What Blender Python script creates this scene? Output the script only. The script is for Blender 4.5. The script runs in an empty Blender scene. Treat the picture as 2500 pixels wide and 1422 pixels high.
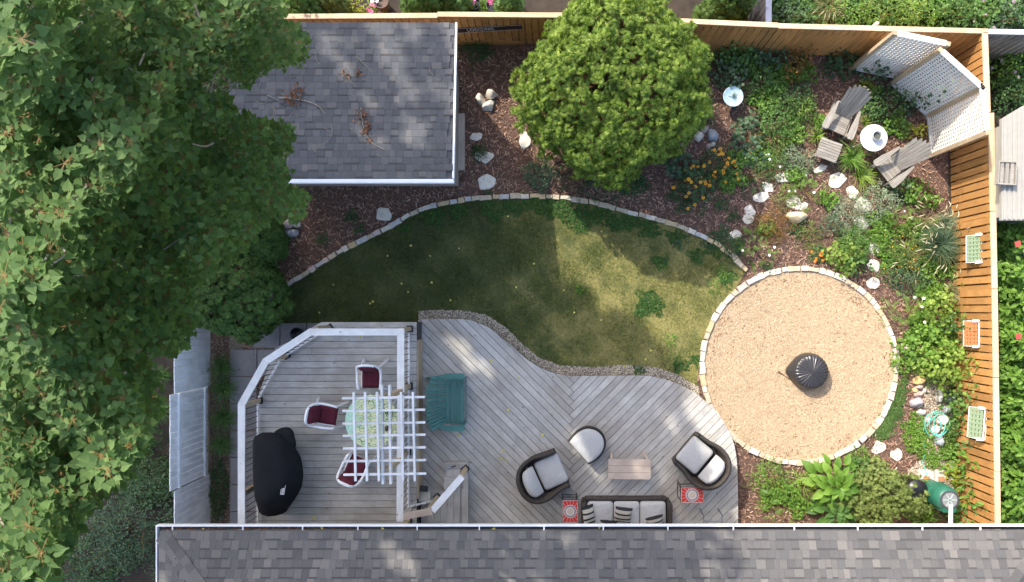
import bpy, math, random
import numpy as np
from mathutils import Vector, Matrix

random.seed(7)
rng = np.random.default_rng(7)
S = bpy.context.scene
COL = S.collection
R = math.radians

# ------------------------------------------------------------------ camera
H, F, NX, NY = 16.7, 1670.0, 1350.0, 760.0   # drone height, focal length in photo px, point straight below
cam_d = bpy.data.cameras.new('drone_camera')
cam = bpy.data.objects.new('drone_camera', cam_d)
COL.objects.link(cam)
cam.location = (0, 0, H)
cam_d.sensor_width = 36
cam_d.lens = 36 * F / 2500
cam_d.shift_x = (1250 - NX) / 2500
cam_d.shift_y = (NY - 711) / 2500
cam_d.clip_start = 0.05
cam_d.clip_end = 500
S.camera = cam

# ------------------------------------------------------------------ light
SUN_AZ = math.atan2(0.62, -0.79)          # direction the light travels, (x, y) = (.62, -.79)
SUN_EL = R(41.5)
sd = Vector((0.62, -0.79, 0)).normalized() * math.cos(SUN_EL) + Vector((0, 0, -math.sin(SUN_EL)))
sun_d = bpy.data.lights.new('sun', 'SUN')
sun_d.energy = 2.4
sun_d.angle = R(0.53)
sun_d.color = (1.0, 0.94, 0.82)
sun = bpy.data.objects.new('sun', sun_d)
COL.objects.link(sun)
sun.rotation_euler = sd.to_track_quat('-Z', 'Y').to_euler()
sun.location = (-20, 25, 30)
world = bpy.data.worlds.new('World')
S.world = world
world.use_nodes = True
wn = world.node_tree
sky = wn.nodes.new('ShaderNodeTexSky')
sky.sky_type = 'NISHITA'
sky.sun_disc = False
sky.sun_elevation = SUN_EL
sky.sun_rotation = math.atan2(-0.62, 0.79)   # sun stands up-left of the picture
sky.air_density = 1.0
sky.dust_density = 3.0
sky.ozone_density = 0.35
wn.links.new(sky.outputs[0], wn.nodes['Background'].inputs[0])
wn.nodes['Background'].inputs[1].default_value = 0.15
S.view_settings.view_transform = 'Standard'
S.view_settings.look = 'None'
S.view_settings.gamma = 1
S.view_settings.use_curve_mapping = False
S.view_settings.exposure = 1.38
SH = (0.62 / math.hypot(.62, .79) / math.tan(SUN_EL), -0.79 / math.hypot(.62, .79) / math.tan(SUN_EL))  # ground shift per metre of height


def W(px, py, z=0.0):
    k = (H - z) / F
    return ((px - NX) * k, (NY - py) * k)


def W3(px, py, z=0.0):
    x, y = W(px, py, z)
    return Vector((x, y, z))


# ------------------------------------------------------------------ materials
class NT:
    def __init__(s, name):
        s.m = bpy.data.materials.new(name)
        s.m.use_nodes = True
        s.t = s.m.node_tree
        s.b = s.t.nodes['Principled BSDF']
        s.out = s.t.nodes['Material Output']

    def n(s, kind, **kw):
        nd = s.t.nodes.new('ShaderNode' + kind)
        for k, v in kw.items():
            if k.startswith('i_'):
                nd.inputs[k[2:].replace('_', ' ')].default_value = v
            else:
                setattr(nd, k, v)
        return nd

    def l(s, a, b):
        s.t.links.new(a, b)

    def ramp(s, fac, stops):
        r = s.n('ValToRGB')
        e = r.color_ramp.elements
        while len(e) > 1:
            e.remove(e[-1])
        for i, (p, c) in enumerate(stops):
            el = e[0] if i == 0 else e.new(p)
            el.position = p
            el.color = (*c, 1)
        s.l(fac, r.inputs[0])
        return r.outputs[0]

    def math(s, op, a, b=None, c=None):
        m = s.n('Math', operation=op)
        for i, x in enumerate((a, b, c)):
            if x is None:
                continue
            if hasattr(x, 'links'):
                s.l(x, m.inputs[i])
            else:
                m.inputs[i].default_value = x
        return m.outputs[0]

    def mix(s, fac, a, b, mode='MIX'):
        m = s.n('MixRGB', blend_type=mode)
        for sock, x in ((m.inputs[0], fac), (m.inputs[1], a), (m.inputs[2], b)):
            if hasattr(x, 'links'):
                s.l(x, sock)
            elif isinstance(x, tuple):
                sock.default_value = (*x, 1)
            else:
                sock.default_value = x
        return m.outputs[0]

    def bump(s, h, strength=.4, dist=.01):
        b = s.n('Bump')
        b.inputs['Strength'].default_value = strength
        b.inputs['Distance'].default_value = dist
        s.l(h, b.inputs['Height'])
        s.l(b.outputs[0], s.b.inputs['Normal'])

    def noise(s, vec, scale, detail=4, rough=.6):
        n = s.n('TexNoise')
        n.inputs['Scale'].default_value = scale
        n.inputs['Detail'].default_value = detail
        n.inputs['Roughness'].default_value = rough
        if vec is not None:
            s.l(vec, n.inputs['Vector'])
        return n.outputs[0]


def cm(c, f):
    return tuple(x * f for x in c)


def plain(name, c, rough=.6, metal=0, var=.12, scale=8., bump=.0, spec=None):
    t = NT(name)
    pos = t.n('NewGeometry').outputs['Position']
    n = t.noise(pos, scale, 5)
    col = t.ramp(n, [(.3, cm(c, 1 - var)), (.7, cm(c, 1 + var))])
    t.l(col, t.b.inputs['Base Color'])
    t.b.inputs['Roughness'].default_value = rough
    t.b.inputs['Metallic'].default_value = metal
    if spec is not None:
        t.b.inputs['Specular IOR Level'].default_value = spec
    if bump:
        t.bump(t.noise(pos, scale * 12, 4), bump, .004)
    return t.m


def wood(name, c1, c2, rough=.75, knots=True, tint=.22, stain=None, grain=1.0):
    """grain runs along the piece's own X"""
    t = NT(name)
    tc = t.n('TexCoord').outputs['Object']
    oi = t.n('ObjectInfo').outputs['Random']
    isl = t.n('NewGeometry').outputs['Random Per Island']
    rr = t.math('FRACT', t.math('ADD', oi, isl))
    off = t.n('CombineXYZ')
    t.l(t.math('MULTIPLY', rr, 37.0), off.inputs[0])
    t.l(t.math('MULTIPLY', rr, 71.0), off.inputs[1])
    va = t.n('VectorMath', operation='ADD')
    t.l(tc, va.inputs[0]); t.l(off.outputs[0], va.inputs[1])
    mp = t.n('Mapping')
    mp.inputs['Scale'].default_value = (2.2, 42, 42)
    t.l(va.outputs[0], mp.inputs[0])
    g = t.noise(mp.outputs[0], 1.6 * grain, 6, .65)
    col = t.ramp(g, [(.3, c1), (.7, c2)])
    blot = t.noise(va.outputs[0], 2.3, 3, .6)
    col = t.mix(.5, col, t.ramp(blot, [(.3, (.62, .62, .62)), (.7, (1.2, 1.2, 1.2))]), 'MULTIPLY')
    val = t.ramp(rr, [(0, (1 - tint,) * 3), (1, (1 + tint,) * 3)])
    col = t.mix(1.0, col, val, 'MULTIPLY')
    if knots:
        mk = t.n('Mapping')
        mk.inputs['Scale'].default_value = (2.6, 5.5, 5.5)
        t.l(va.outputs[0], mk.inputs[0])
        vo = t.n('TexVoronoi', distance='EUCLIDEAN')
        vo.inputs['Scale'].default_value = 1.0
        t.l(mk.outputs[0], vo.inputs['Vector'])
        k = t.ramp(vo.outputs['Distance'], [(.0, (.25, .2, .17)), (.055, (.35, .3, .27)), (.1, (1, 1, 1))])
        col = t.mix(.85, col, k, 'MULTIPLY')
    if stain:
        pos = t.n('NewGeometry').outputs['Position']
        st = t.noise(pos, .9, 5, .65)
        col = t.mix(t.ramp(st, [(.42, (0, 0, 0)), (.68, (.55,) * 3)]), col, stain)
    t.l(col, t.b.inputs['Base Color'])
    t.b.inputs['Roughness'].default_value = rough
    t.b.inputs['Specular IOR Level'].default_value = .3
    t.bump(g, .35, .004)
    return t.m


def leafm(name, stops, trans=.3, rough=.45, spec=.35, big=.9, tint=(1.25, 1.45, .55)):
    """leaf colour varies leaf by leaf and a little over the plant"""
    t = NT(name)
    g = t.n('NewGeometry')
    oi = t.n('ObjectInfo').outputs['Random']
    rr = t.math('FRACT', t.math('ADD', g.outputs['Random Per Island'], oi))
    n = t.noise(g.outputs['Position'], big, 2)
    f = t.math('ADD', t.math('MULTIPLY', rr, .7), t.math('MULTIPLY', t.math('SUBTRACT', n, .35), .9))
    col = t.ramp(f, stops)
    t.l(col, t.b.inputs['Base Color'])
    t.b.inputs['Roughness'].default_value = rough
    t.b.inputs['Specular IOR Level'].default_value = spec
    tr = t.n('BsdfTranslucent')
    br = t.mix(1.0, col, tint, 'MULTIPLY')
    t.l(br, tr.inputs[0])
    mx = t.n('MixShader')
    mx.inputs[0].default_value = trans
    t.l(t.b.outputs[0], mx.inputs[1]); t.l(tr.outputs[0], mx.inputs[2])
    t.l(mx.outputs[0], t.out.inputs[0])
    return t.m


def bits(name, stops, rough=.85, scale=1.0, spec=.3):
    """loose pieces: one colour per piece"""
    t = NT(name)
    g = t.n('NewGeometry')
    f = g.outputs['Random Per Island']
    n = t.noise(g.outputs['Position'], scale, 4)
    f2 = t.math('ADD', t.math('MULTIPLY', f, .75), t.math('MULTIPLY', n, .25))
    t.l(t.ramp(f2, stops), t.b.inputs['Base Color'])
    t.b.inputs['Roughness'].default_value = rough
    t.b.inputs['Specular IOR Level'].default_value = spec
    return t.m


def rockm(name, c1, c2, c3=None, scale=9):
    t = NT(name)
    pos = t.n('NewGeometry').outputs['Position']
    n = t.noise(pos, scale, 8, .7)
    n2 = t.noise(pos, scale * 5, 5, .7)
    col = t.ramp(n, [(.3, c1), (.5, c2), (.75, c3 or cm(c2, 1.15))])
    col = t.mix(.35, col, t.ramp(n2, [(.35, (.55, .55, .55)), (.65, (1.25, 1.25, 1.25))]), 'MULTIPLY')
    t.l(col, t.b.inputs['Base Color'])
    t.b.inputs['Roughness'].default_value = .88
    t.bump(n2, .6, .012)
    return t.m


# ------------------------------------------------------------------ mesh helpers
class MB:
    def __init__(s):
        s.v, s.f, s.m = [], [], []

    def add(s, vs, fs, m=0, M=None):
        o = len(s.v)
        if M is not None:
            vs = [M @ Vector(v) for v in vs]
        s.v += [tuple(v) for v in vs]
        s.f += [tuple(i + o for i in f) for f in fs]
        s.m += [m] * len(fs)
        return s

    def box(s, c, d, rz=0, m=0, M=None, taper=1.0):
        x, y, z = d[0] / 2, d[1] / 2, d[2] / 2
        q = [(-x, -y, -z), (x, -y, -z), (x, y, -z), (-x, y, -z)]
        q += [(a * taper, b * taper, z) for a, b, _ in q]
        B = Matrix.Translation(c) @ Matrix.Rotation(rz, 4, 'Z')
        if M is not None:
            B = M @ B
        return s.add(q, [(3, 2, 1, 0), (4, 5, 6, 7), (0, 1, 5, 4), (1, 2, 6, 5), (2, 3, 7, 6), (3, 0, 4, 7)], m, B)

    def bar(s, a, b, w, h, m=0, up=(0, 0, 1)):
        a, b = Vector(a), Vector(b)
        d = b - a
        L = d.length
        x = d.normalized()
        upv = Vector(up)
        if abs(x.dot(upv)) > .98:
            upv = Vector((0, 1, 0))
        y = upv.cross(x).normalized()
        z = x.cross(y)
        M = Matrix((x, y, z)).transposed().to_4x4()
        M.translation = (a + b) / 2
        return s.box((0, 0, 0), (L, w, h), m=m, M=M)

    def prism(s, poly, z0, z1, m=0, M=None, top=None):
        n = len(poly)
        area = sum(poly[i][0] * poly[(i + 1) % n][1] - poly[(i + 1) % n][0] * poly[i][1] for i in range(n))
        if area < 0:
            poly = poly[::-1]
            if top:
                top = top[::-1]
        top = top or poly
        vs = [(p[0], p[1], z0) for p in poly] + [(p[0], p[1], z1) for p in top]
        fs = [tuple(range(n))[::-1], tuple(range(n, 2 * n))]
        fs += [(i, (i + 1) % n, n + (i + 1) % n, n + i) for i in range(n)]
        return s.add(vs, fs, m, M)

    def tube(s, pts, r, n=6, m=0, closed=False, M=None):
        pts = [Vector(p) for p in pts]
        k = len(pts)
        rs = r if isinstance(r, (list, tuple)) else [r] * k
        vs = []
        prev = None
        for i, p in enumerate(pts):
            if closed:
                t = pts[(i + 1) % k] - pts[i - 1]
            else:
                t = pts[min(i + 1, k - 1)] - pts[max(i - 1, 0)]
            t.normalize()
            a = prev if prev is not None else (Vector((0, 0, 1)) if abs(t.z) < .9 else Vector((1, 0, 0)))
            u = (a - t * a.dot(t)).normalized()
            prev = u
            w = t.cross(u)
            vs += [p + (u * math.cos(2 * math.pi * j / n) + w * math.sin(2 * math.pi * j / n)) * rs[i] for j in range(n)]
        fs = []
        for i in range(k if closed else k - 1):
            a, b = i * n, ((i + 1) % k) * n
            fs += [(a + j, a + (j + 1) % n, b + (j + 1) % n, b + j) for j in range(n)]
        if not closed:
            fs += [tuple(range(n))[::-1], tuple(range((k - 1) * n, k * n))]
        return s.add(vs, fs, m, M)

    def lathe(s, prof, n=24, c=(0, 0, 0), m=0, M=None, a0=0.0):
        vs, fs = [], []
        for r, z in prof:
            vs += [(c[0] + r * math.cos(a0 + 2 * math.pi * j / n), c[1] + r * math.sin(a0 + 2 * math.pi * j / n), c[2] + z) for j in range(n)]
        for i in range(len(prof) - 1):
            a, b = i * n, (i + 1) * n
            fs += [(a + j, a + (j + 1) % n, b + (j + 1) % n, b + j) for j in range(n)]
        fs += [tuple(range(n))[::-1], tuple(range((len(prof) - 1) * n, len(prof) * n))]
        return s.add(vs, fs, m, M)

    def loft(s, rings, m=0, M=None, cap=True):
        n = len(rings[0])
        vs = [p for r in rings for p in r]
        fs = []
        for i in range(len(rings) - 1):
            a, b = i * n, (i + 1) * n
            fs += [(a + j, a + (j + 1) % n, b + (j + 1) % n, b + j) for j in range(n)]
        if cap:
            fs += [tuple(range(n))[::-1], tuple(range((len(rings) - 1) * n, len(rings) * n))]
        return s.add(vs, fs, m, M)

    def mesh(s, name, mats, smooth=False):
        me = bpy.data.meshes.new(name)
        me.from_pydata(s.v, [], s.f)
        for mt in (mats if isinstance(mats, (list, tuple)) else [mats]):
            me.materials.append(mt)
        if any(s.m):
            me.polygons.foreach_set('material_index', s.m)
        if smooth:
            me.polygons.foreach_set('use_smooth', [True] * len(me.polygons))
        me.update()
        return me


def wm(o):
    m = Matrix.LocRotScale(o.location, o.rotation_euler, o.scale)
    if o.parent:
        return wm(o.parent) @ o.matrix_parent_inverse @ m
    return m


def link(name, me, parent=None, loc=None, rz=None, world=False):
    o = bpy.data.objects.new(name, me)
    COL.objects.link(o)
    if loc is not None:
        o.location = loc
    if rz is not None:
        o.rotation_euler = rz if isinstance(rz, tuple) else (0, 0, rz)
    if parent is not None:
        o.parent = parent
        if world:
            o.matrix_parent_inverse = wm(parent).inverted()
    return o


def obj(name, mb, mats, parent=None, smooth=False, world=False, loc=None, rz=None, bevel=0, kind=None, sub=0):
    o = link(name, mb.mesh(name, mats, smooth), parent, loc, rz, world)
    if bevel:
        b = o.modifiers.new('b', 'BEVEL')
        b.width = bevel; b.segments = 2; b.limit_method = 'ANGLE'
    if sub:
        b = o.modifiers.new('s', 'SUBSURF')
        b.levels = b.render_levels = sub
    if kind:
        o['kind'] = kind
    return o


def tag(o, label, cat, group=None):
    o['label'] = label
    o['category'] = cat
    if group:
        o['group'] = group
    return o


def thing(name, label, cat, loc=(0, 0, 0), rz=0, group=None):
    o = bpy.data.objects.new(name, None)
    COL.objects.link(o)
    o.empty_display_size = .2
    o.location = loc
    o.rotation_euler = (0, 0, rz)
    return tag(o, label, cat, group)


def structure(o):
    o['kind'] = 'structure'
    return o


def copy_tree(src, loc, rz, label, group=None, kids=None):
    c = src.copy(); COL.objects.link(c)
    c.location = loc
    c.rotation_euler = (0, 0, rz)
    c['label'] = label
    if group:
        c['group'] = group
    def rec(a, b):
        for ch in CH.get(a.name, []):
            d = ch.copy(); COL.objects.link(d); d.parent = b
            rec(ch, d)
    CH = {}
    for o in COL.objects:
        if o.parent:
            CH.setdefault(o.parent.name, []).append(o)
    rec(src, c)
    return c


def np_mesh(name, V, T, mats, midx=None, smooth=False):
    me = bpy.data.meshes.new(name)
    nv, nt = len(V), len(T)
    me.vertices.add(nv)
    me.vertices.foreach_set('co', np.ascontiguousarray(V, dtype=np.float32).ravel())
    me.loops.add(nt * 3)
    me.loops.foreach_set('vertex_index', np.ascontiguousarray(T, dtype=np.int32).ravel())
    me.polygons.add(nt)
    me.polygons.foreach_set('loop_start', np.arange(0, nt * 3, 3, dtype=np.int32))
    try:
        me.polygons.foreach_set('loop_total', np.full(nt, 3, dtype=np.int32))
    except Exception:
        pass
    for mt in (mats if isinstance(mats, (list, tuple)) else [mats]):
        me.materials.append(mt)
    if midx is not None:
        me.polygons.foreach_set('material_index', np.ascontiguousarray(midx, dtype=np.int32))
    if smooth:
        me.polygons.foreach_set('use_smooth', np.ones(nt, dtype=bool))
    me.update(calc_edges=True)
    me.validate()
    return me


def norm(a):
    return a / np.maximum(np.linalg.norm(a, axis=-1, keepdims=True), 1e-9)


def frames(N, D):
    """rotation matrices: local z -> N, local x -> D (made perpendicular)"""
    N = norm(N)
    D = D - N * np.sum(N * D, -1, keepdims=True)
    D = norm(D)
    Y = np.cross(N, D)
    return np.stack([D, Y, N], axis=-1)      # columns


def scatter(tv, tf, Rm, P, sc):
    """copies of a template (tv, tf) -> big vertex and triangle arrays"""
    tv = np.asarray(tv, float); tf = np.asarray(tf, int)
    k, n = len(P), len(tv)
    sc = np.asarray(sc, float)
    if sc.ndim == 1:
        sc = sc[:, None]
    loc = tv[None, :, :] * (sc[:, None, :] if sc.shape[1] == 3 else sc[:, :, None])
    V = np.einsum('kij,knj->kni', Rm, loc) + np.asarray(P)[:, None, :]
    T = tf[None] + (np.arange(k) * n)[:, None, None]
    return V.reshape(-1, 3), T.reshape(-1, 3)


def cat(parts):
    Vs, Ts, Ms, o = [], [], [], 0
    for i, (V, T, m) in enumerate(parts):
        Vs.append(V); Ts.append(T + o); Ms.append(np.full(len(T), m)); o += len(V)
    return np.concatenate(Vs), np.concatenate(Ts), np.concatenate(Ms)


def inpoly(P, poly):
    x, y = P[:, 0], P[:, 1]
    c = np.zeros(len(P), bool)
    n = len(poly)
    for i in range(n):
        x1, y1 = poly[i]; x2, y2 = poly[(i + 1) % n]
        if y1 == y2:
            continue
        t = ((y1 > y) != (y2 > y)) & (x < (x2 - x1) * (y - y1) / (y2 - y1) + x1)
        c ^= t
    return c


def sample_poly(poly, n):
    a = np.array(poly); lo, hi = a.min(0), a.max(0)
    out = []
    tot = 0
    while tot < n:
        p = rng.uniform(lo, hi, (n * 2, 2))
        p = p[inpoly(p, poly)]
        out.append(p); tot += len(p)
    return np.concatenate(out)[:n]


def smooth_path(pts, per=6, closed=False):
    P = [np.array(p, float) for p in pts]
    n = len(P)
    out = []
    rngi = range(n) if closed else range(n - 1)
    for i in rngi:
        p0 = P[(i - 1) % n] if closed or i > 0 else P[0]
        p1 = P[i]; p2 = P[(i + 1) % n]
        p3 = P[(i + 2) % n] if closed or i + 2 < n else P[-1]
        for j in range(per):
            t = j / per
            out.append(.5 * ((2 * p1) + (-p0 + p2) * t + (2 * p0 - 5 * p1 + 4 * p2 - p3) * t * t + (-p0 + 3 * p1 - 3 * p2 + p3) * t ** 3))
    if not closed:
        out.append(P[-1])
    return [tuple(o) for o in out]


def clip_rect(subject, A, B, a0, a1, b0, b1):
    """Sutherland-Hodgman: polygon clipped to a0<=p.A<=a1, b0<=p.B<=b1"""
    poly = [np.array(p, float) for p in subject]
    for ax, lim, sg in ((A, a0, 1), (A, a1, -1), (B, b0, 1), (B, b1, -1)):
        out = []
        n = len(poly)
        if n < 3:
            return []
        for i in range(n):
            p, q = poly[i], poly[(i + 1) % n]
            dp = sg * (p @ ax - lim); dq = sg * (q @ ax - lim)
            if dp >= 0:
                out.append(p)
            if (dp >= 0) != (dq >= 0):
                out.append(p + (q - p) * (dp / (dp - dq)))
        poly = out
    # drop doubles
    res = []
    for p in poly:
        if not res or np.linalg.norm(p - res[-1]) > 1e-4:
            res.append(p)
    if len(res) > 2 and np.linalg.norm(res[0] - res[-1]) < 1e-4:
        res.pop()
    return res


def resample(path, step, jitter=0.0, closed=False):
    P = [np.array(p, float) for p in path]
    if closed:
        P = P + [P[0]]
    d = [0]
    for a, b in zip(P, P[1:]):
        d.append(d[-1] + np.linalg.norm(b - a))
    L = d[-1]
    ss = [0.0]
    while ss[-1] < L:
        ss.append(ss[-1] + step * (1 + random.uniform(-jitter, jitter)))
    k = L / ss[-1]
    ss = [s_ * k for s_ in ss]
    out = []
    j = 0
    for s_ in ss:
        while j < len(d) - 2 and d[j + 1] < s_:
            j += 1
        t = (s_ - d[j]) / max(d[j + 1] - d[j], 1e-9)
        out.append(tuple(P[j] + (P[j + 1] - P[j]) * t))
    return out


def board_obj(name, poly, z0, z1, mat, parent, ang):
    """a flat piece with its own frame: local X along ang"""
    c = sum(np.array(p) for p in poly) / len(poly)
    ca, sa = math.cos(-ang), math.sin(-ang)
    loc = [((p[0] - c[0]) * ca - (p[1] - c[1]) * sa, (p[0] - c[0]) * sa + (p[1] - c[1]) * ca) for p in poly]
    mb = MB().prism(loc, z0, z1)
    o = link(name, mb.mesh(name, mat), parent, (c[0], c[1], 0), ang)
    if parent is not None:
        o.matrix_parent_inverse = wm(parent).inverted()
    return o
# ------------------------------------------------------------------ the palette
M = {}
M['soil'] = plain('soil', (.045, .034, .026), .95, var=.4, scale=3, bump=.5)
M['mulch'] = plain('mulch', (.115, .068, .05), .95, var=.45, scale=14, bump=.8)
M['chips'] = bits('wood_chips', [(0, (.06, .034, .024)), (.3, (.17, .092, .062)), (.6, (.30, .175, .12)), (.82, (.46, .30, .22)), (1, (.66, .50, .38))], .9)
M['gravel'] = None
t = NT('gravel')
pos = t.n('NewGeometry').outputs['Position']
vo = t.n('TexVoronoi'); vo.inputs['Scale'].default_value = 38; t.l(pos, vo.inputs['Vector'])
c1 = t.ramp(vo.outputs['Color'], [(0, (.44, .305, .18)), (.5, (.53, .395, .255)), (1, (.59, .46, .31))])
n2 = t.noise(pos, 1.3, 5)
c1 = t.mix(.5, c1, t.ramp(n2, [(.3, (.86, .84, .82)), (.7, (1.1, 1.1, 1.1))]), 'MULTIPLY')
t.l(c1, t.b.inputs['Base Color']); t.b.inputs['Roughness'].default_value = .9
low = t.noise(pos, 3.2, 3, .5)
t.bump(t.math('ADD', t.math('MULTIPLY', low, 2.6), vo.outputs['Distance']), .8, .02)
M['gravel'] = t.m
M['grit'] = bits('gravel_stones', [(0, (.41, .285, .17)), (.4, (.51, .38, .245)), (.8, (.59, .46, .315)), (1, (.67, .56, .42))], .85)
M['pebble'] = bits('pebbles', [(0, (.18, .15, .12)), (.25, (.46, .39, .30)), (.6, (.55, .47, .37)), (.85, (.70, .63, .52)), (1, (.85, .82, .74))], .8)
M['bedpebble'] = plain('pebble_bed', (.17, .145, .11), .95, var=.4, scale=30, bump=.8)
t = NT('lawn')
pos = t.n('NewGeometry').outputs['Position']
n1 = t.noise(pos, 1.1, 6, .7); n2 = t.noise(pos, 24, 4, .7)
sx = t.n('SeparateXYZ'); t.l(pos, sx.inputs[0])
mr = t.n('MapRange'); mr.inputs['From Min'].default_value = -2.5; mr.inputs['From Max'].default_value = 1.5; mr.inputs['To Min'].default_value = -.16; mr.inputs['To Max'].default_value = .12  # X gradient: drier grass, plus the sunlit side's brightness put into the colour
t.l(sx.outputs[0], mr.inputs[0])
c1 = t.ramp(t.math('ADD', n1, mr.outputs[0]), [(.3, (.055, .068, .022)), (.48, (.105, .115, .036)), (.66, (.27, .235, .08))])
c1 = t.mix(.5, c1, t.ramp(n2, [(.3, (.5, .5, .5)), (.7, (1.3, 1.3, 1.3))]), 'MULTIPLY')
t.l(c1, t.b.inputs['Base Color']); t.b.inputs['Roughness'].default_value = .95; t.bump(n2, .7, .02)
M['lawn'] = t.m
M['deck'] = wood('weathered_deck', (.375, .36, .335), (.565, .545, .51), tint=.13, stain=(.27, .225, .18))
M['tanwood'] = wood('new_wood', (.42, .31, .20), (.56, .43, .29), tint=.12)
M['fence'] = wood('stained_fence', (.40, .19, .06), (.52, .27, .095), tint=.16, knots=False)
M['rail'] = wood('fence_cap', (.58, .40, .25), (.72, .53, .36), tint=.08, knots=False)
M['whitewood'] = wood('white_washed_wood', (.64, .65, .665), (.80, .80, .80), tint=.07, stain=(.56, .54, .50))
M['white'] = plain('white_paint', (.82, .79, .74), .5, var=.05, scale=3)
M['whitefence'] = wood('white_fence_boards', (.86, .86, .87), (.92, .92, .92), tint=.04, knots=False)
M['plastic'] = plain('white_resin', (.80, .81, .82), .35, var=.03)
M['metal'] = plain('white_metal', (.85, .85, .85), .35, var=.03)
M['black'] = plain('black_metal', (.018, .018, .020), .45, var=.1)
M['cover'] = plain('black_cover', (.012, .0125, .015), .9, var=.15, scale=5, bump=.15, spec=.15)
M['grey_tile'] = None
M['burgundy'] = plain('burgundy_cloth', (.095, .008, .020), .9, var=.25, scale=26, bump=.4)
t = NT('pale_grey_cloth')
pos = t.n('NewGeometry').outputs['Position']
wr = t.noise(pos, 7, 3, .5)
t.l(t.ramp(t.noise(pos, 60, 3), [(.3, (.38, .375, .37)), (.7, (.46, .455, .445))]), t.b.inputs['Base Color'])
t.b.inputs['Roughness'].default_value = .95
t.bump(wr, .5, .05)
M['cushion'] = t.m
M['stripe_d'] = plain('black_stripe', (.022, .022, .026), .9)
M['stripe_l'] = plain('cream_stripe', (.50, .46, .40), .9, var=.06)
M['wick'] = None
t = NT('wicker')
tc = t.n('TexCoord').outputs['Object']
br = t.n('TexBrick'); br.inputs['Scale'].default_value = 26
br.inputs['Color1'].default_value = (.028, .022, .018, 1); br.inputs['Color2'].default_value = (.085, .064, .05, 1); br.inputs['Mortar'].default_value = (.008, .007, .006, 1)
br.inputs['Mortar Size'].default_value = .03
t.l(tc, br.inputs['Vector'])
t.l(br.outputs['Color'], t.b.inputs['Base Color']); t.b.inputs['Roughness'].default_value = .6
t.bump(br.outputs['Fac'], .5, -.01)
M['wick'] = t.m
M['teal'] = wood('teal_paint', (.055, .165, .15), (.08, .215, .195), tint=.08, knots=False, rough=.5)
M['greywood'] = wood('weathered_grey_wood', (.20, .178, .155), (.40, .37, .325), tint=.16, knots=False)
M['beige'] = wood('beige_boards', (.44, .35, .29), (.52, .43, .36), tint=.05, knots=False)
M['concrete'] = plain('concrete', (.26, .25, .245), .9, var=.16, scale=2.5, bump=.3)
M['slab'] = plain('pale_slab', (.55, .50, .45), .9, var=.1, scale=4, bump=.3)
M['stone'] = [rockm('edging_stone_%s' % n, a, b) for n, a, b in (
    ('buff', (.40, .32, .22), (.52, .43, .31)), ('gold', (.46, .34, .19), (.56, .43, .26)),
    ('grey', (.38, .36, .34), (.52, .49, .46)), ('pink', (.45, .35, .30), (.58, .47, .41)),
    ('pale', (.52, .45, .35), (.66, .59, .48)))]
M['lime'] = rockm('pale_limestone', (.50, .45, .38), (.72, .67, .58), (.82, .78, .70))
M['cream'] = rockm('cream_boulder', (.52, .46, .36), (.66, .60, .50))
M['yellow'] = rockm('yellow_boulder', (.62, .48, .27), (.76, .62, .38))
M['greyrock'] = rockm('grey_rock', (.20, .22, .25), (.34, .36, .39))
M['pinkrock'] = rockm('pink_rock', (.34, .24, .21), (.50, .38, .34))
M['purple'] = rockm('purple_rock', (.27, .24, .27), (.42, .38, .41))
M['gold'] = rockm('golden_rock', (.50, .33, .13), (.62, .45, .20))
M['darkrock'] = rockm('dark_rock', (.05, .05, .055), (.12, .12, .13))
M['white_clip'] = plain('white_trim', (.82, .84, .88), .4, var=.02)
M['gutter_in'] = plain('gutter_inside', (.035, .035, .042), .6, var=.3, scale=6)
M['bark'] = plain('grey_bark', (.19, .175, .15), .9, var=.3, scale=14, bump=.6)
M['twig'] = plain('pale_twig', (.27, .24, .19), .9, var=.25, scale=20)
M['petiole'] = plain('orange_stalk', (.20, .12, .035), .7, var=.25, scale=20)
M['brownleaf'] = bits('dry_brown_leaves', [(0, (.10, .04, .02)), (.5, (.20, .085, .04)), (1, (.32, .16, .08))], .9)
SHADES = [(.096, .093, .094), (.110, .106, .107), (.126, .121, .119), (.145, .138, .134), (.175, .163, .154), (.105, .103, .106)]
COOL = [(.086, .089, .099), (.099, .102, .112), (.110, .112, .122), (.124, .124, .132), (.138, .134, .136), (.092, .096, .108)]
def shingle_m(name, c):
    t = NT(name)
    pos = t.n('NewGeometry').outputs['Position']
    n = t.noise(pos, 150, 3, .7); n2 = t.noise(pos, 1.4, 4)
    col = t.ramp(n, [(.3, cm(c, .68)), (.7, cm(c, 1.35))])
    col = t.mix(.5, col, t.ramp(n2, [(.3, (.85, .85, .86)), (.7, (1.12, 1.1, 1.07))]), 'MULTIPLY')
    t.l(col, t.b.inputs['Base Color']); t.b.inputs['Roughness'].default_value = .95
    t.b.inputs['Specular IOR Level'].default_value = .2
    t.bump(n, .5, .003)
    return t.m
M['shingle'] = [shingle_m('shingle_grey_%s' % n, c) for n, c in zip(('dark', 'mid', 'slate', 'light', 'warm', 'blue'), SHADES)]
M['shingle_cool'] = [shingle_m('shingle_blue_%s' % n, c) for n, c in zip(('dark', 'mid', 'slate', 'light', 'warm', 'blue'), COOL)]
M['shingle_band'] = shingle_m('shingle_shadow_band', (.075, .072, .072))
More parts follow.
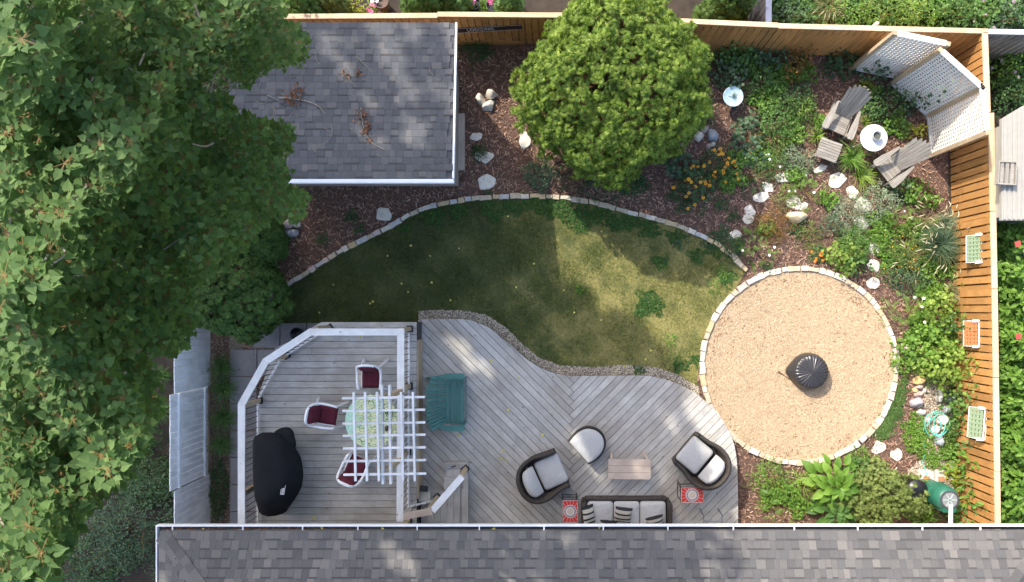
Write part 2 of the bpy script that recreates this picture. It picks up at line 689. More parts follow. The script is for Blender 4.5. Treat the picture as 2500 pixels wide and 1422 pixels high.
# foliage
G = {
 'poplar': leafm('poplar_leaves', [(0, (.070, .125, .045)), (.35, (.118, .200, .070)), (.7, (.165, .260, .090)), (1, (.225, .330, .120))], .45, .6, .2, tint=(1.15, 1.4, .65)),
 'cedar': leafm('cedar_sprays', [(0, (.14, .10, .038)), (.12, (.065, .115, .022)), (.45, (.14, .22, .036)), (.8, (.27, .36, .060)), (1, (.45, .50, .13))], .25, .6, .2, 3),
 'hedge': leafm('dark_evergreen', [(0, (.028, .062, .014)), (.5, (.06, .115, .022)), (1, (.11, .18, .038))], .15, .6, .2, 3),
 'dark': leafm('dark_leaves', [(0, (.025, .06, .022)), (.5, (.05, .11, .035)), (1, (.09, .165, .055))], .2, .5, .3, 2),
 'mid': leafm('green_leaves', [(0, (.045, .10, .025)), (.5, (.09, .185, .042)), (1, (.16, .27, .07))], .25, .5, .3, 2),
 'bright': leafm('bright_leaves', [(0, (.07, .155, .024)), (.5, (.145, .27, .04)), (1, (.24, .38, .07))], .3, .5, .3, 2),
 'limeleaf': leafm('lime_leaves', [(0, (.11, .19, .03)), (.5, (.21, .31, .05)), (1, (.33, .42, .09))], .3, .5, .3, 2),
 'yellowleaf': leafm('yellow_green_leaves', [(0, (.16, .19, .02)), (.5, (.33, .34, .04)), (1, (.5, .48, .08))], .3, .5, .3, 2),
 'blue': leafm('blue_green_leaves', [(0, (.035, .075, .040)), (.5, (.075, .135, .07)), (1, (.13, .20, .11))], .2, .55, .3, 2),
 'silver': leafm('silver_leaves', [(0, (.09, .14, .08)), (.5, (.19, .25, .15)), (1, (.36, .40, .29))], .2, .7, .2, 2),
 'olive': leafm('olive_needles', [(0, (.055, .085, .02)), (.5, (.135, .18, .045)), (1, (.25, .28, .085))], .15, .6, .2, 3),
 'red': leafm('red_tipped_leaves', [(0, (.07, .08, .02)), (.4, (.16, .13, .03)), (.7, (.33, .12, .03)), (1, (.42, .17, .05))], .25, .5, .3, 5),
 'straw': leafm('straw_blades', [(0, (.12, .13, .05)), (.5, (.30, .27, .13)), (1, (.52, .44, .25))], .25, .6, .2, 2),
 'dry_lit_grass': leafm('dry_sunlit_grass_blades', [(0, (.11, .15, .03)), (.5, (.25, .27, .07)), (1, (.50, .45, .20))], .3, .6, .2, 1.2),  # dry straw tone, lifted to brighten the sunlit side
 'grass': leafm('grass_blades', [(0, (.03, .055, .012)), (.4, (.065, .105, .022)), (.7, (.12, .155, .038)), (1, (.24, .23, .09))], .3, .6, .2, 1.2),
 'clover': leafm('clover_leaves', [(0, (.028, .075, .016)), (.5, (.055, .135, .026)), (1, (.10, .20, .04))], .3, .5, .3, 2),
 'plume': leafm('cream_plumes', [(0, (.40, .34, .24)), (.5, (.60, .52, .38)), (1, (.75, .68, .52))], .3, .8, .1, 2),
}
FL = {
 'white': plain('white_petals', (.80, .80, .76), .6, var=.08), 'gold': plain('golden_petals', (.78, .36, .02), .6, var=.15, scale=30),
 'orange': plain('orange_petals', (.80, .24, .015), .6, var=.2, scale=30), 'pink': plain('pink_petals', (.70, .16, .36), .6, var=.2, scale=30),
 'brown': plain('flower_centre', (.06, .025, .01), .8), 'lilac': plain('lilac_flowers', (.36, .24, .30), .8, var=.3, scale=30)}

# ------------------------------------------------------------------ ground
def sheet(name, poly, z, mat):
    mb = MB().add([(p[0], p[1], z) for p in poly], [tuple(range(len(poly)))])
    o = obj(name, mb, mat)
    if o.data.polygons[0].normal.z < 0:
        o.data.flip_normals()
    return structure(o)


sheet('ground', [(-90, -90), (90, -90), (90, 90), (-90, 90)], -.004, M['soil'])
YARD = [W(*p) for p in ((600, 135), (1260, 100), (1720, 125), (2308, 138), (2330, 1300), (1780, 1400), (520, 1400), (520, 760), (600, 500))]
sheet('mulch_bed', YARD, 0.0, M['mulch'])
ARC = [(655, 735), (672, 722), (700, 697), (760, 660), (830, 615), (900, 580), (960, 550), (1000, 525), (1050, 505), (1100, 495), (1160, 485), (1230, 481), (1330, 480), (1400, 487), (1470, 500), (1540, 520), (1600, 535), (1650, 550), (1700, 570), (1750, 597), (1790, 628), (1822, 662)]
DECKE = [(1022, 780), (1130, 780), (1165, 788), (1200, 805), (1240, 838), (1290, 880), (1335, 905), (1385, 917), (1450, 918), (1560, 917), (1610, 923), (1660, 940), (1705, 966), (1750, 1008), (1783, 1060), (1797, 1110), (1801, 1170), (1802, 1240), (1802, 1330)]
CX, CY, CR = 1950.0, 893.0, 237.0
arcw = smooth_path([W(*p) for p in ARC], 5)
deckw = smooth_path([W(p[0], p[1], .2) for p in DECKE], 5)
circ = [(CX + CR * math.cos(a), CY + CR * math.sin(a)) for a in [i * 2 * math.pi / 90 for i in range(90)]]
LAWN = arcw + [W(*p) for p in ((1790, 715), (1740, 790), (1715, 850), (1706, 900), (1702, 945), (1660, 965), (1500, 960), (1380, 950), (1250, 900), (1150, 830), (1022, 800), (700, 800), (640, 790))]
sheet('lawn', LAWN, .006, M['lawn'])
GRAV = [W(CX + (p[0] - CX) * .985, CY + (p[1] - CY) * .985) for p in circ]
sheet('gravel_circle', GRAV, .018, M['gravel'])

# loose mulch chips
N_ = 74000
pp = rng.uniform([-7.6, -5.2], [9.7, 6.45], (N_, 2))
k = inpoly(pp, YARD) & ~inpoly(pp, LAWN) & ~inpoly(pp, GRAV) & ~inpoly(pp, [(-7, -6), (4.4, -6), (4.4, -2.2), (1, -1.6), (-3, -.4), (-7, -.6)])
pp = pp[k]; n = len(pp)
Nn = norm(np.stack([rng.normal(0, .33, n), rng.normal(0, .33, n), np.ones(n)], -1))
Dd = np.stack([rng.normal(0, 1, n), rng.normal(0, 1, n), rng.normal(0, .2, n)], -1)
chip_v = [(-.5, -.5, 0), (.5, -.38, 0), (.42, .5, 0), (-.5, .4, 0)]
sc = np.stack([rng.uniform(.03, .11, n) * rng.choice([1, 1, 1.4], n), rng.uniform(.010, .028, n), np.ones(n)], -1)
V, T = scatter(chip_v, [(0, 1, 2), (0, 2, 3)], frames(Nn, Dd), np.column_stack([pp, rng.uniform(.008, .03, n)]), sc)
o = link('wood_mulch', np_mesh('wood_mulch', V, T, M['chips'])); o['kind'] = 'stuff'
tag(o, 'shredded reddish brown wood mulch covering the planting beds', 'mulch')

# gravel stones on the circle and pebbles in the strips
octv = [(1, 0, 0), (0, 1, 0), (-1, 0, 0), (0, -1, 0), (0, 0, .7), (0, 0, -.3)]
octf = [(0, 1, 4), (1, 2, 4), (2, 3, 4), (3, 0, 4), (1, 0, 5), (2, 1, 5), (3, 2, 5), (0, 3, 5)]


def stones(name, pts, z, size, mat, label, catg):
    n = len(pts)
    Rm = frames(norm(np.stack([rng.normal(0, .3, n), rng.normal(0, .3, n), np.ones(n)], -1)), rng.normal(0, 1, (n, 3)))
    s0 = rng.uniform(size[0], size[1], n)
    sc = np.stack([s0, s0 * rng.uniform(.6, 1, n), s0 * rng.uniform(.5, .9, n)], -1)
    V, T = scatter(octv, octf, Rm, np.column_stack([pts, np.full(n, z) + rng.uniform(0, .006, n)]), sc)
    o = link(name, np_mesh(name, V, T, mat)); o['kind'] = 'stuff'
    return tag(o, label, catg)


stones('pea_gravel', sample_poly(GRAV, 42000), .020, (.006, .013), M['grit'], 'tan pea gravel spread over the round fire pit area', 'gravel')
n = 900
a_ = rng.uniform(0, 2 * math.pi, n); q_ = np.where(rng.random(n) < .6, rng.uniform(.86, .985, n), np.sqrt(rng.random(n)) * .95)
q_ *= 1
keep_ = rng.random(n) < (.35 + .65 * (np.sin(a_ * 2 + .6) * np.sin(a_ * 5 + 2) > .1))
px_ = (CX + CR * q_ * np.cos(a_))[keep_]; py_ = (CY + CR * q_ * np.sin(a_))[keep_]; n = len(px_)
V, T = scatter(chip_v, [(0, 1, 2), (0, 2, 3)], frames(rng.normal(0, .2, (n, 3)) + [0, 0, 1], rng.normal(0, 1, (n, 3)) * [1, 1, .1]), np.column_stack([(px_ - NX) * H / F, (NY - py_) * H / F, np.full(n, .032)]), np.column_stack([rng.uniform(.02, .07, n), rng.uniform(.006, .016, n), np.ones(n)]))
o = link('gravel_debris', np_mesh('gravel_debris', V, T, M['brownleaf'])); o['kind'] = 'stuff'
tag(o, 'bits of bark and dead leaf strewn on the gravel circle', 'debris')
dn = deckw[:]
STRIP = [W(*p) for p in ((1022, 788), (1022, 760), (1080, 757), (1140, 759), (1190, 770), (1235, 800), (1275, 840), (1315, 873), (1370, 893), (1450, 897), (1530, 892), (1600, 897), (1655, 915), (1705, 945), (1712, 985), (1660, 965), (1600, 950), (1380, 945), (1240, 880), (1160, 815), (1080, 795))]
sheet('pebble_strip', STRIP, .014, M['bedpebble'])
stones('border_pebbles', sample_poly(STRIP, 8500), .018, (.010, .024), M['pebble'], 'pale mixed pebbles in the strip between lawn and curved deck', 'pebbles')
CREEK = [W(*p) for p in ((2232, 905), (2290, 925), (2330, 960), (2325, 1010), (2345, 1060), (2320, 1120), (2345, 1180), (2330, 1225), (2215, 1225), (2215, 1150), (2250, 1120), (2262, 1060), (2240, 1010))]
sheet('pebble_bed', CREEK, .010, M['bedpebble'])
stones('creek_pebbles', sample_poly(CREEK, 7500), .014, (.010, .022), M['pebble'], 'cream pebbles between the boulders beside the right fence', 'pebbles')
SIDE = [W(*p) for p in ((515, 830), (640, 815), (640, 860), (565, 870), (565, 1300), (515, 1300))]
stones('side_grit', sample_poly(SIDE, 2500), .004, (.006, .014), M['pebble'], 'scattered grit between the pavers and the white fence', 'grit')

# ------------------------------------------------------------------ edging stones, each a part
edging = thing('stone_edging', 'row of small buff and grey stone blocks edging the lawn in an arc', 'edging', (*W(1200, 500), 0))
ring = thing('stone_ring', 'ring of pale stone blocks around the tan gravel circle', 'edging', (*W(CX, CY), 0))


def edge_stones(path, parent, step, width, pale, closed=False):
    pts = resample(path, step, .38, closed)
    for i in range(len(pts) - 1):
        a, b = np.array(pts[i]), np.array(pts[i + 1])
        d = b - a; L = np.linalg.norm(d) - .012
        ang = math.atan2(d[1], d[0])
        w = width * random.uniform(.82, 1.12)
        q = []
        for sx, sy in ((-1, -1), (0, -1), (1, -1), (1, 1), (.1, 1), (-1, 1)):
            q.append((sx * L / 2 + random.uniform(-.012, .012) * (abs(sx) > .5), sy * w / 2 + random.uniform(-.012, .012)))
        tp = [(x * .90, y * .86) for x, y in q]
        h = random.uniform(.055, .085)
        mb = MB().prism(q, -.02, h - .014)
        mb.prism([(x * .999, y * .999) for x, y in q], h - .014, h, top=tp)
        mt = random.choices(M['stone'], (4, 1, 2, 1.5, 6) if pale else (5, 2.6, 2, 2, 2))[0]
        c = (a + b) / 2
        off = random.uniform(-.01, .01)
        o = obj('stone', mb, mt, parent, world=True, loc=(c[0] + off, c[1] + off, 0), rz=ang)


edge_stones(arcw, edging, .24, .115, False)
edge_stones([W(*p) for p in circ], ring, .225, .13, True, True)

# ------------------------------------------------------------------ lawn grass
n = 150000
pp = sample_poly(LAWN, n)
DK = [W(1010, 778)] + [tuple(p) for p in deckw[:80]] + [(4.2, -6), (-4, -6)]
pp = pp[~inpoly(pp, GRAV) & ~inpoly(pp, STRIP)]
n = len(pp)
dens = np.sin(pp[:, 0] * 2.3 + 1) * np.sin(pp[:, 1] * 2.9) + .6 * np.sin(pp[:, 0] * 7.1 + pp[:, 1] * 5.3) + .5 * np.sin(pp[:, 0] * 4.1 - pp[:, 1] * 6.7)
keep = rng.random(n) < np.clip(.72 + .3 * dens, .2, 1)
pp = pp[keep]; n = len(pp)
up = norm(np.stack([rng.normal(0, .55, n), rng.normal(0, .55, n), np.full(n, .55)], -1))
bl_v = [(0, -.5, 0), (0, .5, 0), (1, 0, 0)]
Rm = frames(rng.normal(0, 1, (n, 3)) * [1, 1, .5] + [0, 0, 1], up)
sc = np.stack([rng.uniform(.035, .085, n), rng.uniform(.005, .011, n), np.ones(n)], -1)
V, T = scatter(bl_v, [(0, 1, 2)], Rm, np.column_stack([pp, np.full(n, .006)]), sc)
dry = (rng.random(n) < np.clip((pp[:, 0] + 1.2) * .22 + .18 * np.sin(pp[:, 0] * 3) * np.sin(pp[:, 1] * 4 + 1), .03, .6)).astype(int)  # drier to the right; the paler blades also paint in the sunlit patch
o = link('lawn_grass', np_mesh('lawn_grass', V, T, [G['grass'], G['dry_lit_grass']], dry)); o['kind'] = 'stuff'
tag(o, 'thin patchy dry grass of the lawn', 'grass')


def mat_plants(name, centres, nn, size, mat, label, catg, h=.05):
    """low ground cover: small round leaves spread over blobs (px, py, radius px)"""
    P = []
    wts = np.array([c[2] ** 2 for c in centres], float); wts /= wts.sum()
    for (x, y, r), w in zip(centres, wts):
        k = int(nn * w)
        a = rng.uniform(0, 2 * math.pi, k); q = r * np.sqrt(rng.random(k)) * (1 + .25 * np.sin(a * 3 + x) + .2 * np.sin(a * 5 + y))
        X = np.stack([x + q * np.cos(a), y + q * np.sin(a) * .9], -1)
        P.append(np.stack([(X[:, 0] - NX) * H / F, (NY - X[:, 1]) * H / F], -1))
    P = np.concatenate(P); n = len(P)
    tv = [(math.cos(i * math.pi / 3) * .5, math.sin(i * math.pi / 3) * .5, .1 * (i % 2)) for i in range(6)]
    tf = [(0, 1, 2), (0, 2, 3), (0, 3, 4), (0, 4, 5)]
    Rm = frames(np.stack([rng.normal(0, .4, n), rng.normal(0, .4, n), np.ones(n)], -1), rng.normal(0, 1, (n, 3)))
    V, T = scatter(tv, tf, Rm, np.column_stack([P, rng.uniform(.015, h, n)]), rng.uniform(size[0], size[1], n))
    o = link(name, np_mesh(name, V, T, mat)); o['kind'] = 'stuff'
    return tag(o, label, catg)


mat_plants('clover_patch', [(1290, 492, 24), (1330, 505, 28), (1375, 515, 30), (1420, 530, 32), (1465, 520, 28), (1500, 545, 24), (1540, 540, 26), (1250, 505, 26), (1190, 505, 20), (1120, 515, 22), (1060, 530, 26), (1420, 555, 18), (1590, 560, 26), (1650, 580, 22), (1580, 730, 26), (1600, 750, 22), (1565, 760, 18), (1612, 640, 18), (1700, 880, 16), (1660, 890, 20), (1560, 905, 14), (1210, 530, 18), (990, 560, 14), (1745, 610, 22), (1700, 625, 20), (1775, 680, 22)],
           9000, (.02, .045), G['clover'], 'bright clover and weeds growing through the lawn along its top edge', 'clover')
mat_plants('moss_strip', [(2205, 930, 12), (2200, 950, 16), (2192, 970, 20), (2185, 990, 22), (2175, 1010, 24), (2165, 1030, 26), (2155, 1050, 24), (2150, 1062, 16)], 8000, (.010, .022), G['mid'], 'dense mossy green strip along the right side of the gravel circle', 'moss', .06)
mat_plants('creeping_ground_cover', [(2230, 1035, 28), (2250, 1070, 26), (2262, 1105, 24), (2230, 1090, 20), (2300, 1105, 20), (2320, 1050, 26), (2330, 1080, 22), (2225, 1060, 26), (2275, 1130, 18)], 3800, (.018, .04), G['bright'], 'bright creeping ground cover among the boulders by the right fence', 'ground cover', .12)
mat_plants('bed_seedlings', [(1665, 510, 16), (1740, 590, 26), (1765, 570, 20), (1800, 600, 16), (1830, 440, 14), (860, 530, 18), (790, 585, 16), (880, 560, 14), (1190, 470, 10), (1560, 455, 22), (1640, 480, 14), (1760, 500, 20), (1790, 530, 16), (1940, 560, 18), (1870, 650, 14), (2090, 150, 20), (1330, 440, 10), (700, 590, 14), (1180, 120, 24), (1150, 110, 18)], 3000, (.02, .04), G['dark'], 'low dark seedlings scattered over the mulch', 'seedlings', .08)
# ------------------------------------------------------------------ pavers
paving = sheet('paver_path', [W(*p) for p in ((560, 786), (820, 786), (820, 853), (700, 921), (630, 921), (630, 1320), (560, 1320))], .004, M['bedpebble'])
def paver(x0, y0, x1, y1):
    a, b = W(x0, y0, .03), W(x1, y1, .03)
    cx, cy = (a[0] + b[0]) / 2, (a[1] + b[1]) / 2
    w, h = abs(b[0] - a[0]) - .012, abs(a[1] - b[1]) - .012
    obj('paver', MB().box((0, 0, .0), (w, h, .06)), M['concrete'], paving, world=True, loc=(cx, cy, .002 + random.uniform(-.003, .003)), rz=random.uniform(-.006, .006), bevel=.006)
for x0, x1 in ((618, 683), (684, 748), (749, 812)):
    paver(x0, 789, x1, 850)
paver(562, 854, 627, 919); paver(628, 854, 692, 919)
for i, y in enumerate(range(920, 1320, 66)):
    paver(562, y, 627, y + 65)

# ------------------------------------------------------------------ lower deck (each board a part)
ZL, ZU = .20, .75
P_ = .155
ldeck = thing('lower_deck', 'low weathered grey wood deck with curved edge and chevron boards', 'deck', (*W(1395, 1000), 0))
LD = [tuple(p) for p in deckw] + [W(1802, 1340, ZL), W(1022, 1340, ZL)]
A = np.array([1, -1]) / math.sqrt(2)     # along the left boards (down-right in the picture)
B = np.array([-1, -1]) / math.sqrt(2)    # along the right boards (down-left)
cs = np.array(W(1390, 925, ZL))
ca0 = cs @ A; cb0 = cs @ B
g_ = .011
z0b, z1b = ZL - .03, ZL
for kx in range(-45, 45):
    # left board: b in [k,k+1]P, a <= (k+1)P
    q = clip_rect(LD, A, B, ca0 - 9, ca0 + (kx + 1) * P_ - g_ / 2, cb0 + kx * P_ + g_ / 2, cb0 + (kx + 1) * P_ - g_ / 2)
    if len(q) > 2:
        if abs(sum(q[i][0] * q[(i + 1) % len(q)][1] - q[(i + 1) % len(q)][0] * q[i][1] for i in range(len(q)))) > .004:
            board_obj('board', q, z0b, z1b + random.uniform(-.001, .001), M['deck'], ldeck, math.atan2(A[1], A[0]))
    q = clip_rect(LD, A, B, ca0 + (kx + 1) * P_ + g_ / 2, ca0 + (kx + 2) * P_ - g_ / 2, cb0 - 9, cb0 + (kx + 1) * P_ - g_ / 2)
    if len(q) > 2:
        if abs(sum(q[i][0] * q[(i + 1) % len(q)][1] - q[(i + 1) % len(q)][0] * q[i][1] for i in range(len(q)))) > .004:
            board_obj('board', q, z0b, z1b + random.uniform(-.001, .001), M['deck'], ldeck, math.atan2(B[1], B[0]))
obj('fascia', MB().prism([(p[0] * .997, p[1] * .997 - .012) for p in LD], .02, z0b - .004), M['black'], ldeck, world=True)

# ------------------------------------------------------------------ upper deck
udeck = thing('upper_deck', 'raised weathered grey wood deck with cut corner and straight boards', 'deck', (*W(800, 1050), 0))
UD = [W(p[0], p[1], ZU) for p in ((1017, 787), (785, 787), (672, 850), (627, 975), (623, 1340), (1017, 1340))]
X_, Y_ = np.array([1., 0]), np.array([0., 1])
y = W(0, 787, ZU)[1]
border = .14
UD_in = [W(p[0], p[1], ZU) for p in ((1017, 802), (780, 802), (672, 850), (627, 975), (623, 1340), (1017, 1340))]
board_obj('board', [W(1017, 787, ZU), W(785, 787, ZU), W(760, 801, ZU), W(1017, 801, ZU)], ZU - .03, ZU, M['deck'], udeck, 0)
yy = W(0, 802, ZU)[1]
while yy > -6:
    q = clip_rect(UD_in, X_, Y_, -20, 20, yy - P_ + .011, yy)
    if len(q) > 2:
        # a few boards are butted from two lengths
        if random.random() < .3:
            xs = random.uniform(-5.8, -4)
            for lo, hi in ((-20, xs - .002), (xs + .002, 20)):
                q2 = clip_rect(UD_in, X_, Y_, lo, hi, yy - P_ + .011, yy)
                if len(q2) > 2:
                    board_obj('board', q2, ZU - .03, ZU + random.uniform(-.001, .001), M['deck'], udeck, 0)
        else:
            board_obj('board', q, ZU - .03, ZU + random.uniform(-.001, .001), M['deck'], udeck, 0)
    yy -= P_
obj('frame', MB().prism([(p[0] * .995, p[1] * .99 - .01) for p in UD], .05, ZU - .034), M['black'], udeck, world=True)
x1 = W(1017, 0, ZU)[0]
o = obj('fascia', MB().box((0, 0, 0), (3.7, .04, .50)), M['tanwood'], udeck, world=True, loc=(x1 + .022, W(0, 830, .5)[1] - 1.85, ZU - .27), rz=R(90))

# mid step platform between the decks
step = thing('deck_steps', 'grey wood steps from the raised deck down to the lower deck', 'steps', (*W(1085, 1220), 0))
ZM = .46
a = W(1034, 1130, ZM); b = W(1143, 1340, ZM)
sx0, sy0, sx1, sy1 = x1 + .05, W(0, 1200, ZM)[1], W(1116, 0, ZM)[0], b[1]
SX1 = b[0]
nb = 5
xx = sx0
while xx < SX1 - .2:
    ytop = W(0, 1202, ZM)[1] if xx < W(1082, 0, ZM)[0] else W(0, 1146, ZM)[1]
    q = [(xx, sy1), (min(xx + .148, SX1 - .15), sy1), (min(xx + .148, SX1 - .15), ytop), (xx, ytop)]
    board_obj('board', q, ZM - .03, ZM, M['deck'], step, R(90))
    xx += P_
board_obj('board', [(SX1 - .145, sy1), (SX1, sy1), (SX1, a[1]), (SX1 - .145, a[1] - .145)], ZM - .03, ZM, M['deck'], step, R(90))
xm = W(1085, 0, ZM)[0]
board_obj('board', [(xm, a[1]), (SX1 - .004, a[1]), (SX1 - .149, a[1] - .141), (xm, a[1] - .141)], ZM - .03, ZM, M['deck'], step, 0)
obj('riser', MB().prism([(sx0, sy1), (SX1 - .01, sy1), (SX1 - .01, a[1] - .01), (xm + .01, a[1] - .01), (xm + .01, W(0, 1203, ZM)[1]), (sx0, W(0, 1203, ZM)[1])], .2, ZM - .034), M['deck'], step, world=True)
for px, py, w, h, zz in ((1035, 1213, .30, .24, .62), (1100, 1180, .30, .28, .60)):
    c = W(px, py, zz)
    q = [(c[0] - w / 2, c[1] - h / 2), (c[0] + w / 2, c[1] - h / 2), (c[0] + w / 2, c[1] + h / 2), (c[0] - w / 2, c[1] + h / 2)]
    obj('post_cap', MB().prism(q, ZM, zz, top=q), M['deck'], step, world=True)
lo = thing('solar_lamp', 'small black square solar lamp on the step corner post', 'lamp', (*W(1036, 1192, .62), .62))
obj('panel', MB().box((0, 0, .05), (.19, .13, .02), rz=-.1), M['black'], lo)
obj('stem', MB().box((.0, -.05, .02), (.10, .05, .04)), M['black'], lo)
tr = thing('garden_trowel', 'small dark trowel lying on the corner of the steps', 'tool', (*W(1100, 1141, ZM), ZM + .01), R(18))
obj('handle', MB().tube([(.02, 0, .01), (.13, .0, .012)], .013), M['black'], tr)
obj('blade', MB().prism([(-.12, -.01), (-.1, -.028), (.0, -.02), (.02, 0), (0, .02), (-.1, .028)], 0, .006), plain('steel', (.35, .36, .38), .4, .6), tr)

# ------------------------------------------------------------------ deck railing
ZR = ZU + .95
rail = thing('deck_railing', 'white topped railing with black balusters around the raised deck', 'railing', (*W(800, 1050), ZU))
RP = [W(978, 958, ZR), W(978, 811, ZR), W(758, 811, ZR), W(648, 883, ZR), W(589, 988, ZR), W(589, 1345, ZR)]


def mitre_rail(pts, w, z0, z1, name, mat, parent, closed=False):
    P = [np.array(p) for p in pts]
    n = len(P)
    L, Rr = [], []
    for i in range(n):
        d0 = P[i] - P[i - 1] if i > 0 else P[1] - P[0]
        d1 = P[i + 1] - P[i] if i < n - 1 else d0
        d0 = d0 / np.linalg.norm(d0); d1 = d1 / np.linalg.norm(d1)
        n0 = np.array([-d0[1], d0[0]]); n1 = np.array([-d1[1], d1[0]])
        m = n0 + n1; m = m / np.linalg.norm(m); k = w / 2 / max(.3, m @ n0)
        L.append(P[i] + m * k); Rr.append(P[i] - m * k)
    for i in range(n - 1):
        u = (P[i + 1] - P[i]); u = u / np.linalg.norm(u) * .002
        board_obj(name, [L[i] + u, L[i + 1] - u, Rr[i + 1] - u, Rr[i] + u], z0, z1, mat, parent, math.atan2(u[1], u[0]))


mitre_rail(RP, .155, ZR - .038, ZR, 'top_rail', M['whitewood'], rail)
mitre_rail([W(978, 965, ZR - .04), W(976, 1274, ZR - .04)], .15, ZR - .08, ZR - .042, 'top_rail', M['whitewood'], rail)
allseg = [(RP[i], RP[i + 1]) for i in range(5)] + [(RP[0], (W(976, 1272, ZR))[:2])]
for a, b in allseg:
    a, b = np.array(a), np.array(b)
    d = (b - a); L = np.linalg.norm(d); d /= L
    ang = math.atan2(d[1], d[0])
    for nm, z, w in (('bottom_rail', ZU + .10, .04), ('sub_rail', ZR - .075, .04)):
        c = (a + b) / 2
        obj(nm, MB().box((0, 0, 0), (L - .1, w, .06)), M['whitewood'], rail, world=True, loc=(c[0], c[1], z), rz=ang)
    nb = int(L / .125)
    for i in range(1, nb):
        p = a + d * (i * L / nb)
        obj('baluster', MB().tube([(0, 0, ZU + .12), (0, 0, ZR - .09)], .008, 5), M['black'], rail, world=True, loc=(p[0], p[1], 0))
for px, py in ((803, 797), (1001, 803), (700, 868), (640, 978), (631, 1180), (1001, 942), (996, 1270)):
    c = W(px, py, ZU)
    q = min(allseg, key=lambda s_: abs(np.cross(np.array(s_[1]) - s_[0], np.array(c) - s_[0])) / np.linalg.norm(np.array(s_[1]) - s_[0]) + (0 if min(s_[0][0], s_[1][0]) - .3 < c[0] < max(s_[0][0], s_[1][0]) + .3 else 9))
    a, b = np.array(q[0]), np.array(q[1]); d = (b - a) / np.linalg.norm(b - a)
    pr = a + d * ((np.array(c) - a) @ d)
    ang = math.atan2(d[1], d[0])
    po = obj('post', MB().box((0, 0, .45), (.09, .09, .86)), M['tanwood'], rail, world=True, loc=(pr[0], pr[1], ZU + .02), rz=ang)
    obj('post_base', MB().box((0, 0, .0), (.15, .15, .05)), M['black'], po, world=True, loc=(pr[0], pr[1], ZU + .028), rz=ang)

srail = thing('stair_railing', 'short bent handrail beside the deck steps', 'railing', (*W(1100, 1200, ZM), ZM))
pA, pB, pC = W3(982, 1262, ZR - .06), W3(1055, 1248, ZR - .12), W3(1128, 1164, 1.22)
for a, b in ((pA, pB), (pB, pC)):
    o = obj('handrail', MB().box((0, 0, 0), ((b - a).length, .15, .036)), M['whitewood'] if b is pC else M['beige'], srail, world=True, loc=tuple((a + b) / 2), rz=(0, -math.asin((b - a).normalized().z), math.atan2((b - a).y, (b - a).x)))
e = W3(1137, 1144, ZM)
po = obj('post', MB().box((0, 0, .39), (.09, .09, .76)), M['tanwood'], srail, world=True, loc=(e.x, e.y, ZM), rz=R(40))
obj('post_base', MB().box((0, 0, .03), (.15, .15, .05)), M['black'], po, world=True, loc=(e.x, e.y, ZM), rz=R(40))
e2 = W3(1068, 1213, ZM)
po = obj('post', MB().box((0, 0, .55), (.09, .09, 1.1)), M['tanwood'], srail, world=True, loc=(e2.x, e2.y, ZM), rz=R(40))
obj('post_base', MB().box((0, 0, .03), (.15, .15, .05)), M['black'], po, world=True, loc=(e2.x, e2.y, ZM), rz=R(40))
for i in range(1, 5):
    t_ = i / 5
    p = pA.lerp(pB, t_)
    obj('baluster', MB().tube([(p.x, p.y, ZU + .1 - t_ * .2), (p.x, p.y, p.z - .03)], .008, 5), M['black'], srail, world=True)
obj('bottom_rail', MB().bar((pA.x, pA.y, ZU + .1), (pB.x, pB.y, ZU - .1), .04, .05), M['whitewood'], srail, world=True)

# ------------------------------------------------------------------ pergola
perg = thing('small_pergola', 'white open grid pergola on two posts over the patio table', 'pergola', (*W(1000, 1022, ZU), ZU))
ZP = 2.62
posts = [W3(1000, 943, ZU), W3(996, 1102, ZU)]
for p in posts:
    po = obj('post', MB().box((0, 0, (ZP - ZU) / 2 - .03), (.09, .09, ZP - ZU - .08)), M['tanwood'], perg, world=True, loc=(p.x, p.y, ZU), rz=0)
    obj('post_base', MB().box((0, 0, .03), (.16, .16, .06)), M['black'], po, world=True, loc=(p.x, p.y, ZU))


def stick(a, b, w, h, z, nm='slat', mat=None):
    a, b = np.array(a), np.array(b)
    d = b - a; L = np.linalg.norm(d)
    obj(nm, MB().box((0, 0, 0), (L, w, h)), mat or M['whitewood'], perg, world=True, loc=((a[0] + b[0]) / 2, (a[1] + b[1]) / 2, z), rz=math.atan2(d[1], d[0]))


for x in (932, 951):
    stick(W(x - 1, 941, ZP), W(x + 2, 1183, ZP), .045, .12, ZP - .06, 'beam')
for i, y in enumerate((971, 1002, 1033, 1063, 1094, 1125, 1158)):
    stick(W(835 + i * .5, y + 2, ZP + .05), W(1037 + i * .5, y - 1, ZP + .05), .043, .045, ZP + .03)
for i, x in enumerate((863, 891, 920, 979, 1008)):
    stick(W(x - 1, 958, ZP + .12), W(x + 4, 1176, ZP + .12), .043, .045, ZP + .082)
for p in posts:
    obj('brace', MB().bar((p.x, p.y, ZP - .35), (p.x - .28, p.y, ZP - .12), .04, .07), M['tanwood'], perg, world=True)
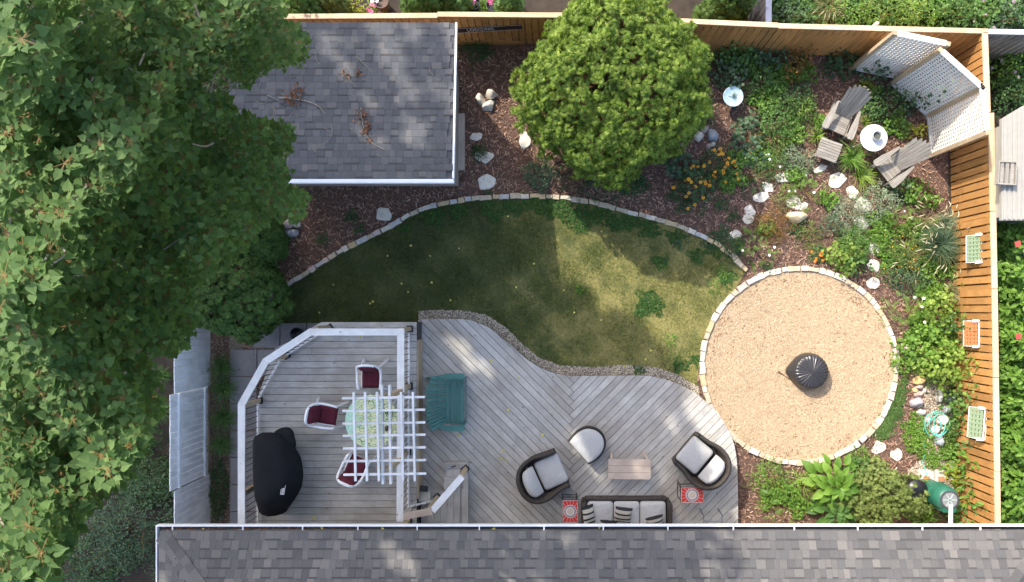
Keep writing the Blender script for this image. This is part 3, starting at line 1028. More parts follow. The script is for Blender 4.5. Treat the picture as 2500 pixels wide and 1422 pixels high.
# ------------------------------------------------------------------ fences
def picket_fence(root, p0, p1, h, bw, gap, side, mat, capmat=None, capw=.11, z0=.04, extra=True, back=True, jitter=.004, posts=True, lowrail=True):
    """boards stand on both sides of the rails (shadow-box); side = +1 / -1 : which side of p0->p1 the front boards stand on"""
    a, b = np.array(p0), np.array(p1)
    d = b - a; L = np.linalg.norm(d); d /= L
    nrm = np.array([-d[1], d[0]]) * side
    ang = math.atan2(d[1], d[0])
    pitch = bw + gap
    n = int(L / pitch)
    me = None
    for i in range(n):
        s_ = (i + .5) * L / n
        p = a + d * s_ + nrm * .056
        mb = MB().box((0, 0, 0), (h - z0 - .04, .019, bw))
        hh = (h + z0) / 2 - .02
        o = link('picket', mb.mesh('picket', mat), root, (p[0], p[1], hh + random.uniform(-.004, .004)), (0, -R(90), ang + R(0)))
        o.rotation_mode = 'XYZ'
        # local X up, local Z along the fence
        ux = Vector((0, 0, 1)); uz = Vector((d[0], d[1], 0)); uy = uz.cross(ux)
        o.rotation_euler = Matrix((ux, uy, uz)).transposed().to_euler()
        o.matrix_parent_inverse = wm(root).inverted()
        if back:
            p = a + d * (s_ + pitch / 2) - nrm * .056
            o2 = o.copy(); COL.objects.link(o2)
            o2.location = (p[0], p[1], hh)
    for z in ((.35, h - .12) if lowrail else (h - .12,)):
        c = (a + b) / 2
        obj('rail', MB().box((0, 0, 0), (L, .088, .085)), mat, root, world=True, loc=(c[0], c[1], z), rz=ang)
    if posts:
        for k in range(int(L / 2.4) + 1):
            p = a + d * min(L - .06, k * 2.4 + .05)
            obj('post', MB().box((0, 0, h / 2 - .02), (.088, .084, h - .04)), mat, root, world=True, loc=(p[0], p[1], 0), rz=ang)
    if capmat:
        k = max(1, round(L / 3.0))
        for i in range(k):
            q0, q1 = a + d * (L * i / k), a + d * (L * (i + 1) / k)
            c = (q0 + q1) / 2
            obj('cap_board', MB().box((0, 0, 0), (L / k - .004, capw, .036)), capmat, root, world=True, loc=(c[0], c[1], h), rz=ang + random.uniform(-.002, .002), bevel=.004)


HF = 1.5
tf_ = thing('back_fence', 'orange brown board fence with pale cap running along the top of the yard', 'fence', (*W(1600, 120), 0))
picket_fence(tf_, W(655, 41, HF), W(1068, 39, HF), HF, .14, .02, -1, M['fence'], M['rail'])
picket_fence(tf_, W(1068, 36, HF), W(1420, 38, HF), HF, .14, .02, -1, M['fence'], M['rail'])
picket_fence(tf_, W(1420, 41, HF), W(1900, 63, HF), HF, .14, .02, -1, M['fence'], M['rail'])
picket_fence(tf_, W(1900, 64, HF), W(2412, 77, HF), HF, .14, .02, -1, M['fence'], M['rail'])
a, b = W(1085, 97, .1), W(1252, 97, .1)
for i in range(1):
    obj('kick_board', MB().box((0, 0, 0), (b[0] - a[0] + .6, .03, .17)), M['fence'], tf_, world=True, loc=((a[0] + b[0]) / 2, W(0, 36, HF)[1] - .075, .10))
rf_ = thing('side_fence', 'orange brown board fence with pale cap down the right side of the yard', 'fence', (*W(2330, 700), 0))
FS = [((2404, 80), (2411, 275), 1), ((2419, 276), (2424, 516), 1), ((2424, 517), (2428, 704), -1), ((2428, 705), (2431, 922), 1), ((2431, 923), (2434, 1150), 1), ((2434, 1151), (2437, 1360), 1)]
for a, b, sd_ in FS:
    picket_fence(rf_, W(*a, HF), W(*b, HF), HF, .148, .026, -sd_, M['fence'], M['rail'], capw=.125)

# leaning dark sign on the back fence, LODGING
ys = W(0, 36, HF)[1] - .075
sg = thing('lodging_sign', 'long dark brown board sign reading LODGING in white on the back fence', 'sign', (W(1190, 0, .9)[0], ys, .92))
sw = 1.62
tilt = R(8)
SM = Matrix.Rotation(tilt, 4, 'Y').inverted()
SM = Matrix.Rotation(-tilt, 4, 'Y')
brown = plain('sign_brown', (.045, .018, .014), .6)
obj('board', MB().box((0, 0, 0), (sw, .02, .25), M=SM), brown, sg)
pale = plain('sign_lettering', (.62, .56, .52), .7)
for z in (-.118, .118):
    obj('stripe', MB().box((0, -.013, z), (sw, .004, .009), M=SM), pale, sg)
cu = bpy.data.curves.new('lettering', 'FONT')
cu.body = 'LODGING'; cu.size = .20; cu.extrude = .002; cu.align_x = 'CENTER'; cu.align_y = 'CENTER'; cu.space_character = 1.12
tmp = bpy.data.objects.new('lettering', cu)
COL.objects.link(tmp)
bpy.context.view_layer.update()
me = bpy.data.meshes.new_from_object(tmp)
bpy.data.objects.remove(tmp)
me.materials.clear(); me.materials.append(pale)
le = link('lettering', me, sg, (-.12, -.014, -.0))
le.matrix_local = SM @ Matrix.Translation((-.16, -.015, 0)) @ Matrix.Rotation(R(90), 4, 'X') @ Matrix.Diagonal((.66, 1, 1, 1))

# white fence with gate on the left
wf = thing('white_fence', 'white board fence with taller gate section on the left of the yard', 'fence', (*W(515, 1050), 0))
xf = W(425, 0, 1.62)[0]
def wsec(y0, y1, x, h, rails, slope=0.0):
    L = y0 - y1; n = int(L / .135)
    for i in range(n):
        yv = y0 - (i + .5) * L / n
        mb = MB().box((0, 0, 0), (h - .05, .018, L / n - .007))
        o = link('picket', mb.mesh('picket', M['whitefence']), wf, (x, yv, h / 2 + .02 + random.uniform(-.008, .008)))
        o.rotation_euler = Matrix((Vector((0, 0, 1)), Vector((1, 0, 0)), Vector((0, 1, 0)))).transposed().to_euler()
        o.matrix_parent_inverse = wm(wf).inverted()
    for z in rails:
        obj('rail', MB().box((0, 0, 0), (.04, L, .09)), M['whitefence'], wf, world=True, loc=(x + .032, (y0 + y1) / 2, z))
ya, yb, yc, yd = W(0, 800, 1.6)[1], W(0, 962, 1.6)[1], W(0, 1198, 1.6)[1], -5.3
wsec(ya, yb, xf, 1.62, ())
wsec(yb - .01, yc, xf - .05, 1.70, (.22, 1.36))
wsec(yc - .01, yd, xf, 1.62, ())

# ------------------------------------------------------------------ lattice screens
def lattice(pa, pb, label, capw=.13):
    z = 2.25
    a, b = np.array(W(*pa, z)), np.array(W(*pb, z))
    d = b - a; L = np.linalg.norm(d); d /= L
    ang = math.atan2(d[1], d[0])
    c = (a + b) / 2
    t_ = thing('lattice_screen', label, 'lattice screen', (c[0], c[1], 0), ang, 'white lattice screens in the fence corner')
    for s_ in (-1, 1):
        obj('post', MB().box((0, 0, 0), (z, .09, .09)), M['tanwood'], t_, loc=(s_ * L / 2, 0, z / 2), rz=(0, -R(90), 0))
    obj('top_rail', MB().box((0, 0, z - .02), (L - .10, .12, .04)), M['whitewood'], t_)
    obj('bottom_rail', MB().box((0, 0, .16), (L - .10, .09, .04)), M['whitewood'], t_)
    w = L - .10
    n = round(w / .086)
    for i in range(n):
        x = -w / 2 + (i + .5) * w / n
        obj('strip', MB().box((0, 0, 0), (.046, .007, z - .24)), M['white'], t_, loc=(x, .0042, z / 2 + .07))
    m = round((z - .24) / .086)
    for i in range(m):
        zz = .19 + (i + .5) * (z - .24) / m
        obj('strip', MB().box((0, 0, 0), (w, .007, .046)), M['white'], t_, loc=(0, -.0042, zz))
    return t_


lattice((2186, 80), (2316, 107), 'white lattice screen against the back fence, leftmost of the three')
lattice((2297, 122), (2400, 214), 'white lattice screen with a climbing plant, middle of the three')
lattice((2399, 208), (2412, 324), 'white lattice screen nearest the side fence, rightmost of the three')

# ------------------------------------------------------------------ shingle roofs
def shingle_meshes(expo, SM_):
    out = {}
    for wi, w in enumerate((.12, .155, .20)):
        for si in range(6):
            for bd in (0, 1):
                mb = MB().box((0, 0, .004), (w - .003, expo - .003, .008))
                if bd:
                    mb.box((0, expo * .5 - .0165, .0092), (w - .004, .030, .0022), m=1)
                out[wi, si, bd] = (w, mb.mesh('shingle', [SM_[si], M['shingle_band']]), mb)
    return out


def roof_plane(root, origin, ux, uy, expo, polys_ok, wid, rows, near, limit=300, weights=(2, 5, 5, 3, 1.2, 3), bandp=.35, SM_=None):
    SM_ = SM_ or M['shingle']
    """origin: down-slope left corner; ux along the eave; uy up the slope (3-D unit vectors)"""
    meshes = shingle_meshes(expo, SM_)
    ux, uy = Vector(ux).normalized(), Vector(uy).normalized()
    uz = ux.cross(uy)
    if uz.z < 0:
        uz = -uz
        flip = True
    Rm = Matrix((ux, uz.cross(ux), uz)).transposed()
    ysign = 1 if uz.cross(ux).dot(uy) > 0 else -1
    e = Rm.to_euler()
    items = []
    for r in range(rows):
        x = -random.uniform(0, .2)
        while x < wid:
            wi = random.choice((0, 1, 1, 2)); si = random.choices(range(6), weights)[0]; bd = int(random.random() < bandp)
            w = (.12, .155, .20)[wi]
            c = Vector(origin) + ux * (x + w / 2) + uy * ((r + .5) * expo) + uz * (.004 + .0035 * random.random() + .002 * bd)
            if polys_ok(c):
                items.append((c, wi, si, bd))
            x += w
    items.sort(key=lambda q: (q[0].x - near[0]) ** 2 + (q[0].y - near[1]) ** 2)
    rest = MB()
    tiltm = Matrix.Rotation(-.03 * ysign, 4, 'X')
    for i, (c, wi, si, bd) in enumerate(items):
        w, me, mb = meshes[wi, si, bd]
        Mx = Rm.to_4x4()
        if ysign < 0:
            Mx = Mx @ Matrix.Rotation(math.pi, 4, 'Z')
        if i < limit:
            o = link('shingle', me, root)
            o.matrix_basis = Matrix.Translation(c) @ Mx
            o.matrix_parent_inverse = wm(root).inverted()
        else:
            Mx = Matrix.Translation(c) @ Mx
            o_ = len(rest.v)
            rest.v += [tuple(Mx @ Vector(v)) for v in mb.v]
            rest.f += [tuple(j + o_ for j in f) for f in mb.f]
            rest.m += [6 if m_ == 1 else si for m_ in mb.m]
    if rest.v:
        obj('shingles', rest, SM_ + [M['shingle_band']], root, world=True, kind='stuff')


# the garden shed: single slope, high edge towards the lawn
shed = thing('garden_shed', 'garden shed with grey shingle roof and white fascia, under the poplar', 'shed', (*W(830, 300), 0))
zh, zl = 3.15, 2.70
yS, yN = W(0, 436, zh)[1], W(0, 56, zl)[1]
xE = W(1104, 0, zh)[0]; xW = W(561, 0, 2.9)[0]
sl = (zh - zl) / (yN - yS)
rp = MB().add([(xW, yS, zh - .09), (xE, yS, zh - .09), (xE, yN, zl - .09), (xW, yN, zl - .09), (xW, yS, zh - .006), (xE, yS, zh - .006), (xE, yN, zl - .006), (xW, yN, zl - .006)], [(3, 2, 1, 0), (4, 5, 6, 7), (0, 1, 5, 4), (1, 2, 6, 5), (2, 3, 7, 6), (3, 0, 4, 7)])
roof_o = obj('roof', rp, M['shingle_cool'][0], shed, world=True)
uy = Vector((0, yS - yN, zh - zl)).normalized()
L_ = (Vector((0, yS, zh)) - Vector((0, yN, zl))).length
rows = round(L_ / .142); ex = L_ / rows
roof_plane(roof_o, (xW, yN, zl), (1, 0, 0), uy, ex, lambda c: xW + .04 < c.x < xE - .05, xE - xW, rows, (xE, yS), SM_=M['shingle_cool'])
obj('fascia', MB().box(((xW + xE) / 2, yS - .05, zh - .055), (xE - xW + .06, .075, .13)), M['white_clip'], shed, world=True)
obj('drip_edge', MB().add([(xE - .0, yS, zh - .10), (xE + .035, yS, zh - .10), (xE + .035, yN, zl - .10), (xE, yN, zl - .10), (xE, yS, zh + .016), (xE + .035, yS, zh + .016), (xE + .035, yN, zl + .016), (xE, yN, zl + .016)], [(3, 2, 1, 0), (4, 5, 6, 7), (0, 1, 5, 4), (1, 2, 6, 5), (2, 3, 7, 6), (3, 0, 4, 7)]), M['white_clip'], shed, world=True)
obj('wall', MB().prism([(xW + .25, yS + .42), (xE - .3, yS + .42), (xE - .3, yN - .2), (xW + .25, yN - .2)], 0, zl - .1), plain('shed_siding', (.34, .30, .27), .8), shed, world=True)
stoop = thing('shed_stoop', 'small brown wooden stoop beside the shed door', 'step', (*W(1118, 346), 0))
aa, bb = W(1085, 277, .22), W(1135, 415, .22)
for i in range(3):
    w = (bb[0] - aa[0]) / 3
    board_obj('board', [(aa[0] + w * i, bb[1]), (aa[0] + w * (i + 1) - .008, bb[1]), (aa[0] + w * (i + 1) - .008, aa[1]), (aa[0] + w * i, aa[1])], .19, .22, M['beige'], stoop, R(90))
obj('base', MB().prism([(aa[0], bb[1] + .02), (bb[0] - .02, bb[1] + .02), (bb[0] - .02, aa[1] - .02), (aa[0], aa[1] - .02)], 0, .186), M['beige'], stoop, world=True)

# the house: hip roof with gutter
house = thing('house', 'house with grey shingle hip roof and white gutter along the bottom', 'house', (*W(1440, 1400), 0))
zg, ze = 2.62, 2.66
yg = W(0, 1283, zg)[1]; yE = W(0, 1297, ze)[1]
xg = W(380, 0, zg)[0]; xL = W(389, 0, ze)[0]; xR = W(2566, 0, ze)[0]
ps = .36
depth = 7.6
yM = yE - depth / 2; zM = ze + ps * depth / 2
xl2, xr2 = xL + depth / 2, xR - depth / 2
yB = yE - depth
e_ = -.012
rp = MB().add([(xL, yE, ze + e_), (xR, yE, ze + e_), (xR, yB, ze + e_), (xL, yB, ze + e_), (xl2, yM, zM + e_), (xr2, yM, zM + e_), (xL, yE, ze - .1), (xR, yE, ze - .1), (xR, yB, ze - .1), (xL, yB, ze - .1)],
              [(1, 0, 4, 5), (0, 3, 4), (3, 2, 5, 4), (2, 1, 5), (6, 7, 8, 9), (0, 1, 7, 6), (1, 2, 8, 7), (2, 3, 9, 8), (3, 0, 6, 9)])
hr = obj('roof', rp, M['shingle'][2], house, world=True)
uyh = Vector((0, -1, ps)).normalized()
exh = .182
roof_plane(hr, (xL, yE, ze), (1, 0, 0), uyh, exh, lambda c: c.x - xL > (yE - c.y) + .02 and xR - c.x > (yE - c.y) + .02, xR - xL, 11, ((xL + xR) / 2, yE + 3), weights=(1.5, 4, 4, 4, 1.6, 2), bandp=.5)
uyw = Vector((1, 0, ps)).normalized()
roof_plane(hr, (xL, yE, ze), (0, -1, 0), uyw, exh, lambda c: c.x - xL < (yE - c.y) - .02 and c.y > yE - 2.2, 2.3, 10, (xL, yE), limit=0, weights=(2, 3, 3, 5, 2, 1), bandp=.3)
roof_plane(hr, (xR, yE, ze), (0, -1, 0), Vector((-1, 0, ps)).normalized(), exh, lambda c: xR - c.x < (yE - c.y) - .02 and c.y > yE - 2.2, 2.3, 10, (xR, yE), limit=0, weights=(2, 3, 3, 5, 2, 1), bandp=.3)
for sx, xc in ((1, xL), (-1, xR)):
    dr = Vector((sx, -1, ps)).normalized()
    sd2 = Vector((sx, 1, 0)).normalized()
    for i in range(12):
        c = Vector((xc, yE, ze + .012)) + dr * (.20 + i * .17)
        for q in (-1, 1):
            nn_ = Vector((-ps * (q < 0) * sx, ps * (q > 0), 1)).normalized() if True else None
            pts = []
            for u_, v_ in ((-.10, 0), (.10, 0), (.10, q * .16), (-.10, q * .16)):
                p = c + dr * u_ + sd2 * v_
                # height of the plane this point lies over
                if (yE - p.y) < abs(p.x - xc):
                    z = ze + ps * (yE - p.y)
                else:
                    z = ze + ps * abs(p.x - xc)
                pts.append((p.x, p.y, z + .026 + .008 * (u_ < 0)))
            mb = MB().add(pts + [(a[0], a[1], a[2] - .008) for a in pts], [(0, 1, 2, 3), (7, 6, 5, 4), (0, 4, 5, 1), (1, 5, 6, 2), (2, 6, 7, 3), (3, 7, 4, 0)])
            obj('hip_shingle', mb, M['shingle'][random.choice((0, 1, 2, 3))], hr, world=True)
# gutter
def box2(x0, x1, y0, y1, z0, z1):
    return MB().box(((x0 + x1) / 2, (y0 + y1) / 2, (z0 + z1) / 2), (abs(x1 - x0), abs(y1 - y0), abs(z1 - z0)))
gu = obj('gutter', box2(xg, xR + .1, yg - .026, yg, zg - .11, zg), M['white_clip'], house, world=True)
obj('gutter_floor', box2(xg + .026, xR + .1, yg - .112, yg - .0265, zg - .11, zg - .095), M['gutter_in'], gu, world=True)
g2 = obj('gutter', box2(xg, xg + .026, yB, yg - .0265, zg - .11, zg), M['white_clip'], house, world=True)
obj('gutter_floor', box2(xg + .0265, xg + .08, yB, yg - .13, zg - .11, zg - .095), M['gutter_in'], g2, world=True)
for px in (420, 592, 738, 873, 1018, 1170, 1328, 1473, 1631, 1791, 1940, 2095, 2253, 2395):
    x = W(px, 0, zg)[0]
    obj('hanger', box2(x - .013, x + .013, yg - .115, yg - .026, zg - .03, zg - .012), M['white_clip'], gu, world=True)
for py in (1327,):
    y = W(0, py, zg)[1]
    obj('hanger', box2(xg + .02, xg + .085, y - .013, y + .013, zg - .03, zg - .012), M['white_clip'], g2, world=True)
obj('wall', MB().prism([(xL + .5, yE - .95), (xR - .5, yE - .95), (xR - .5, yB + .5), (xL + .5, yB + .5)], 0, ze - .12), plain('house_siding', (.42, .40, .37), .8), house, world=True)
# debris lying in the gutter
n = 260
P = np.column_stack([rng.uniform(xg + .1, W(1010, 0)[0], n) if False else xg + .1 + rng.beta(.8, 1.6, n) * 5.2, yg - rng.uniform(.035, .10, n), np.full(n, zg - .085)])
V, T = scatter(chip_v, [(0, 1, 2), (0, 2, 3)], frames(rng.normal(0, .5, (n, 3)) + [0, 0, 1], rng.normal(0, 1, (n, 3))), P, np.column_stack([rng.uniform(.03, .07, n), rng.uniform(.01, .03, n), np.ones(n)]))
o = link('gutter_debris', np_mesh('gutter_debris', V, T, M['brownleaf'])); o['kind'] = 'stuff'
tag(o, 'dead leaves and seeds lying in the roof gutter', 'debris')
# downspout into the rain barrel
ds = thing('downspout', 'white square downspout from the gutter down to the green rain barrel', 'downspout', (*W(2322, 1275, 2.4), 2.4))
d0, d1 = W3(2321, 1290, 2.42), W3(2322, 1236, 1.32)
obj('pipe', MB().bar(d0, d1, .085, .07), M['white_clip'], ds, world=True)

# ------------------------------------------------------------------ neighbours
ns = thing('neighbour_shed', 'low neighbouring shed with pale ribbed metal roof beyond the side fence', 'shed', (*W(2540, 400), 0))
zz = 1.9
q = [W(2447, 290, zz), W(2447, 538, zz), W(2700, 538, zz), W(2700, 170, zz), W(2500, 258, zz)]
ribbed = plain('ribbed_metal', (.36, .345, .31), .5, var=.05)
nr = obj('roof', MB().prism(q, zz - .1, zz - .02), ribbed, ns, world=True)
xx = q[0][0] + .03
while xx < q[0][0] + 1.6:
    yt = q[0][1] + (xx - q[0][0]) * (W(2500, 258, zz)[1] - q[0][1]) / (W(2500, 258, zz)[0] - q[0][0])
    obj('rib', box2(xx, xx + .05, q[1][1] + .02, min(yt, q[3][1]) - .02, zz - .018, zz), ribbed, nr, world=True)
    xx += .10
obj('wall', MB().prism([(q[0][0] + .1, q[1][1] + .1), (q[0][0] + 2, q[1][1] + .1), (q[0][0] + 2, q[0][1] - .1), (q[0][0] + .1, q[0][1] - .1)], 0, zz - .1), ribbed, ns, world=True)
cr = thing('slatted_crate', 'grey slatted wooden crate on the ribbed metal roof', 'crate', (*W(2459, 423, zz + .1), zz), R(-3))
for s_ in (-1, 1):
    obj('side', MB().box((s_ * .19, 0, .06), (.025, .50, .12)), M['greywood'], cr)
    obj('side', MB().box((0, s_ * .24, .06), (.353, .025, .12)), M['greywood'], cr)
for i in range(3):
    obj('slat', MB().box((-.11 + i * .11, 0, .09), (.075, .45, .02)), M['greywood'], cr)
nf = thing('neighbour_fence', 'dark weathered fence running away between the two back gardens', 'fence', (*W(1878, 20), 0))
for k in range(14):
    y = W(0, 55, HF)[1] - .04 + .18 * (k + .5)
    obj('picket', box2(W(1875, 0, HF)[0] - .012, W(1875, 0, HF)[0] + .012, y - .082, y + .082, .03, HF - .05), plain('dark_fence', (.055, .055, .065), .85) if k == 0 else bpy.data.materials['dark_fence'], nf, world=True)
obj('cap_board', box2(W(1870, 0, HF)[0], W(1884, 0, HF)[0], W(0, 55, HF)[1], W(0, 55, HF)[1] + 2.6, HF - .04, HF), plain('blue_grey_cap', (.16, .17, .24), .7), nf, world=True)
nf2 = thing('neighbour_fence', 'grey capped fence continuing right from the fence corner', 'fence', (*W(2460, 85), 0))
picket_fence(nf2, W(2414, 78, HF), W(2760, 84, HF), HF, .14, .02, -1, M['greywood'], M['whitewood'])
bx = thing('deck_box', 'brown wooden box top just beyond the back fence', 'box', (*W(672, 20, .9), 0))
a, b = W(640, -15, .95), W(705, 36, .95)
for i in range(3):
    w = (b[0] - a[0]) / 3
    board_obj('board', [(a[0] + w * i, b[1]), (a[0] + w * (i + 1) - .006, b[1]), (a[0] + w * (i + 1) - .006, a[1]), (a[0] + w * i, a[1])], .92, .95, wood('brown_box', (.16, .11, .09), (.23, .165, .14), knots=False) if i == 0 else bpy.data.materials['brown_box'], bx, R(90))
obj('base', MB().prism([(a[0], b[1]), (b[0], b[1]), (b[0], a[1]), (a[0], a[1])], 0, .916), bpy.data.materials['brown_box'], bx, world=True)
bc = thing('blue_cloth', 'crumpled bright blue cloth lying on the back fence cap', 'cloth', (*W(671, 33, HF), HF + .02))
rings = []
for i in range(7):
    x = -.1 + i * .033
    r = .028 + .012 * math.sin(i * 2.1)
    rings.append([(x, r * 1.3 * math.cos(a_) + .01 * math.sin(i), r * .7 * math.sin(a_) + .02) for a_ in [j * math.pi / 4 for j in range(8)]])
obj('cloth_roll', MB().loft(rings), plain('blue_fabric', (.06, .20, .50), .8, var=.3, scale=30), bc, smooth=True)
wp = thing('plastic_pipe_end', 'small white plastic cap behind the back fence rail', 'cap', (*W(2140, 59, 1.3), 0))
obj('cap', MB().lathe([(.045, 0), (.045, 1.32), (.03, 1.36), (.0, 1.36)], 12), M['plastic'], wp)
tb = thing('storage_table', 'blue grey table half hidden under the poplar beside the shed', 'table', (*W(450, 300, .8), 0), R(2))
gmat = plain('blue_grey_top', (.20, .22, .27), .6)
obj('tabletop', MB().box((0, 0, .8), (.95, .62, .04)), gmat, tb)
for sx in (-.42, .42):
    for sy in (-.26, .26):
        obj('leg', MB().box((sx, sy, .39), (.04, .04, .78)), gmat, tb)
tb2 = thing('picnic_bench', 'grey slatted bench seen through the poplar leaves at the upper left', 'bench', (*W(115, 75, .5), 0), R(-6))
for i in range(4):
    obj('slat', MB().box((0, -.22 + i * .145, .48), (1.5, .13, .03)), M['greywood'], tb2)
for sx in (-.6, .6):
    obj('leg', MB().box((sx, 0, .23), (.06, .5, .46)), M['greywood'], tb2)
# ------------------------------------------------------------------ furniture
def pw(dx, dy):
    """heading of a picture direction"""
    return math.atan2(-dy, dx)


def rrect(w, h, r, n=4):
    out = []
    for cx, cy, a0 in ((w / 2 - r, h / 2 - r, 0), (-w / 2 + r, h / 2 - r, 90), (-w / 2 + r, -h / 2 + r, 180), (w / 2 - r, -h / 2 + r, 270)):
        for i in range(n + 1):
            a = R(a0 + 90 * i / n)
            out.append((cx + r * math.cos(a), cy + r * math.sin(a)))
    return out


def puff(poly, z0, z1, edge=.05, m=0, M=None, mb=None, crown=.02, tuft=None):
    """cushion: rounded-edge slab with a slightly domed top"""
    c = np.mean(poly, 0)
    mb = mb or MB()
    def ring(k, z):
        return [(c[0] + (p[0] - c[0]) * k, c[1] + (p[1] - c[1]) * k, z) for p in poly]
    s_ = np.mean([np.linalg.norm(np.array(p) - c) for p in poly])
    e = edge / s_
    rings = [ring(1 - e, z0), ring(1 - .25 * e, z0 + edge * .4), ring(1, (z0 + z1) / 2), ring(1 - .2 * e, z1 - edge * .45), ring(1 - e * .8, z1 - edge * .05), ring(1 - 2.2 * e, z1 + crown * .3), ring(.5, z1 + crown), ring(.02, z1 + crown * 1.15)]
    mb.loft(rings, m, M)
    return mb


# adirondack chairs, front = -Y, width along X
def adirondack(label, loc, rz):
    t_ = thing('adirondack_chair', label, 'chair', loc, rz, 'weathered adirondack chairs in the corner bed')
    g = M['greywood']
    for i in range(8):            # seat slats
        y = -.30 + i * .066
        z = .36 - i * .012
        obj('seat_slat', MB().box((0, 0, 0), (.47, .060, .02)), g, t_, loc=(0, y, z), rz=(R(-10), 0, 0))
    for i in range(7):            # fan back
        u = (i - 3) / 3
        x0, x1 = u * .185, u * .265
        L = .90 - .15 * abs(u) ** 2.2
        a = Vector((x0, .17, .30)); b = Vector((x1, .17 + .52 * L / .88, .30 + .80 * L / .88))
        w0, w1 = .056, .082
        d = (b - a); ln = d.length; ux = d.normalized()
        uy = Vector((1, 0, 0)) - ux * ux.x; uy.normalize(); uz = ux.cross(uy)
        e0, e1 = (.95, 1) if u > .2 else (1, .95) if u < -.2 else (1, 1)
        mb = MB().prism([(0, -w0 / 2), (ln * min(e0, .98), -w1 / 2), (ln * e0, -w1 * .35), (ln * e1, w1 * .35), (ln * min(e1, .98), w1 / 2), (0, w0 / 2)], -.009, .009)
        o = link('back_slat', mb.mesh('back_slat', g), t_)
        Mx = Matrix((ux, uy, uz)).transposed().to_4x4(); Mx.translation = a
        o.matrix_basis = Mx
    obj('back_brace', MB().bar((-.3, .36, .52), (.3, .36, .52), .03, .07), g, t_)
    for s_ in (-1, 1):
        arm = [(0, -.05), (.05, -.085), (.34, -.08), (.55, -.05), (.80, -.028), (.80, .02), (.5, .06), (.3, .09), (.05, .09), (0, .055)]
        arm = [(x, y * (-s_)) for x, y in arm]
        o = obj('armrest', MB().prism(arm, -.011, .011), g, t_, loc=(s_ * .345, -.44, .56), rz=R(90 + 3 * s_), bevel=.004)
        obj('leg', MB().box((s_ * .30, -.30, .275), (.025, .10, .55)), g, t_)
        obj('leg', MB().bar((s_ * .27, -.36, .33), (s_ * .27, .62, .04), .025, .12), g, t_)
    t_.scale = (.94, .90, .96)
    return t_


adirondack('weathered grey adirondack chair with its footstool in front, left of the round white table', (*W(2052, 295, .35), 0), pw(-30, 66) + R(90))
adirondack('weathered grey adirondack chair below the round white table, turned towards the lower left', (*W(2178, 408, .35), 0), pw(-58, 44) + R(90))
fs = thing('footstool', 'weathered grey slatted footstool in front of the left adirondack chair', 'footstool', (*W(2024, 366, .33), 0), pw(-24, 66) + R(90))
for i in range(7):
    obj('slat', MB().box((0, 0, 0), (.52, .060, .02)), M['greywood'], fs, loc=(0, -.215 + i * .068, .33 + .008 * i - .004 * i * i * .3), rz=(R(8 - 3 * i), 0, 0))
for s_ in (-1, 1):
    obj('side_board', MB().bar((s_ * .235, -.22, .31), (s_ * .235, .22, .27), .022, .09), M['greywood'], fs)
    obj('leg', MB().box((s_ * .24, -.18, .15), (.022, .08, .3)), M['greywood'], fs)

rt = thing('round_table', 'round white speckled metal side table between the two adirondack chairs', 'table', (*W(2133, 337, .5), 0))
obj('tabletop', MB().lathe([(.0, .485), (.315, .485), (.322, .50), (.318, .512), (.306, .506), (.0, .505)], 48), bits('speckled_white', [(0, (.78, .78, .78)), (1, (.86, .86, .86))], .4), rt, smooth=False)
mb = MB()
for i in range(90):
    a_, r_ = random.uniform(0, 6.28), .30 * math.sqrt(random.random())
    s_ = random.uniform(.003, .007)
    mb.box((r_ * math.cos(a_), r_ * math.sin(a_), .5075), (s_, s_ * 1.3, .002), rz=a_)
obj('speckles', mb, plain('seed_specks', (.12, .10, .08), .8), rt, kind='stuff')
for k in range(3):
    a_ = R(200 + 120 * k)
    obj('leg', MB().tube([(.22 * math.cos(a_), .22 * math.sin(a_), .49), (.12 * math.cos(a_), .12 * math.sin(a_), .28), (.36 * math.cos(a_), .36 * math.sin(a_), .0)], .010, 6), M['metal'], rt)
jar = thing('glass_candle_jar', 'grey glass bowl with dark water standing on the round white table', 'jar', (*W(2140, 333, .58), .512))
gl = NT('smoky_glass'); gl.b.inputs['Base Color'].default_value = (.35, .38, .38, 1); gl.b.inputs['Roughness'].default_value = .12
obj('bowl', MB().lathe([(.0, 0), (.085, 0), (.105, .06), (.108, .13), (.1, .13), (.095, .05), (.0, .045)], 28), gl.m, jar, smooth=True)
obj('water', MB().lathe([(.0, .07), (.097, .07), (.0, .0705)], 24), plain('dark_water', (.10, .10, .085), .1), jar)

# bird bath
bb_ = thing('bird_bath', 'round pale blue bird bath with a raised dragonfly in its bowl', 'bird bath', (*W(1790, 236, .36), 0))
t = NT('blue_glaze')
pos = t.n('NewGeometry').outputs['Position']
nn = t.noise(pos, 16, 5, .7)
t.l(t.ramp(nn, [(.3, (.26, .42, .52)), (.5, (.40, .55, .63)), (.7, (.60, .70, .74))]), t.b.inputs['Base Color']); t.b.inputs['Roughness'].default_value = .4
obj('bowl', MB().lathe([(.0, .30), (.10, .30), (.22, .33), (.243, .36), (.24, .372), (.232, .370), (.20, .345), (.10, .328), (0, .325)], 48), t.m, bb_, smooth=True)
obj('pedestal', MB().lathe([(.0, 0), (.11, 0), (.10, .04), (.05, .08), (.045, .22), (.09, .31), (0, .31)], 20), t.m, bb_, smooth=True)
df = MB()
df.tube([(-.11, .02, .345), (-.02, .0, .358), (.08, -.01, .35)], [.006, .011, .008], 6)
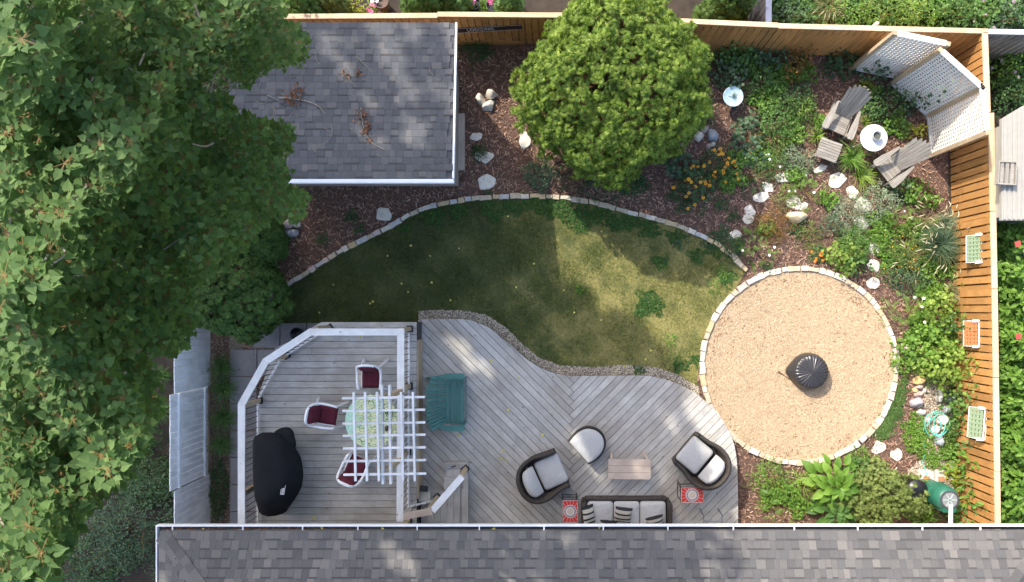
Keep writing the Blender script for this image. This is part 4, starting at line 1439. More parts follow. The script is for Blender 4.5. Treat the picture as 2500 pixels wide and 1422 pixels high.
for sx in (-1, 1):
    for k, (dx, ln) in enumerate(((-.015, .115), (.035, .10), (.075, .08))):
        pts = []
        for j in range(9):
            u = j / 8
            pts.append((dx + u * ln * .35 + .012 * math.sin(u * math.pi), sx * (.012 + u * ln), .355 + .01 * u))
        for j in range(8, -1, -1):
            u = j / 8
            pts.append((dx + u * ln * .35 - .012 * math.sin(u * math.pi), sx * (.012 + u * ln), .355 + .01 * u))
        df.tube(pts, .0032, 5, closed=True)
obj('dragonfly_relief', df, plain('relief_grey', (.22, .29, .33), .6), bb_)

# plastic patio chairs with burgundy cushions; front = -Y
def resin_chair(label, loc, rz, tilt=0):
    t_ = thing('patio_chair', label, 'chair', loc, rz, 'white resin chairs around the patio table')
    p = M['plastic']
    path = [(-.235, -.27, .60), (-.25, -.24, .63), (-.265, -.05, .645), (-.262, .12, .66), (-.235, .23, .78), (-.14, .275, .90), (0, .285, .92), (.14, .275, .90), (.235, .23, .78), (.262, .12, .66), (.265, -.05, .645), (.25, -.24, .63), (.235, -.27, .60)]
    path = smooth_path(path, 3)
    mb = MB()
    vs, fs = [], []
    for i, q in enumerate(path):
        q = Vector(q)
        t2 = Vector(path[min(i + 1, len(path) - 1)]) - Vector(path[max(i - 1, 0)])
        s_ = Vector((t2.y, -t2.x, 0)).normalized()
        for sx, dz in ((-.027, 0), (0, .012), (.027, 0), (.022, -.03), (-.022, -.03)):
            vs.append(tuple(q + s_ * sx + Vector((0, 0, dz))))
    k = len(path)
    for i in range(k - 1):
        for j in range(5):
            fs.append((i * 5 + j, i * 5 + (j + 1) % 5, i * 5 + 5 + (j + 1) % 5, i * 5 + 5 + j))
    fs += [(0, 1, 2, 3, 4), tuple(range((k - 1) * 5, k * 5))[::-1]]
    mb.add(vs, fs)
    obj('arm_frame', mb, p, t_, smooth=True)
    for s_ in (-1, 1):
        obj('leg', MB().bar((s_ * .235, -.25, .62), (s_ * .285, -.33, .0), .035, .05), p, t_)
        obj('leg', MB().bar((s_ * .20, .20, .60), (s_ * .28, .36, .0), .035, .05), p, t_)
    obj('seat_shell', MB().prism(rrect(.47, .46, .06), .40, .425, M=Matrix.Translation((0, -.03, 0))), p, t_)
    obj('back_shell', MB().bar((0, .19, .42), (0, .265, .88), .36, .015, up=(0, -1, 0)), p, t_)
    # tufted cushions: a grid that dips at the buttons
    def tuft(w, h, nx, ny, Mx, nm):
        N = 14
        vs, fs = [], []
        for j in range(N + 1):
            for i in range(N + 1):
                u, v = i / N, j / N
                x, y = (u - .5) * w, (v - .5) * h
                ed = min(u, 1 - u, v, 1 - v)
                z = .055 * min(1, (ed * 7)) ** .5
                z += .016 * (abs(math.sin(u * nx * math.pi)) * abs(math.sin(v * ny * math.pi)) - .5)
                vs.append((x * (1 - .02 * math.sin(v * 9)), y, z))
        for j in range(N):
            for i in range(N):
                a = j * (N + 1) + i
                fs.append((a, a + 1, a + N + 2, a + N + 1))
        m_ = MB().add(vs, fs, 0, Mx)
        m_.add([(-w / 2, -h / 2, -.005), (w / 2, -h / 2, -.005), (w / 2, h / 2, -.005), (-w / 2, h / 2, -.005)], [(3, 2, 1, 0)], 0, Mx)
        obj(nm, m_, M['burgundy'], t_, smooth=True)
    tuft(.42, .43, 3, 3, Matrix.Translation((0, -.045, .43)), 'seat_cushion')
    tuft(.40, .44, 3, 2, Matrix.Translation((0, .195, .66)) @ Matrix.Rotation(R(76), 4, 'X'), 'back_cushion')
    return t_


resin_chair('white resin chair with burgundy cushions above the patio table, facing down', (*W(906, 920, ZU + .45), ZU), pw(0, 1) + R(90))
resin_chair('white resin chair with burgundy cushions left of the patio table, facing right', (*W(795, 1013, ZU + .45), ZU), pw(1, .17) + R(90))
resin_chair('white resin chair with burgundy cushions below the patio table, partly under the pergola', (*W(868, 1143, ZU + .45), ZU), pw(.42, -.9) + R(90))

# patio table with patterned cloth
ptb = thing('patio_table', 'round patio table with green and yellow leaf patterned cloth under the pergola', 'table', (*W(908, 1030, ZU + .72), ZU))
t = NT('leaf_pattern_cloth')
tc = t.n('TexCoord').outputs['Object']
mp = t.n('Mapping'); mp.inputs['Scale'].default_value = (1, 2.6, 1); mp.inputs['Rotation'].default_value = (0, 0, R(35))
nz = t.n('TexNoise'); nz.inputs['Scale'].default_value = 3.5
t.l(tc, nz.inputs['Vector'])
md = t.mix(.12, tc, nz.outputs['Color'])
t.l(md, mp.inputs[0])
vo = t.n('TexVoronoi', feature='DISTANCE_TO_EDGE'); vo.inputs['Scale'].default_value = 9
t.l(mp.outputs[0], vo.inputs['Vector'])
vc = t.n('TexVoronoi'); vc.inputs['Scale'].default_value = 9
t.l(mp.outputs[0], vc.inputs['Vector'])
leaf = t.ramp(vc.outputs['Color'], [(.2, (.62, .64, .34)), (.5, (.72, .72, .45)), (.8, (.45, .60, .34))])
pat = t.mix(t.ramp(vo.outputs['Distance'], [(.03, (1, 1, 1)), (.07, (0, 0, 0))]), leaf, (.16, .22, .10))
sx_ = t.n('SeparateXYZ'); t.l(tc, sx_.inputs[0])
mint = t.ramp(t.noise(tc, 45, 3), [(.4, (.30, .55, .38)), (.6, (.52, .72, .58))])
f = t.ramp(sx_.outputs[0], [(0, (1, 1, 1)), (1, (0, 0, 0))])
mr = t.n('MapRange'); mr.inputs['From Min'].default_value = -.42; mr.inputs['From Max'].default_value = -.28; t.l(sx_.outputs[0], mr.inputs[0])
t.l(t.mix(mr.outputs[0], mint, pat), t.b.inputs['Base Color']); t.b.inputs['Roughness'].default_value = .5
obj('tabletop', MB().lathe([(0, .69), (.585, .69), (.60, .70), (.60, .715), (.59, .722), (0, .722)], 56), t.m, ptb)
for k in range(4):
    a_ = R(45 + 90 * k)
    obj('leg', MB().tube([(.42 * math.cos(a_), .42 * math.sin(a_), .69), (.5 * math.cos(a_), .5 * math.sin(a_), 0)], .018, 6), M['plastic'], ptb)
vs_ = thing('brown_jar', 'small dark brown jar standing on the patterned patio table', 'jar', (*W(945, 1047, ZU + .80), ZU + .722))
obj('jar', MB().lathe([(0, 0), (.05, 0), (.06, .05), (.05, .10), (.035, .12), (0, .12)], 20), plain('brown_glaze', (.05, .03, .02), .4), vs_, smooth=True)
vs_ = thing('plant_pot', 'tiny pot with a bushy green plant on the patterned patio table', 'plant', (*W(950, 1008, ZU + .80), ZU + .722))
obj('pot', MB().lathe([(0, 0), (.04, 0), (.055, .07), (.05, .07), (0, .06)], 16), plain('terracotta', (.30, .14, .08), .8), vs_)
n = 160
th = rng.uniform(0, 6.28, n); q = rng.random(n) ** .5
P = np.stack([.09 * q * np.cos(th), .09 * q * np.sin(th), .07 + .06 * (1 - q * q)], -1)
V, T = scatter([(-.5, 0, 0), (0, -.3, 0), (.5, 0, 0), (0, .3, 0)], [(0, 1, 2), (0, 2, 3)], frames(rng.normal(0, .6, (n, 3)) + [0, 0, 1], rng.normal(0, 1, (n, 3))), P, rng.uniform(.02, .04, n))
o = link('foliage', np_mesh('foliage', V, T, G['mid']), vs_); o['kind'] = 'stuff'

# grill under a black cover
gr = thing('covered_grill', 'barbecue grill under a fitted black fabric cover against the railing', 'grill', (*W(672, 1155, ZU), ZU))
gx, gy = gr.location.x, gr.location.y
def gring(pts, z):
    out = []
    for p in smooth_path(pts, 3, True):
        w_ = W(p[0], p[1], z)
        out.append((w_[0] - gx, w_[1] - gy, z - ZU))
    return out
base = [(640, 1080), (705, 1075), (722, 1100), (735, 1140), (736, 1180), (722, 1215), (700, 1240), (660, 1243), (645, 1200), (640, 1130)]
mid = [(625, 1064), (680, 1058), (712, 1082), (734, 1118), (740, 1160), (733, 1196), (712, 1228), (690, 1255), (640, 1258), (624, 1215), (620, 1120)]
top = [(622, 1066), (668, 1060), (694, 1082), (712, 1125), (716, 1165), (706, 1202), (684, 1230), (668, 1250), (640, 1252), (621, 1210), (617, 1120)]
lid = [(628, 1082), (660, 1078), (686, 1098), (698, 1130), (700, 1165), (690, 1198), (668, 1222), (648, 1232), (630, 1222), (624, 1180), (622, 1130)]
def jag(r, a):
    out = []
    for i, p in enumerate(r):
        k = 1 + a * math.sin(i * 2.3)
        out.append((p[0] * k, p[1] * k, p[2]))
    return out
def pad(p):
    return p if len(p) == 11 else p[:7] + [((p[6][0] + p[7][0]) / 2, (p[6][1] + p[7][1]) / 2)] + p[7:]
rings = [jag(gring(pad(base), ZU + .03), .03), jag(gring(pad(base), ZU + .35), .02), jag(gring(mid, ZU + .62), .012), gring(mid, ZU + .82), gring(top, ZU + .95), gring(lid, ZU + 1.10)]
cen = np.mean([r[:2] for r in rings[-1]], 0)
rings.append([(cen[0] + (p[0] - cen[0]) * .55, cen[1] + (p[1] - cen[1]) * .7, p[2] + .035) for p in rings[-1]])
rings.append([(cen[0] + (p[0] - cen[0]) * .05, cen[1] + (p[1] - cen[1]) * .3, p[2] + .012) for p in rings[-1]])
obj('cover', MB().loft(rings), M['cover'], gr, smooth=True)
# bulge of the side shelf at the upper end
bl = [gring([(668, 1060), (680, 1048), (700, 1043), (714, 1050), (720, 1068), (722, 1092), (700, 1095), (682, 1080)], z) for z in (ZU + .3, ZU + .6, ZU + .80)]
c_ = np.mean([p[:2] for p in bl[-1]], 0)
bl.append([(c_[0] + (p[0] - c_[0]) * .7, c_[1] + (p[1] - c_[1]) * .7, p[2] + .05) for p in bl[-1]])
bl.append([(c_[0] + (p[0] - c_[0]) * .1, c_[1] + (p[1] - c_[1]) * .1, p[2] + .02) for p in bl[-1]])
obj('side_bulge', MB().loft(bl), M['cover'], gr, smooth=True)
lw = W3(691, 1196, ZU + 1.10)
lb = obj('label', MB().box((0, 0, 0), (.20, .075, .012)), plain('label_black', (.02, .02, .022), .6), gr, world=True, loc=(lw.x, lw.y, lw.z), rz=(R(4), R(12), R(84)))
wl = plain('label_white', (.70, .72, .75), .6)
mb = MB()
for a, b in (((-.1, -.0375), (.1, -.0375)), ((-.1, .0375), (.1, .0375)), ((-.1, -.0375), (-.1, .0375)), ((.1, -.0375), (.1, .0375))):
    mb.bar((*a, .007), (*b, .007), .007, .004)
for i in range(7):
    x = -.085 + i * .018
    mb.bar((x, -.024 + .008 * (i % 2), .008), (x + .004, .022 - .006 * (i % 3), .008), .010, .003)
obj('label_print', mb, wl, lb)
obj('label_band', MB().box((.072, 0, .007), (.035, .058, .003)), plain('label_red', (.38, .03, .06), .6), lb)

# teal adirondack loveseat, back to the left, seat to the right (front = +X)
lv = thing('teal_loveseat', 'teal painted slatted adirondack bench beside the raised deck, facing right', 'bench', (*W(1098, 980, ZL + .35), ZL))
for i in range(12):
    x = -.03 + i * .031
    z = .30 + (.0 if 1 < i < 9 else .015) + .006 * abs(i - 5)
    obj('seat_slat', MB().box((0, 0, 0), (1.03, .027, .02)), M['teal'], lv, loc=(x, 0, z), rz=R(90))
NS = 15
for i in range(NS):
    u = (i - (NS - 1) / 2) / ((NS - 1) / 2)
    y0, y1 = u * .44, u * .60
    L = .80 - .16 * max(0, abs(u) - .55) / .45
    a = Vector((-.045 + .03 * abs(u) ** 3, y0, .29)); b = Vector((-.045 - .40 * L / .8, y1, .29 + .62 * L / .8))
    d = (b - a); ln = d.length; ux = d.normalized()
    uy = Vector((0, 1, 0)) - ux * ux.y; uy.normalize(); uz = ux.cross(uy)
    w0, w1 = .050, .069
    mb = MB().prism([(0, -w0 / 2), (ln, -w1 / 2), (ln, w1 / 2), (0, w0 / 2)], -.009, .009)
    o = link('back_slat', mb.mesh('back_slat', M['teal']), lv)
    Mx = Matrix((ux, uy, uz)).transposed().to_4x4(); Mx.translation = a
    o.matrix_basis = Mx
obj('back_brace', MB().bar((-.26, -.5, .56), (-.26, .5, .56), .03, .07), M['teal'], lv)
obj('seat_rail', MB().box((0, 0, 0), (1.06, .04, .05)), M['teal'], lv, loc=(-.055, 0, .335), rz=R(90))
for s_ in (-1, 1):
    arm = [(-.40, -.02), (-.25, -.035), (-.08, -.075), (.05, -.09), (.34, -.09), (.38, -.06), (.38, .03), (.34, .05), (.02, .045), (-.2, .03), (-.40, .02)]
    arm = [(x, y * -s_) for x, y in arm]
    obj('armrest', MB().prism(arm, -.011, .011), M['teal'], lv, loc=(.0, s_ * .585, .545), rz=0, bevel=.004)
    obj('leg', MB().box((.32, s_ * .535, .265), (.09, .03, .53)), M['teal'], lv)
    obj('leg', MB().bar((.36, s_ * .52, .28), (-.60, s_ * .52, .05), .03, .11), M['teal'], lv)
obj('front_board', MB().box((.365, 0, .26), (.025, 1.04, .10)), M['teal'], lv)

# wicker lounge set
def wicker_chair(label, loc, rz, s1=1):
    """front = -Y; bucket shaped wicker shell, seat + back cushion"""
    t_ = thing('wicker_armchair', label, 'armchair', loc, rz, 'wicker armchairs on the lower deck')
    # shell : U shaped wall
    ctr = [(-.40, -.40), (-.42, -.10), (-.44, .16), (-.36, .38), (-.20, .50), (0, .53), (.20, .50), (.36, .38), (.44, .16), (.42, -.10), (.40, -.40)]
    ctr = smooth_path(ctr, 3)
    n = len(ctr)
    mb = MB()
    vs = []
    for i, (x, y) in enumerate(ctr):
        t2 = np.array(ctr[min(i + 1, n - 1)]) - np.array(ctr[max(i - 1, 0)]); t2 = t2 / np.linalg.norm(t2)
        nn_ = np.array([t2[1], -t2[0]])     # outward?
        if nn_ @ np.array([x, y - .05]) < 0:
            nn_ = -nn_
        back = max(0, (y + .1) / .63)
        zt = .58 + .24 * back ** 1.5
        lean = .02 + .10 * back
        for off, z in ((-.035, .12), (.035, .12), (.05 + lean * .5, zt - .2), (.05 + lean, zt - .02), (.02 + lean, zt), (-.02 + lean, zt), (-.04 + lean, zt - .03), (-.04, .3)):
            vs.append((x + nn_[0] * off, y + nn_[1] * off, z))
    fs = []
    for i in range(n - 1):
        for j in range(8):
            fs.append((i * 8 + j, i * 8 + (j + 1) % 8, i * 8 + 8 + (j + 1) % 8, i * 8 + 8 + j))
    fs += [tuple(range(8)), tuple(range((n - 1) * 8, n * 8))[::-1]]
    mb.add(vs, fs)
    obj('wicker_shell', mb, M['wick'], t_, smooth=True)
    obj('seat_base', MB().prism([(-.39, -.40), (.39, -.40), (.40, .1), (.34, .34), (.18, .46), (-.18, .46), (-.34, .34), (-.40, .1)], .10, .30), M['wick'], t_)
    sc_ = [(x, y) for x, y in rrect(.72, .62, .08, 4)]
    obj('seat_cushion', puff([(x, y - .12) for x, y in sc_], .30, .46, .05), M['cushion'], t_, smooth=True)
    bc = [(-.30, .0), (-.36, -.22), (-.15, -.26), (.15, -.26), (.36, -.22), (.30, .0), (.20, .16), (0, .2), (-.20, .16)]
    bc = [(x, y) for x, y in smooth_path([(-.355, 0), (-.34, .30), (-.18, .42), (0, .44), (.18, .42), (.34, .30), (.355, 0)], 2)]
    obj('back_cushion', puff([(x * .96, -.10 + y * .92) for x, y in bc], -.07, .07, .05, M=Matrix.Translation((0, .30, .60)) @ Matrix.Rotation(R(50), 4, 'X')), M['cushion'], t_, smooth=True)
    return t_


wicker_chair('dark wicker armchair with pale grey cushions left of the coffee table', (*W(1334, 1158, ZL + .42), ZL), pw(.88, -.40) + R(90))
wicker_chair('dark wicker armchair with pale grey cushions at the right edge of the deck', (*W(1706, 1120, ZL + .42), ZL), pw(-.78, -.66) + R(90))
ot = thing('wicker_ottoman', 'half round dark wicker ottoman with pale grey cushion above the coffee table', 'ottoman', (*W(1440, 1083, ZL + .36), ZL), R(-37))
op = smooth_path([(-.36, -.34), (-.40, -.05), (-.33, .20), (-.15, .34), (.05, .37), (.24, .28), (.36, .08), (.38, -.2), (.34, -.34)], 3)
ot.rotation_euler = (0, 0, pw(.64, -.55) - R(90))
def ofs(p, k):
    return [(x * k, y * k) for x, y in p]
obj('wicker_shell', MB().loft([[(x * .94, y * .94, .0) for x, y in op], [(x * 1.03, y * 1.03, .18) for x, y in op], [(x * 1.04, y * 1.04, .37) for x, y in op], [(x * .98, y * .98, .375) for x, y in op], [(x * .96, y * .96, .30) for x, y in op]]), M['wick'], ot, smooth=True)
obj('cushion', puff([(x * .955 - .0, y * .955 - .02) for x, y in op], .30, .44, .05), M['cushion'], ot, smooth=True)

so = thing('wicker_sofa', 'long dark wicker sofa with three pale grey seat cushions under the eave', 'sofa', (*W(1530, 1260, ZL + .42), ZL))
sw_ = 2.13
obj('wicker_base', MB().box((0, -.08, .17), (sw_ - .06, .84, .26)), M['wick'], so)
for s_ in (-1, 1):
    obj('armrest', puff(rrect(.115, .80, .05), .10, .57, .03, M=Matrix.Translation((s_ * (sw_ / 2 - .065), -.06, 0))), M['wick'], so, smooth=True)
obj('front_edge', puff(rrect(sw_ - .16, .07, .03), .08, .315, .02, M=Matrix.Translation((0, .355, 0))), M['wick'], so, smooth=True)
obj('backrest', MB().box((0, -.55, .45), (sw_, .14, .72)), M['wick'], so)
cw = (sw_ - .27) / 3
for i in range(3):
    obj('seat_cushion', puff(rrect(cw - .008, .80, .07), .30, .45, .045, M=Matrix.Translation(((i - 1) * cw, -.07, 0)), crown=.025), M['cushion'], so, smooth=True)
    obj('back_cushion', puff(rrect(cw - .02, .46, .07), -.07, .07, .045, M=Matrix.Translation(((i - 1) * cw, -.42, .66)) @ Matrix.Rotation(R(75), 4, 'X')), M['cushion'], so, smooth=True)


def pillow(label, px, py, z, w, h, rz, tx=0, ty=0, n=4):
    t_ = thing('striped_pillow', label, 'pillow', W3(px, py, z), 0, 'black and cream striped pillows on the sofa')
    t_.rotation_euler = Matrix.Rotation(rz, 3, 'Z').to_euler() if not (tx or ty) else (Matrix.Rotation(rz, 3, 'Z') @ Matrix.Rotation(ty, 3, 'Y') @ Matrix.Rotation(tx, 3, 'X')).to_euler()
    N = 18
    for nm, mt, sel in (('cover', M['stripe_l'], 0), ('stripes', M['stripe_d'], 1)):
        vs, fs = [], []
        for sgn in (1, -1):
            o_ = len(vs)
            for j in range(N + 1):
                for i in range(N + 1):
                    u, v = i / N * 2 - 1, j / N * 2 - 1
                    k = 1 - .07 * (1 - v * v) if True else 1
                    x = u * w / 2 * (1 - .06 * (1 - v * v)); y = v * h / 2 * (1 - .06 * (1 - u * u))
                    vs.append((x, y, sgn * .075 * ((1 - u ** 2) * (1 - v ** 2)) ** .45 + .002 * sel * sgn))
            for j in range(N):
                band = 1 if (j in (0, 4, 5, 10, 11, 16, 17)) else 0
                if band != sel:
                    continue
                for i in range(N):
                    a = o_ + j * (N + 1) + i
                    fs.append((a, a + 1, a + N + 2, a + N + 1) if sgn > 0 else (a, a + N + 1, a + N + 2, a + 1))
        obj(nm, MB().add(vs, fs), mt, t_, smooth=True)
    mb = MB()
    for i in range(15):
        for s_ in (-1, 1):
            x = -w / 2 + (i + .5) * w / 15
            mb.box((x, s_ * (h / 2 * .985 + .0), 0), (.018, .03, .012))
    obj('tassels', mb, M['stripe_d'], t_)


pillow('striped pillow leaning on the left arm of the sofa', 1437, 1257, .78, .34, .40, R(8), 0, R(38))
pillow('striped pillow lying low at the eave between the left and middle cushions', 1484, 1283, .80, .40, .36, R(-6), R(40))
pillow('large striped pillow leaning at the middle of the sofa', 1521, 1257, .76, .40, .40, R(-7), R(22), 0)
pillow('striped pillow tilted at the right end of the sofa', 1599, 1274, .76, .42, .34, R(14), R(30))

ct = thing('coffee_table', 'low rectangular coffee table of three beige boards', 'table', (*W(1537, 1146, ZL + .42), ZL), R(-.6))
for i in range(3):
    obj('board', MB().box((0, 0, 0), (1.0, .155, .03)), M['beige'], ct, loc=(0, (i - 1) * .161, .41), bevel=.004)
for sx in (-1, 1):
    for sy in (-1, 1):
        obj('leg', MB().bar((sx * .43, sy * .20, .395), (sx * .40, sy * .30, 0), .05, .05), M['beige'], ct)


def tile_table(label, px, py, rz, h):
    t_ = thing('tile_table', label, 'table', (*W(px, py, ZL + h), ZL), rz, 'red mosaic tile side tables beside the sofa')
    red = bpy.data.materials.get('red_tile') or plain('red_tile', (.52, .035, .03), .35, var=.12, scale=30)
    gr_ = bpy.data.materials.get('cream_grout') or plain('cream_grout', (.66, .58, .55), .6)
    bl_ = bpy.data.materials.get('blue_grey_tile') or plain('blue_grey_tile', (.12, .14, .20), .35)
    sd_ = bpy.data.materials.get('sand_tile') or plain('sand_tile', (.44, .38, .28), .5, var=.3, scale=60)
    w, d = .52, .35
    obj('frame', MB().box((0, 0, h - .02), (w + .02, d + .02, .03)), M['black'], t_)
    obj('tile_top', MB().box((0, 0, h), (w, d, .012)), red, t_)
    mb = MB()
    for a, b in (((-w / 2, -d / 2), (w / 2, -d / 2)), ((-w / 2, d / 2), (w / 2, d / 2)), ((-w / 2, -d / 2), (-w / 2, d / 2)), ((w / 2, -d / 2), (w / 2, d / 2))):
        mb.bar((a[0] * .98, a[1] * .98, h + .008), (b[0] * .98, b[1] * .98, h + .008), .010, .004)
    for k in range(18):
        a_ = k * math.pi / 9 + R(0)
        c_, s_ = math.cos(a_), math.sin(a_)
        rr = min(w / 2 * .96 / max(abs(c_), 1e-6), d / 2 * .96 / max(abs(s_), 1e-6))
        if rr > .155:
            mb.bar((.15 * c_, .15 * s_, h + .007), (rr * c_, rr * s_, h + .007), .006, .003)
    mb.lathe([(0, h + .006), (.152, h + .006), (.152, h + .0095), (0, h + .0095)], 40)
    obj('grout', mb, gr_, t_)
    for r0, r1, n_, mt, nm in ((.100, .140, 22, bl_, 'ring_tiles'), (.012, .075, 12, sd_, 'centre_tiles')):
        mb = MB()
        for k in range(n_):
            a0, a1 = 2 * math.pi * (k + .14) / n_, 2 * math.pi * (k + .86) / n_
            mb.prism([(r0 * math.cos(a0), r0 * math.sin(a0)), (r1 * math.cos(a0), r1 * math.sin(a0)), (r1 * math.cos(a1), r1 * math.sin(a1)), (r0 * math.cos(a1), r0 * math.sin(a1))], h + .0095, h + .0125)
        obj(nm, mb, mt, t_)
    for sx in (-1, 1):
        obj('leg_frame', MB().tube([(sx * w * .48, -d * .46, h - .03), (sx * w * .48 + (.0), -d * .46, 0), (sx * w * .48, d * .46, 0), (sx * w * .48, d * .46, h - .03)], .011, 4), M['black'], t_)
    return t_


tile_table('red mosaic tile side table at the left end of the sofa', 1392, 1249, R(90), .52)
tile_table('red mosaic tile side table at the right end of the sofa', 1690, 1209, 0, .52)
# the loops of their smaller nesting partners
for px, py, w, d, rz, lab in ((1391, 1222, .34, .20, 0, 'black metal nesting frame sticking out above the left tile table'), (1683, 1195, .46, .30, R(2), 'black metal nesting frame behind the right tile table')):
    nf_ = thing('nesting_frame', lab, 'table frame', (*W(px, py, ZL + .3), ZL), rz)
    obj('frame', MB().tube([(-w / 2, -d / 2, .40), (-w / 2, d / 2, .40), (w / 2, d / 2, .40), (w / 2, -d / 2, .40)], .013, 4, closed=True), M['black'], nf_)
    for sx in (-1, 1):
        obj('leg', MB().tube([(sx * w / 2, d / 2, .40), (sx * w / 2, d / 2, 0)], .012, 4), M['black'], nf_)
sf = thing('metal_stand', 'grey metal folding stand poking out from under the gutter', 'stand', (*W(1740, 1275, ZL + .4), ZL))
gm = plain('grey_tube', (.22, .24, .26), .45, .5)
obj('frame', MB().tube([(-.22, .16, .42), (-.20, -.5, .42), (.2, -.5, .42), (.22, .16, .42)], .014, 6), gm, sf)
obj('cross_bar', MB().tube([(-.21, .03, .42), (.21, .03, .42)], .014, 6), gm, sf)
for sx in (-.22, .22):
    obj('leg', MB().tube([(sx, .16, .42), (sx, .2, 0)], .014, 6), gm, sf)

# fire pit under a drawn black cover
fp = thing('covered_fire_pit', 'round fire pit under a shiny black pleated cover on the gravel circle', 'fire pit', (*W(1970, 906, .0), 0))
n_ = 120
def fr(r, z, am, ph=0, pinch=0, cx=0, cy=0):
    out = []
    for j in range(n_):
        a_ = 2 * math.pi * j / n_
        k = 1 + am * (math.sin(a_ * 31 + ph) * .6 + math.sin(a_ * 47 + 1.3) * .4)
        if pinch:
            k += pinch * math.exp(-((((a_ - math.pi + math.pi) % (2 * math.pi)) - math.pi) / .33) ** 2)
        out.append((cx + r * k * math.cos(a_), cy + r * k * math.sin(a_), z))
    return out
# pinch points to -X
tx_ = 0.0
prof = [fr(.44, 0, .01, 0, .20), fr(.45, .12, .01, 0, .20), fr(.425, .24, .008, 0, .04), fr(.40, .315, .012, .2, .0, .0), fr(.385, .335, .02, .4, 0), fr(.30, .355, .03, .8), fr(.20, .375, .045, 1.0), fr(.10, .39, .06, 1.2), fr(.02, .40, .05, 1.3)]
prof = [[(-(p[0]) if False else p[0], p[1], p[2] + (.012 * math.sin(math.atan2(p[1], p[0]) * 27) + .008 * math.sin(math.atan2(p[1], p[0]) * 41)) * (1 if 3 < i < 8 else 0) * math.hypot(p[0], p[1]) / .35) for p in r_] for i, r_ in enumerate(prof)]
t = NT('shiny_black_vinyl'); t.b.inputs['Base Color'].default_value = (.035, .033, .035, 1); t.b.inputs['Roughness'].default_value = .30
o = obj('cover', MB().loft(prof), t.m, fp, smooth=True)
rk = thing('fire_poker', 'thin iron poker lying on the gravel by the fire pit cover', 'tool', (*W(1915, 918), .03), pw(.85, .55))
obj('rod', MB().tube([(-.19, .0, .01), (-.1, 0, .01), (.24, 0, .012)], .006, 6), plain('rusty_iron', (.10, .05, .03), .7, .3), rk)
obj('handle', MB().tube([(-.20, -.013, .01), (-.08, -.013, .01), (-.08, .013, .01), (-.20, .013, .01)], .004, 5, closed=True), bpy.data.materials['rusty_iron'], rk)

# rain barrel
rb = thing('rain_barrel', 'green plastic rain barrel with round grey screen lid under the downspout', 'barrel', (*W(2292, 1190, 0), 0))
grn = plain('barrel_green', (.022, .13, .085), .42, var=.12)
prof = [(.0, .0), (.25, .0), (.265, .05), (.262, .3), (.285, .5), (.29, .62), (.275, .66), (.285, .70), (.27, .88), (.225, .96), (.205, .98), (.0, .98)]
bx0, by0 = W(2292, 1190)
tp_ = W(2318, 1221, .98)
obj('body', MB().lathe([(r * 1.03, z) for r, z in prof], 36), grn, rb, smooth=True)
rb.location = (tp_[0], tp_[1], 0)
obj('lid_ring', MB().lathe([(0, .975), (.215, .975), (.215, 1.0), (.18, 1.005), (.175, .99), (0, .99)], 36), plain('dark_ring', (.06, .065, .08), .5), rb, smooth=False)
obj('screen', MB().lathe([(0, .991), (.172, .991), (.172, .996), (0, .996)], 36), plain('grey_screen', (.22, .225, .23), .6, var=.2, scale=60), rb)
mb = MB()
for k in range(3):
    a_ = R(60 * k)
    mb.bar((-.165 * math.cos(a_), -.165 * math.sin(a_), 1.0), (.165 * math.cos(a_), .165 * math.sin(a_), 1.0), .022, .006)
obj('spokes', mb, plain('pale_spokes', (.36, .44, .43), .5), rb)
obj('back_rib', MB().box((0, -.235, .5), (.30, .10, .98)), grn, rb)
obj('spigot', MB().tube([(-.06, .27, .12), (-.06, .34, .12), (-.06, .34, .06)], .014, 8), plain('brass', (.5, .36, .1), .4, .7), rb)
bk = thing('black_bin', 'black plastic bin half hidden by the spreading juniper', 'bin', (*W(2240, 1198, .6), 0))
obj('body', MB().lathe([(.0, 0), (.20, 0), (.23, .55), (.245, .56), (.245, .60), (.0, .62)], 28), plain('black_plastic', (.016, .017, .024), .35), bk, smooth=True)

# boards hung on the side fence: folded webbed lawn chairs
def lawn_chair(label, px, py, web, ln, rz=0):
    xw = W(2424, 600, HF)[0] - .12
    wz = H - F * (xw + .06) / (px - NX)           # height at which the panel sits in front of the fence
    yw = W(px, py, wz)[1]
    t_ = thing('folded_lawn_chair', label, 'folding chair', (xw, yw, wz), rz, 'folded webbed lawn chairs hung on the side fence')
    fr_ = M['plastic']
    # panel hangs nearly flat against the fence, top leaning out
    Mt = Matrix.Rotation(R(-55), 4, 'Y')
    obj('frame', MB().tube([(-.16, -ln / 2, 0), (.14, -ln / 2, 0), (.17, -ln / 2 + .03, 0), (.17, ln / 2 - .03, 0), (.14, ln / 2, 0), (-.16, ln / 2, 0)], .014, 6, closed=True, M=Mt), fr_, t_)
    for s_ in (-1, 1):
        obj('armrest', MB().prism([(-.02, -.03), (.10, -.025), (.14, 0), (.10, .035), (-.02, .03)], .03, .05, M=Mt @ Matrix.Translation((.07, s_ * (ln / 2 + .005), 0))), fr_, t_)
    for i in range(4):
        obj('strap', MB().box((-.115 + i * .075, 0, .010), (.06, ln - .02, .004), M=Mt), web, t_)
    for i in range(7):
        y = -ln / 2 + .04 + i * (ln - .08) / 6
        obj('strap', MB().box((0, y, .016), (.30, .045, .004), M=Mt), web, t_)
    obj('cross_tube', MB().tube([(.20, -ln / 2 - .01, -.03), (.20, ln / 2 + .01, -.03)], .009, 6, M=Mt), fr_, t_)


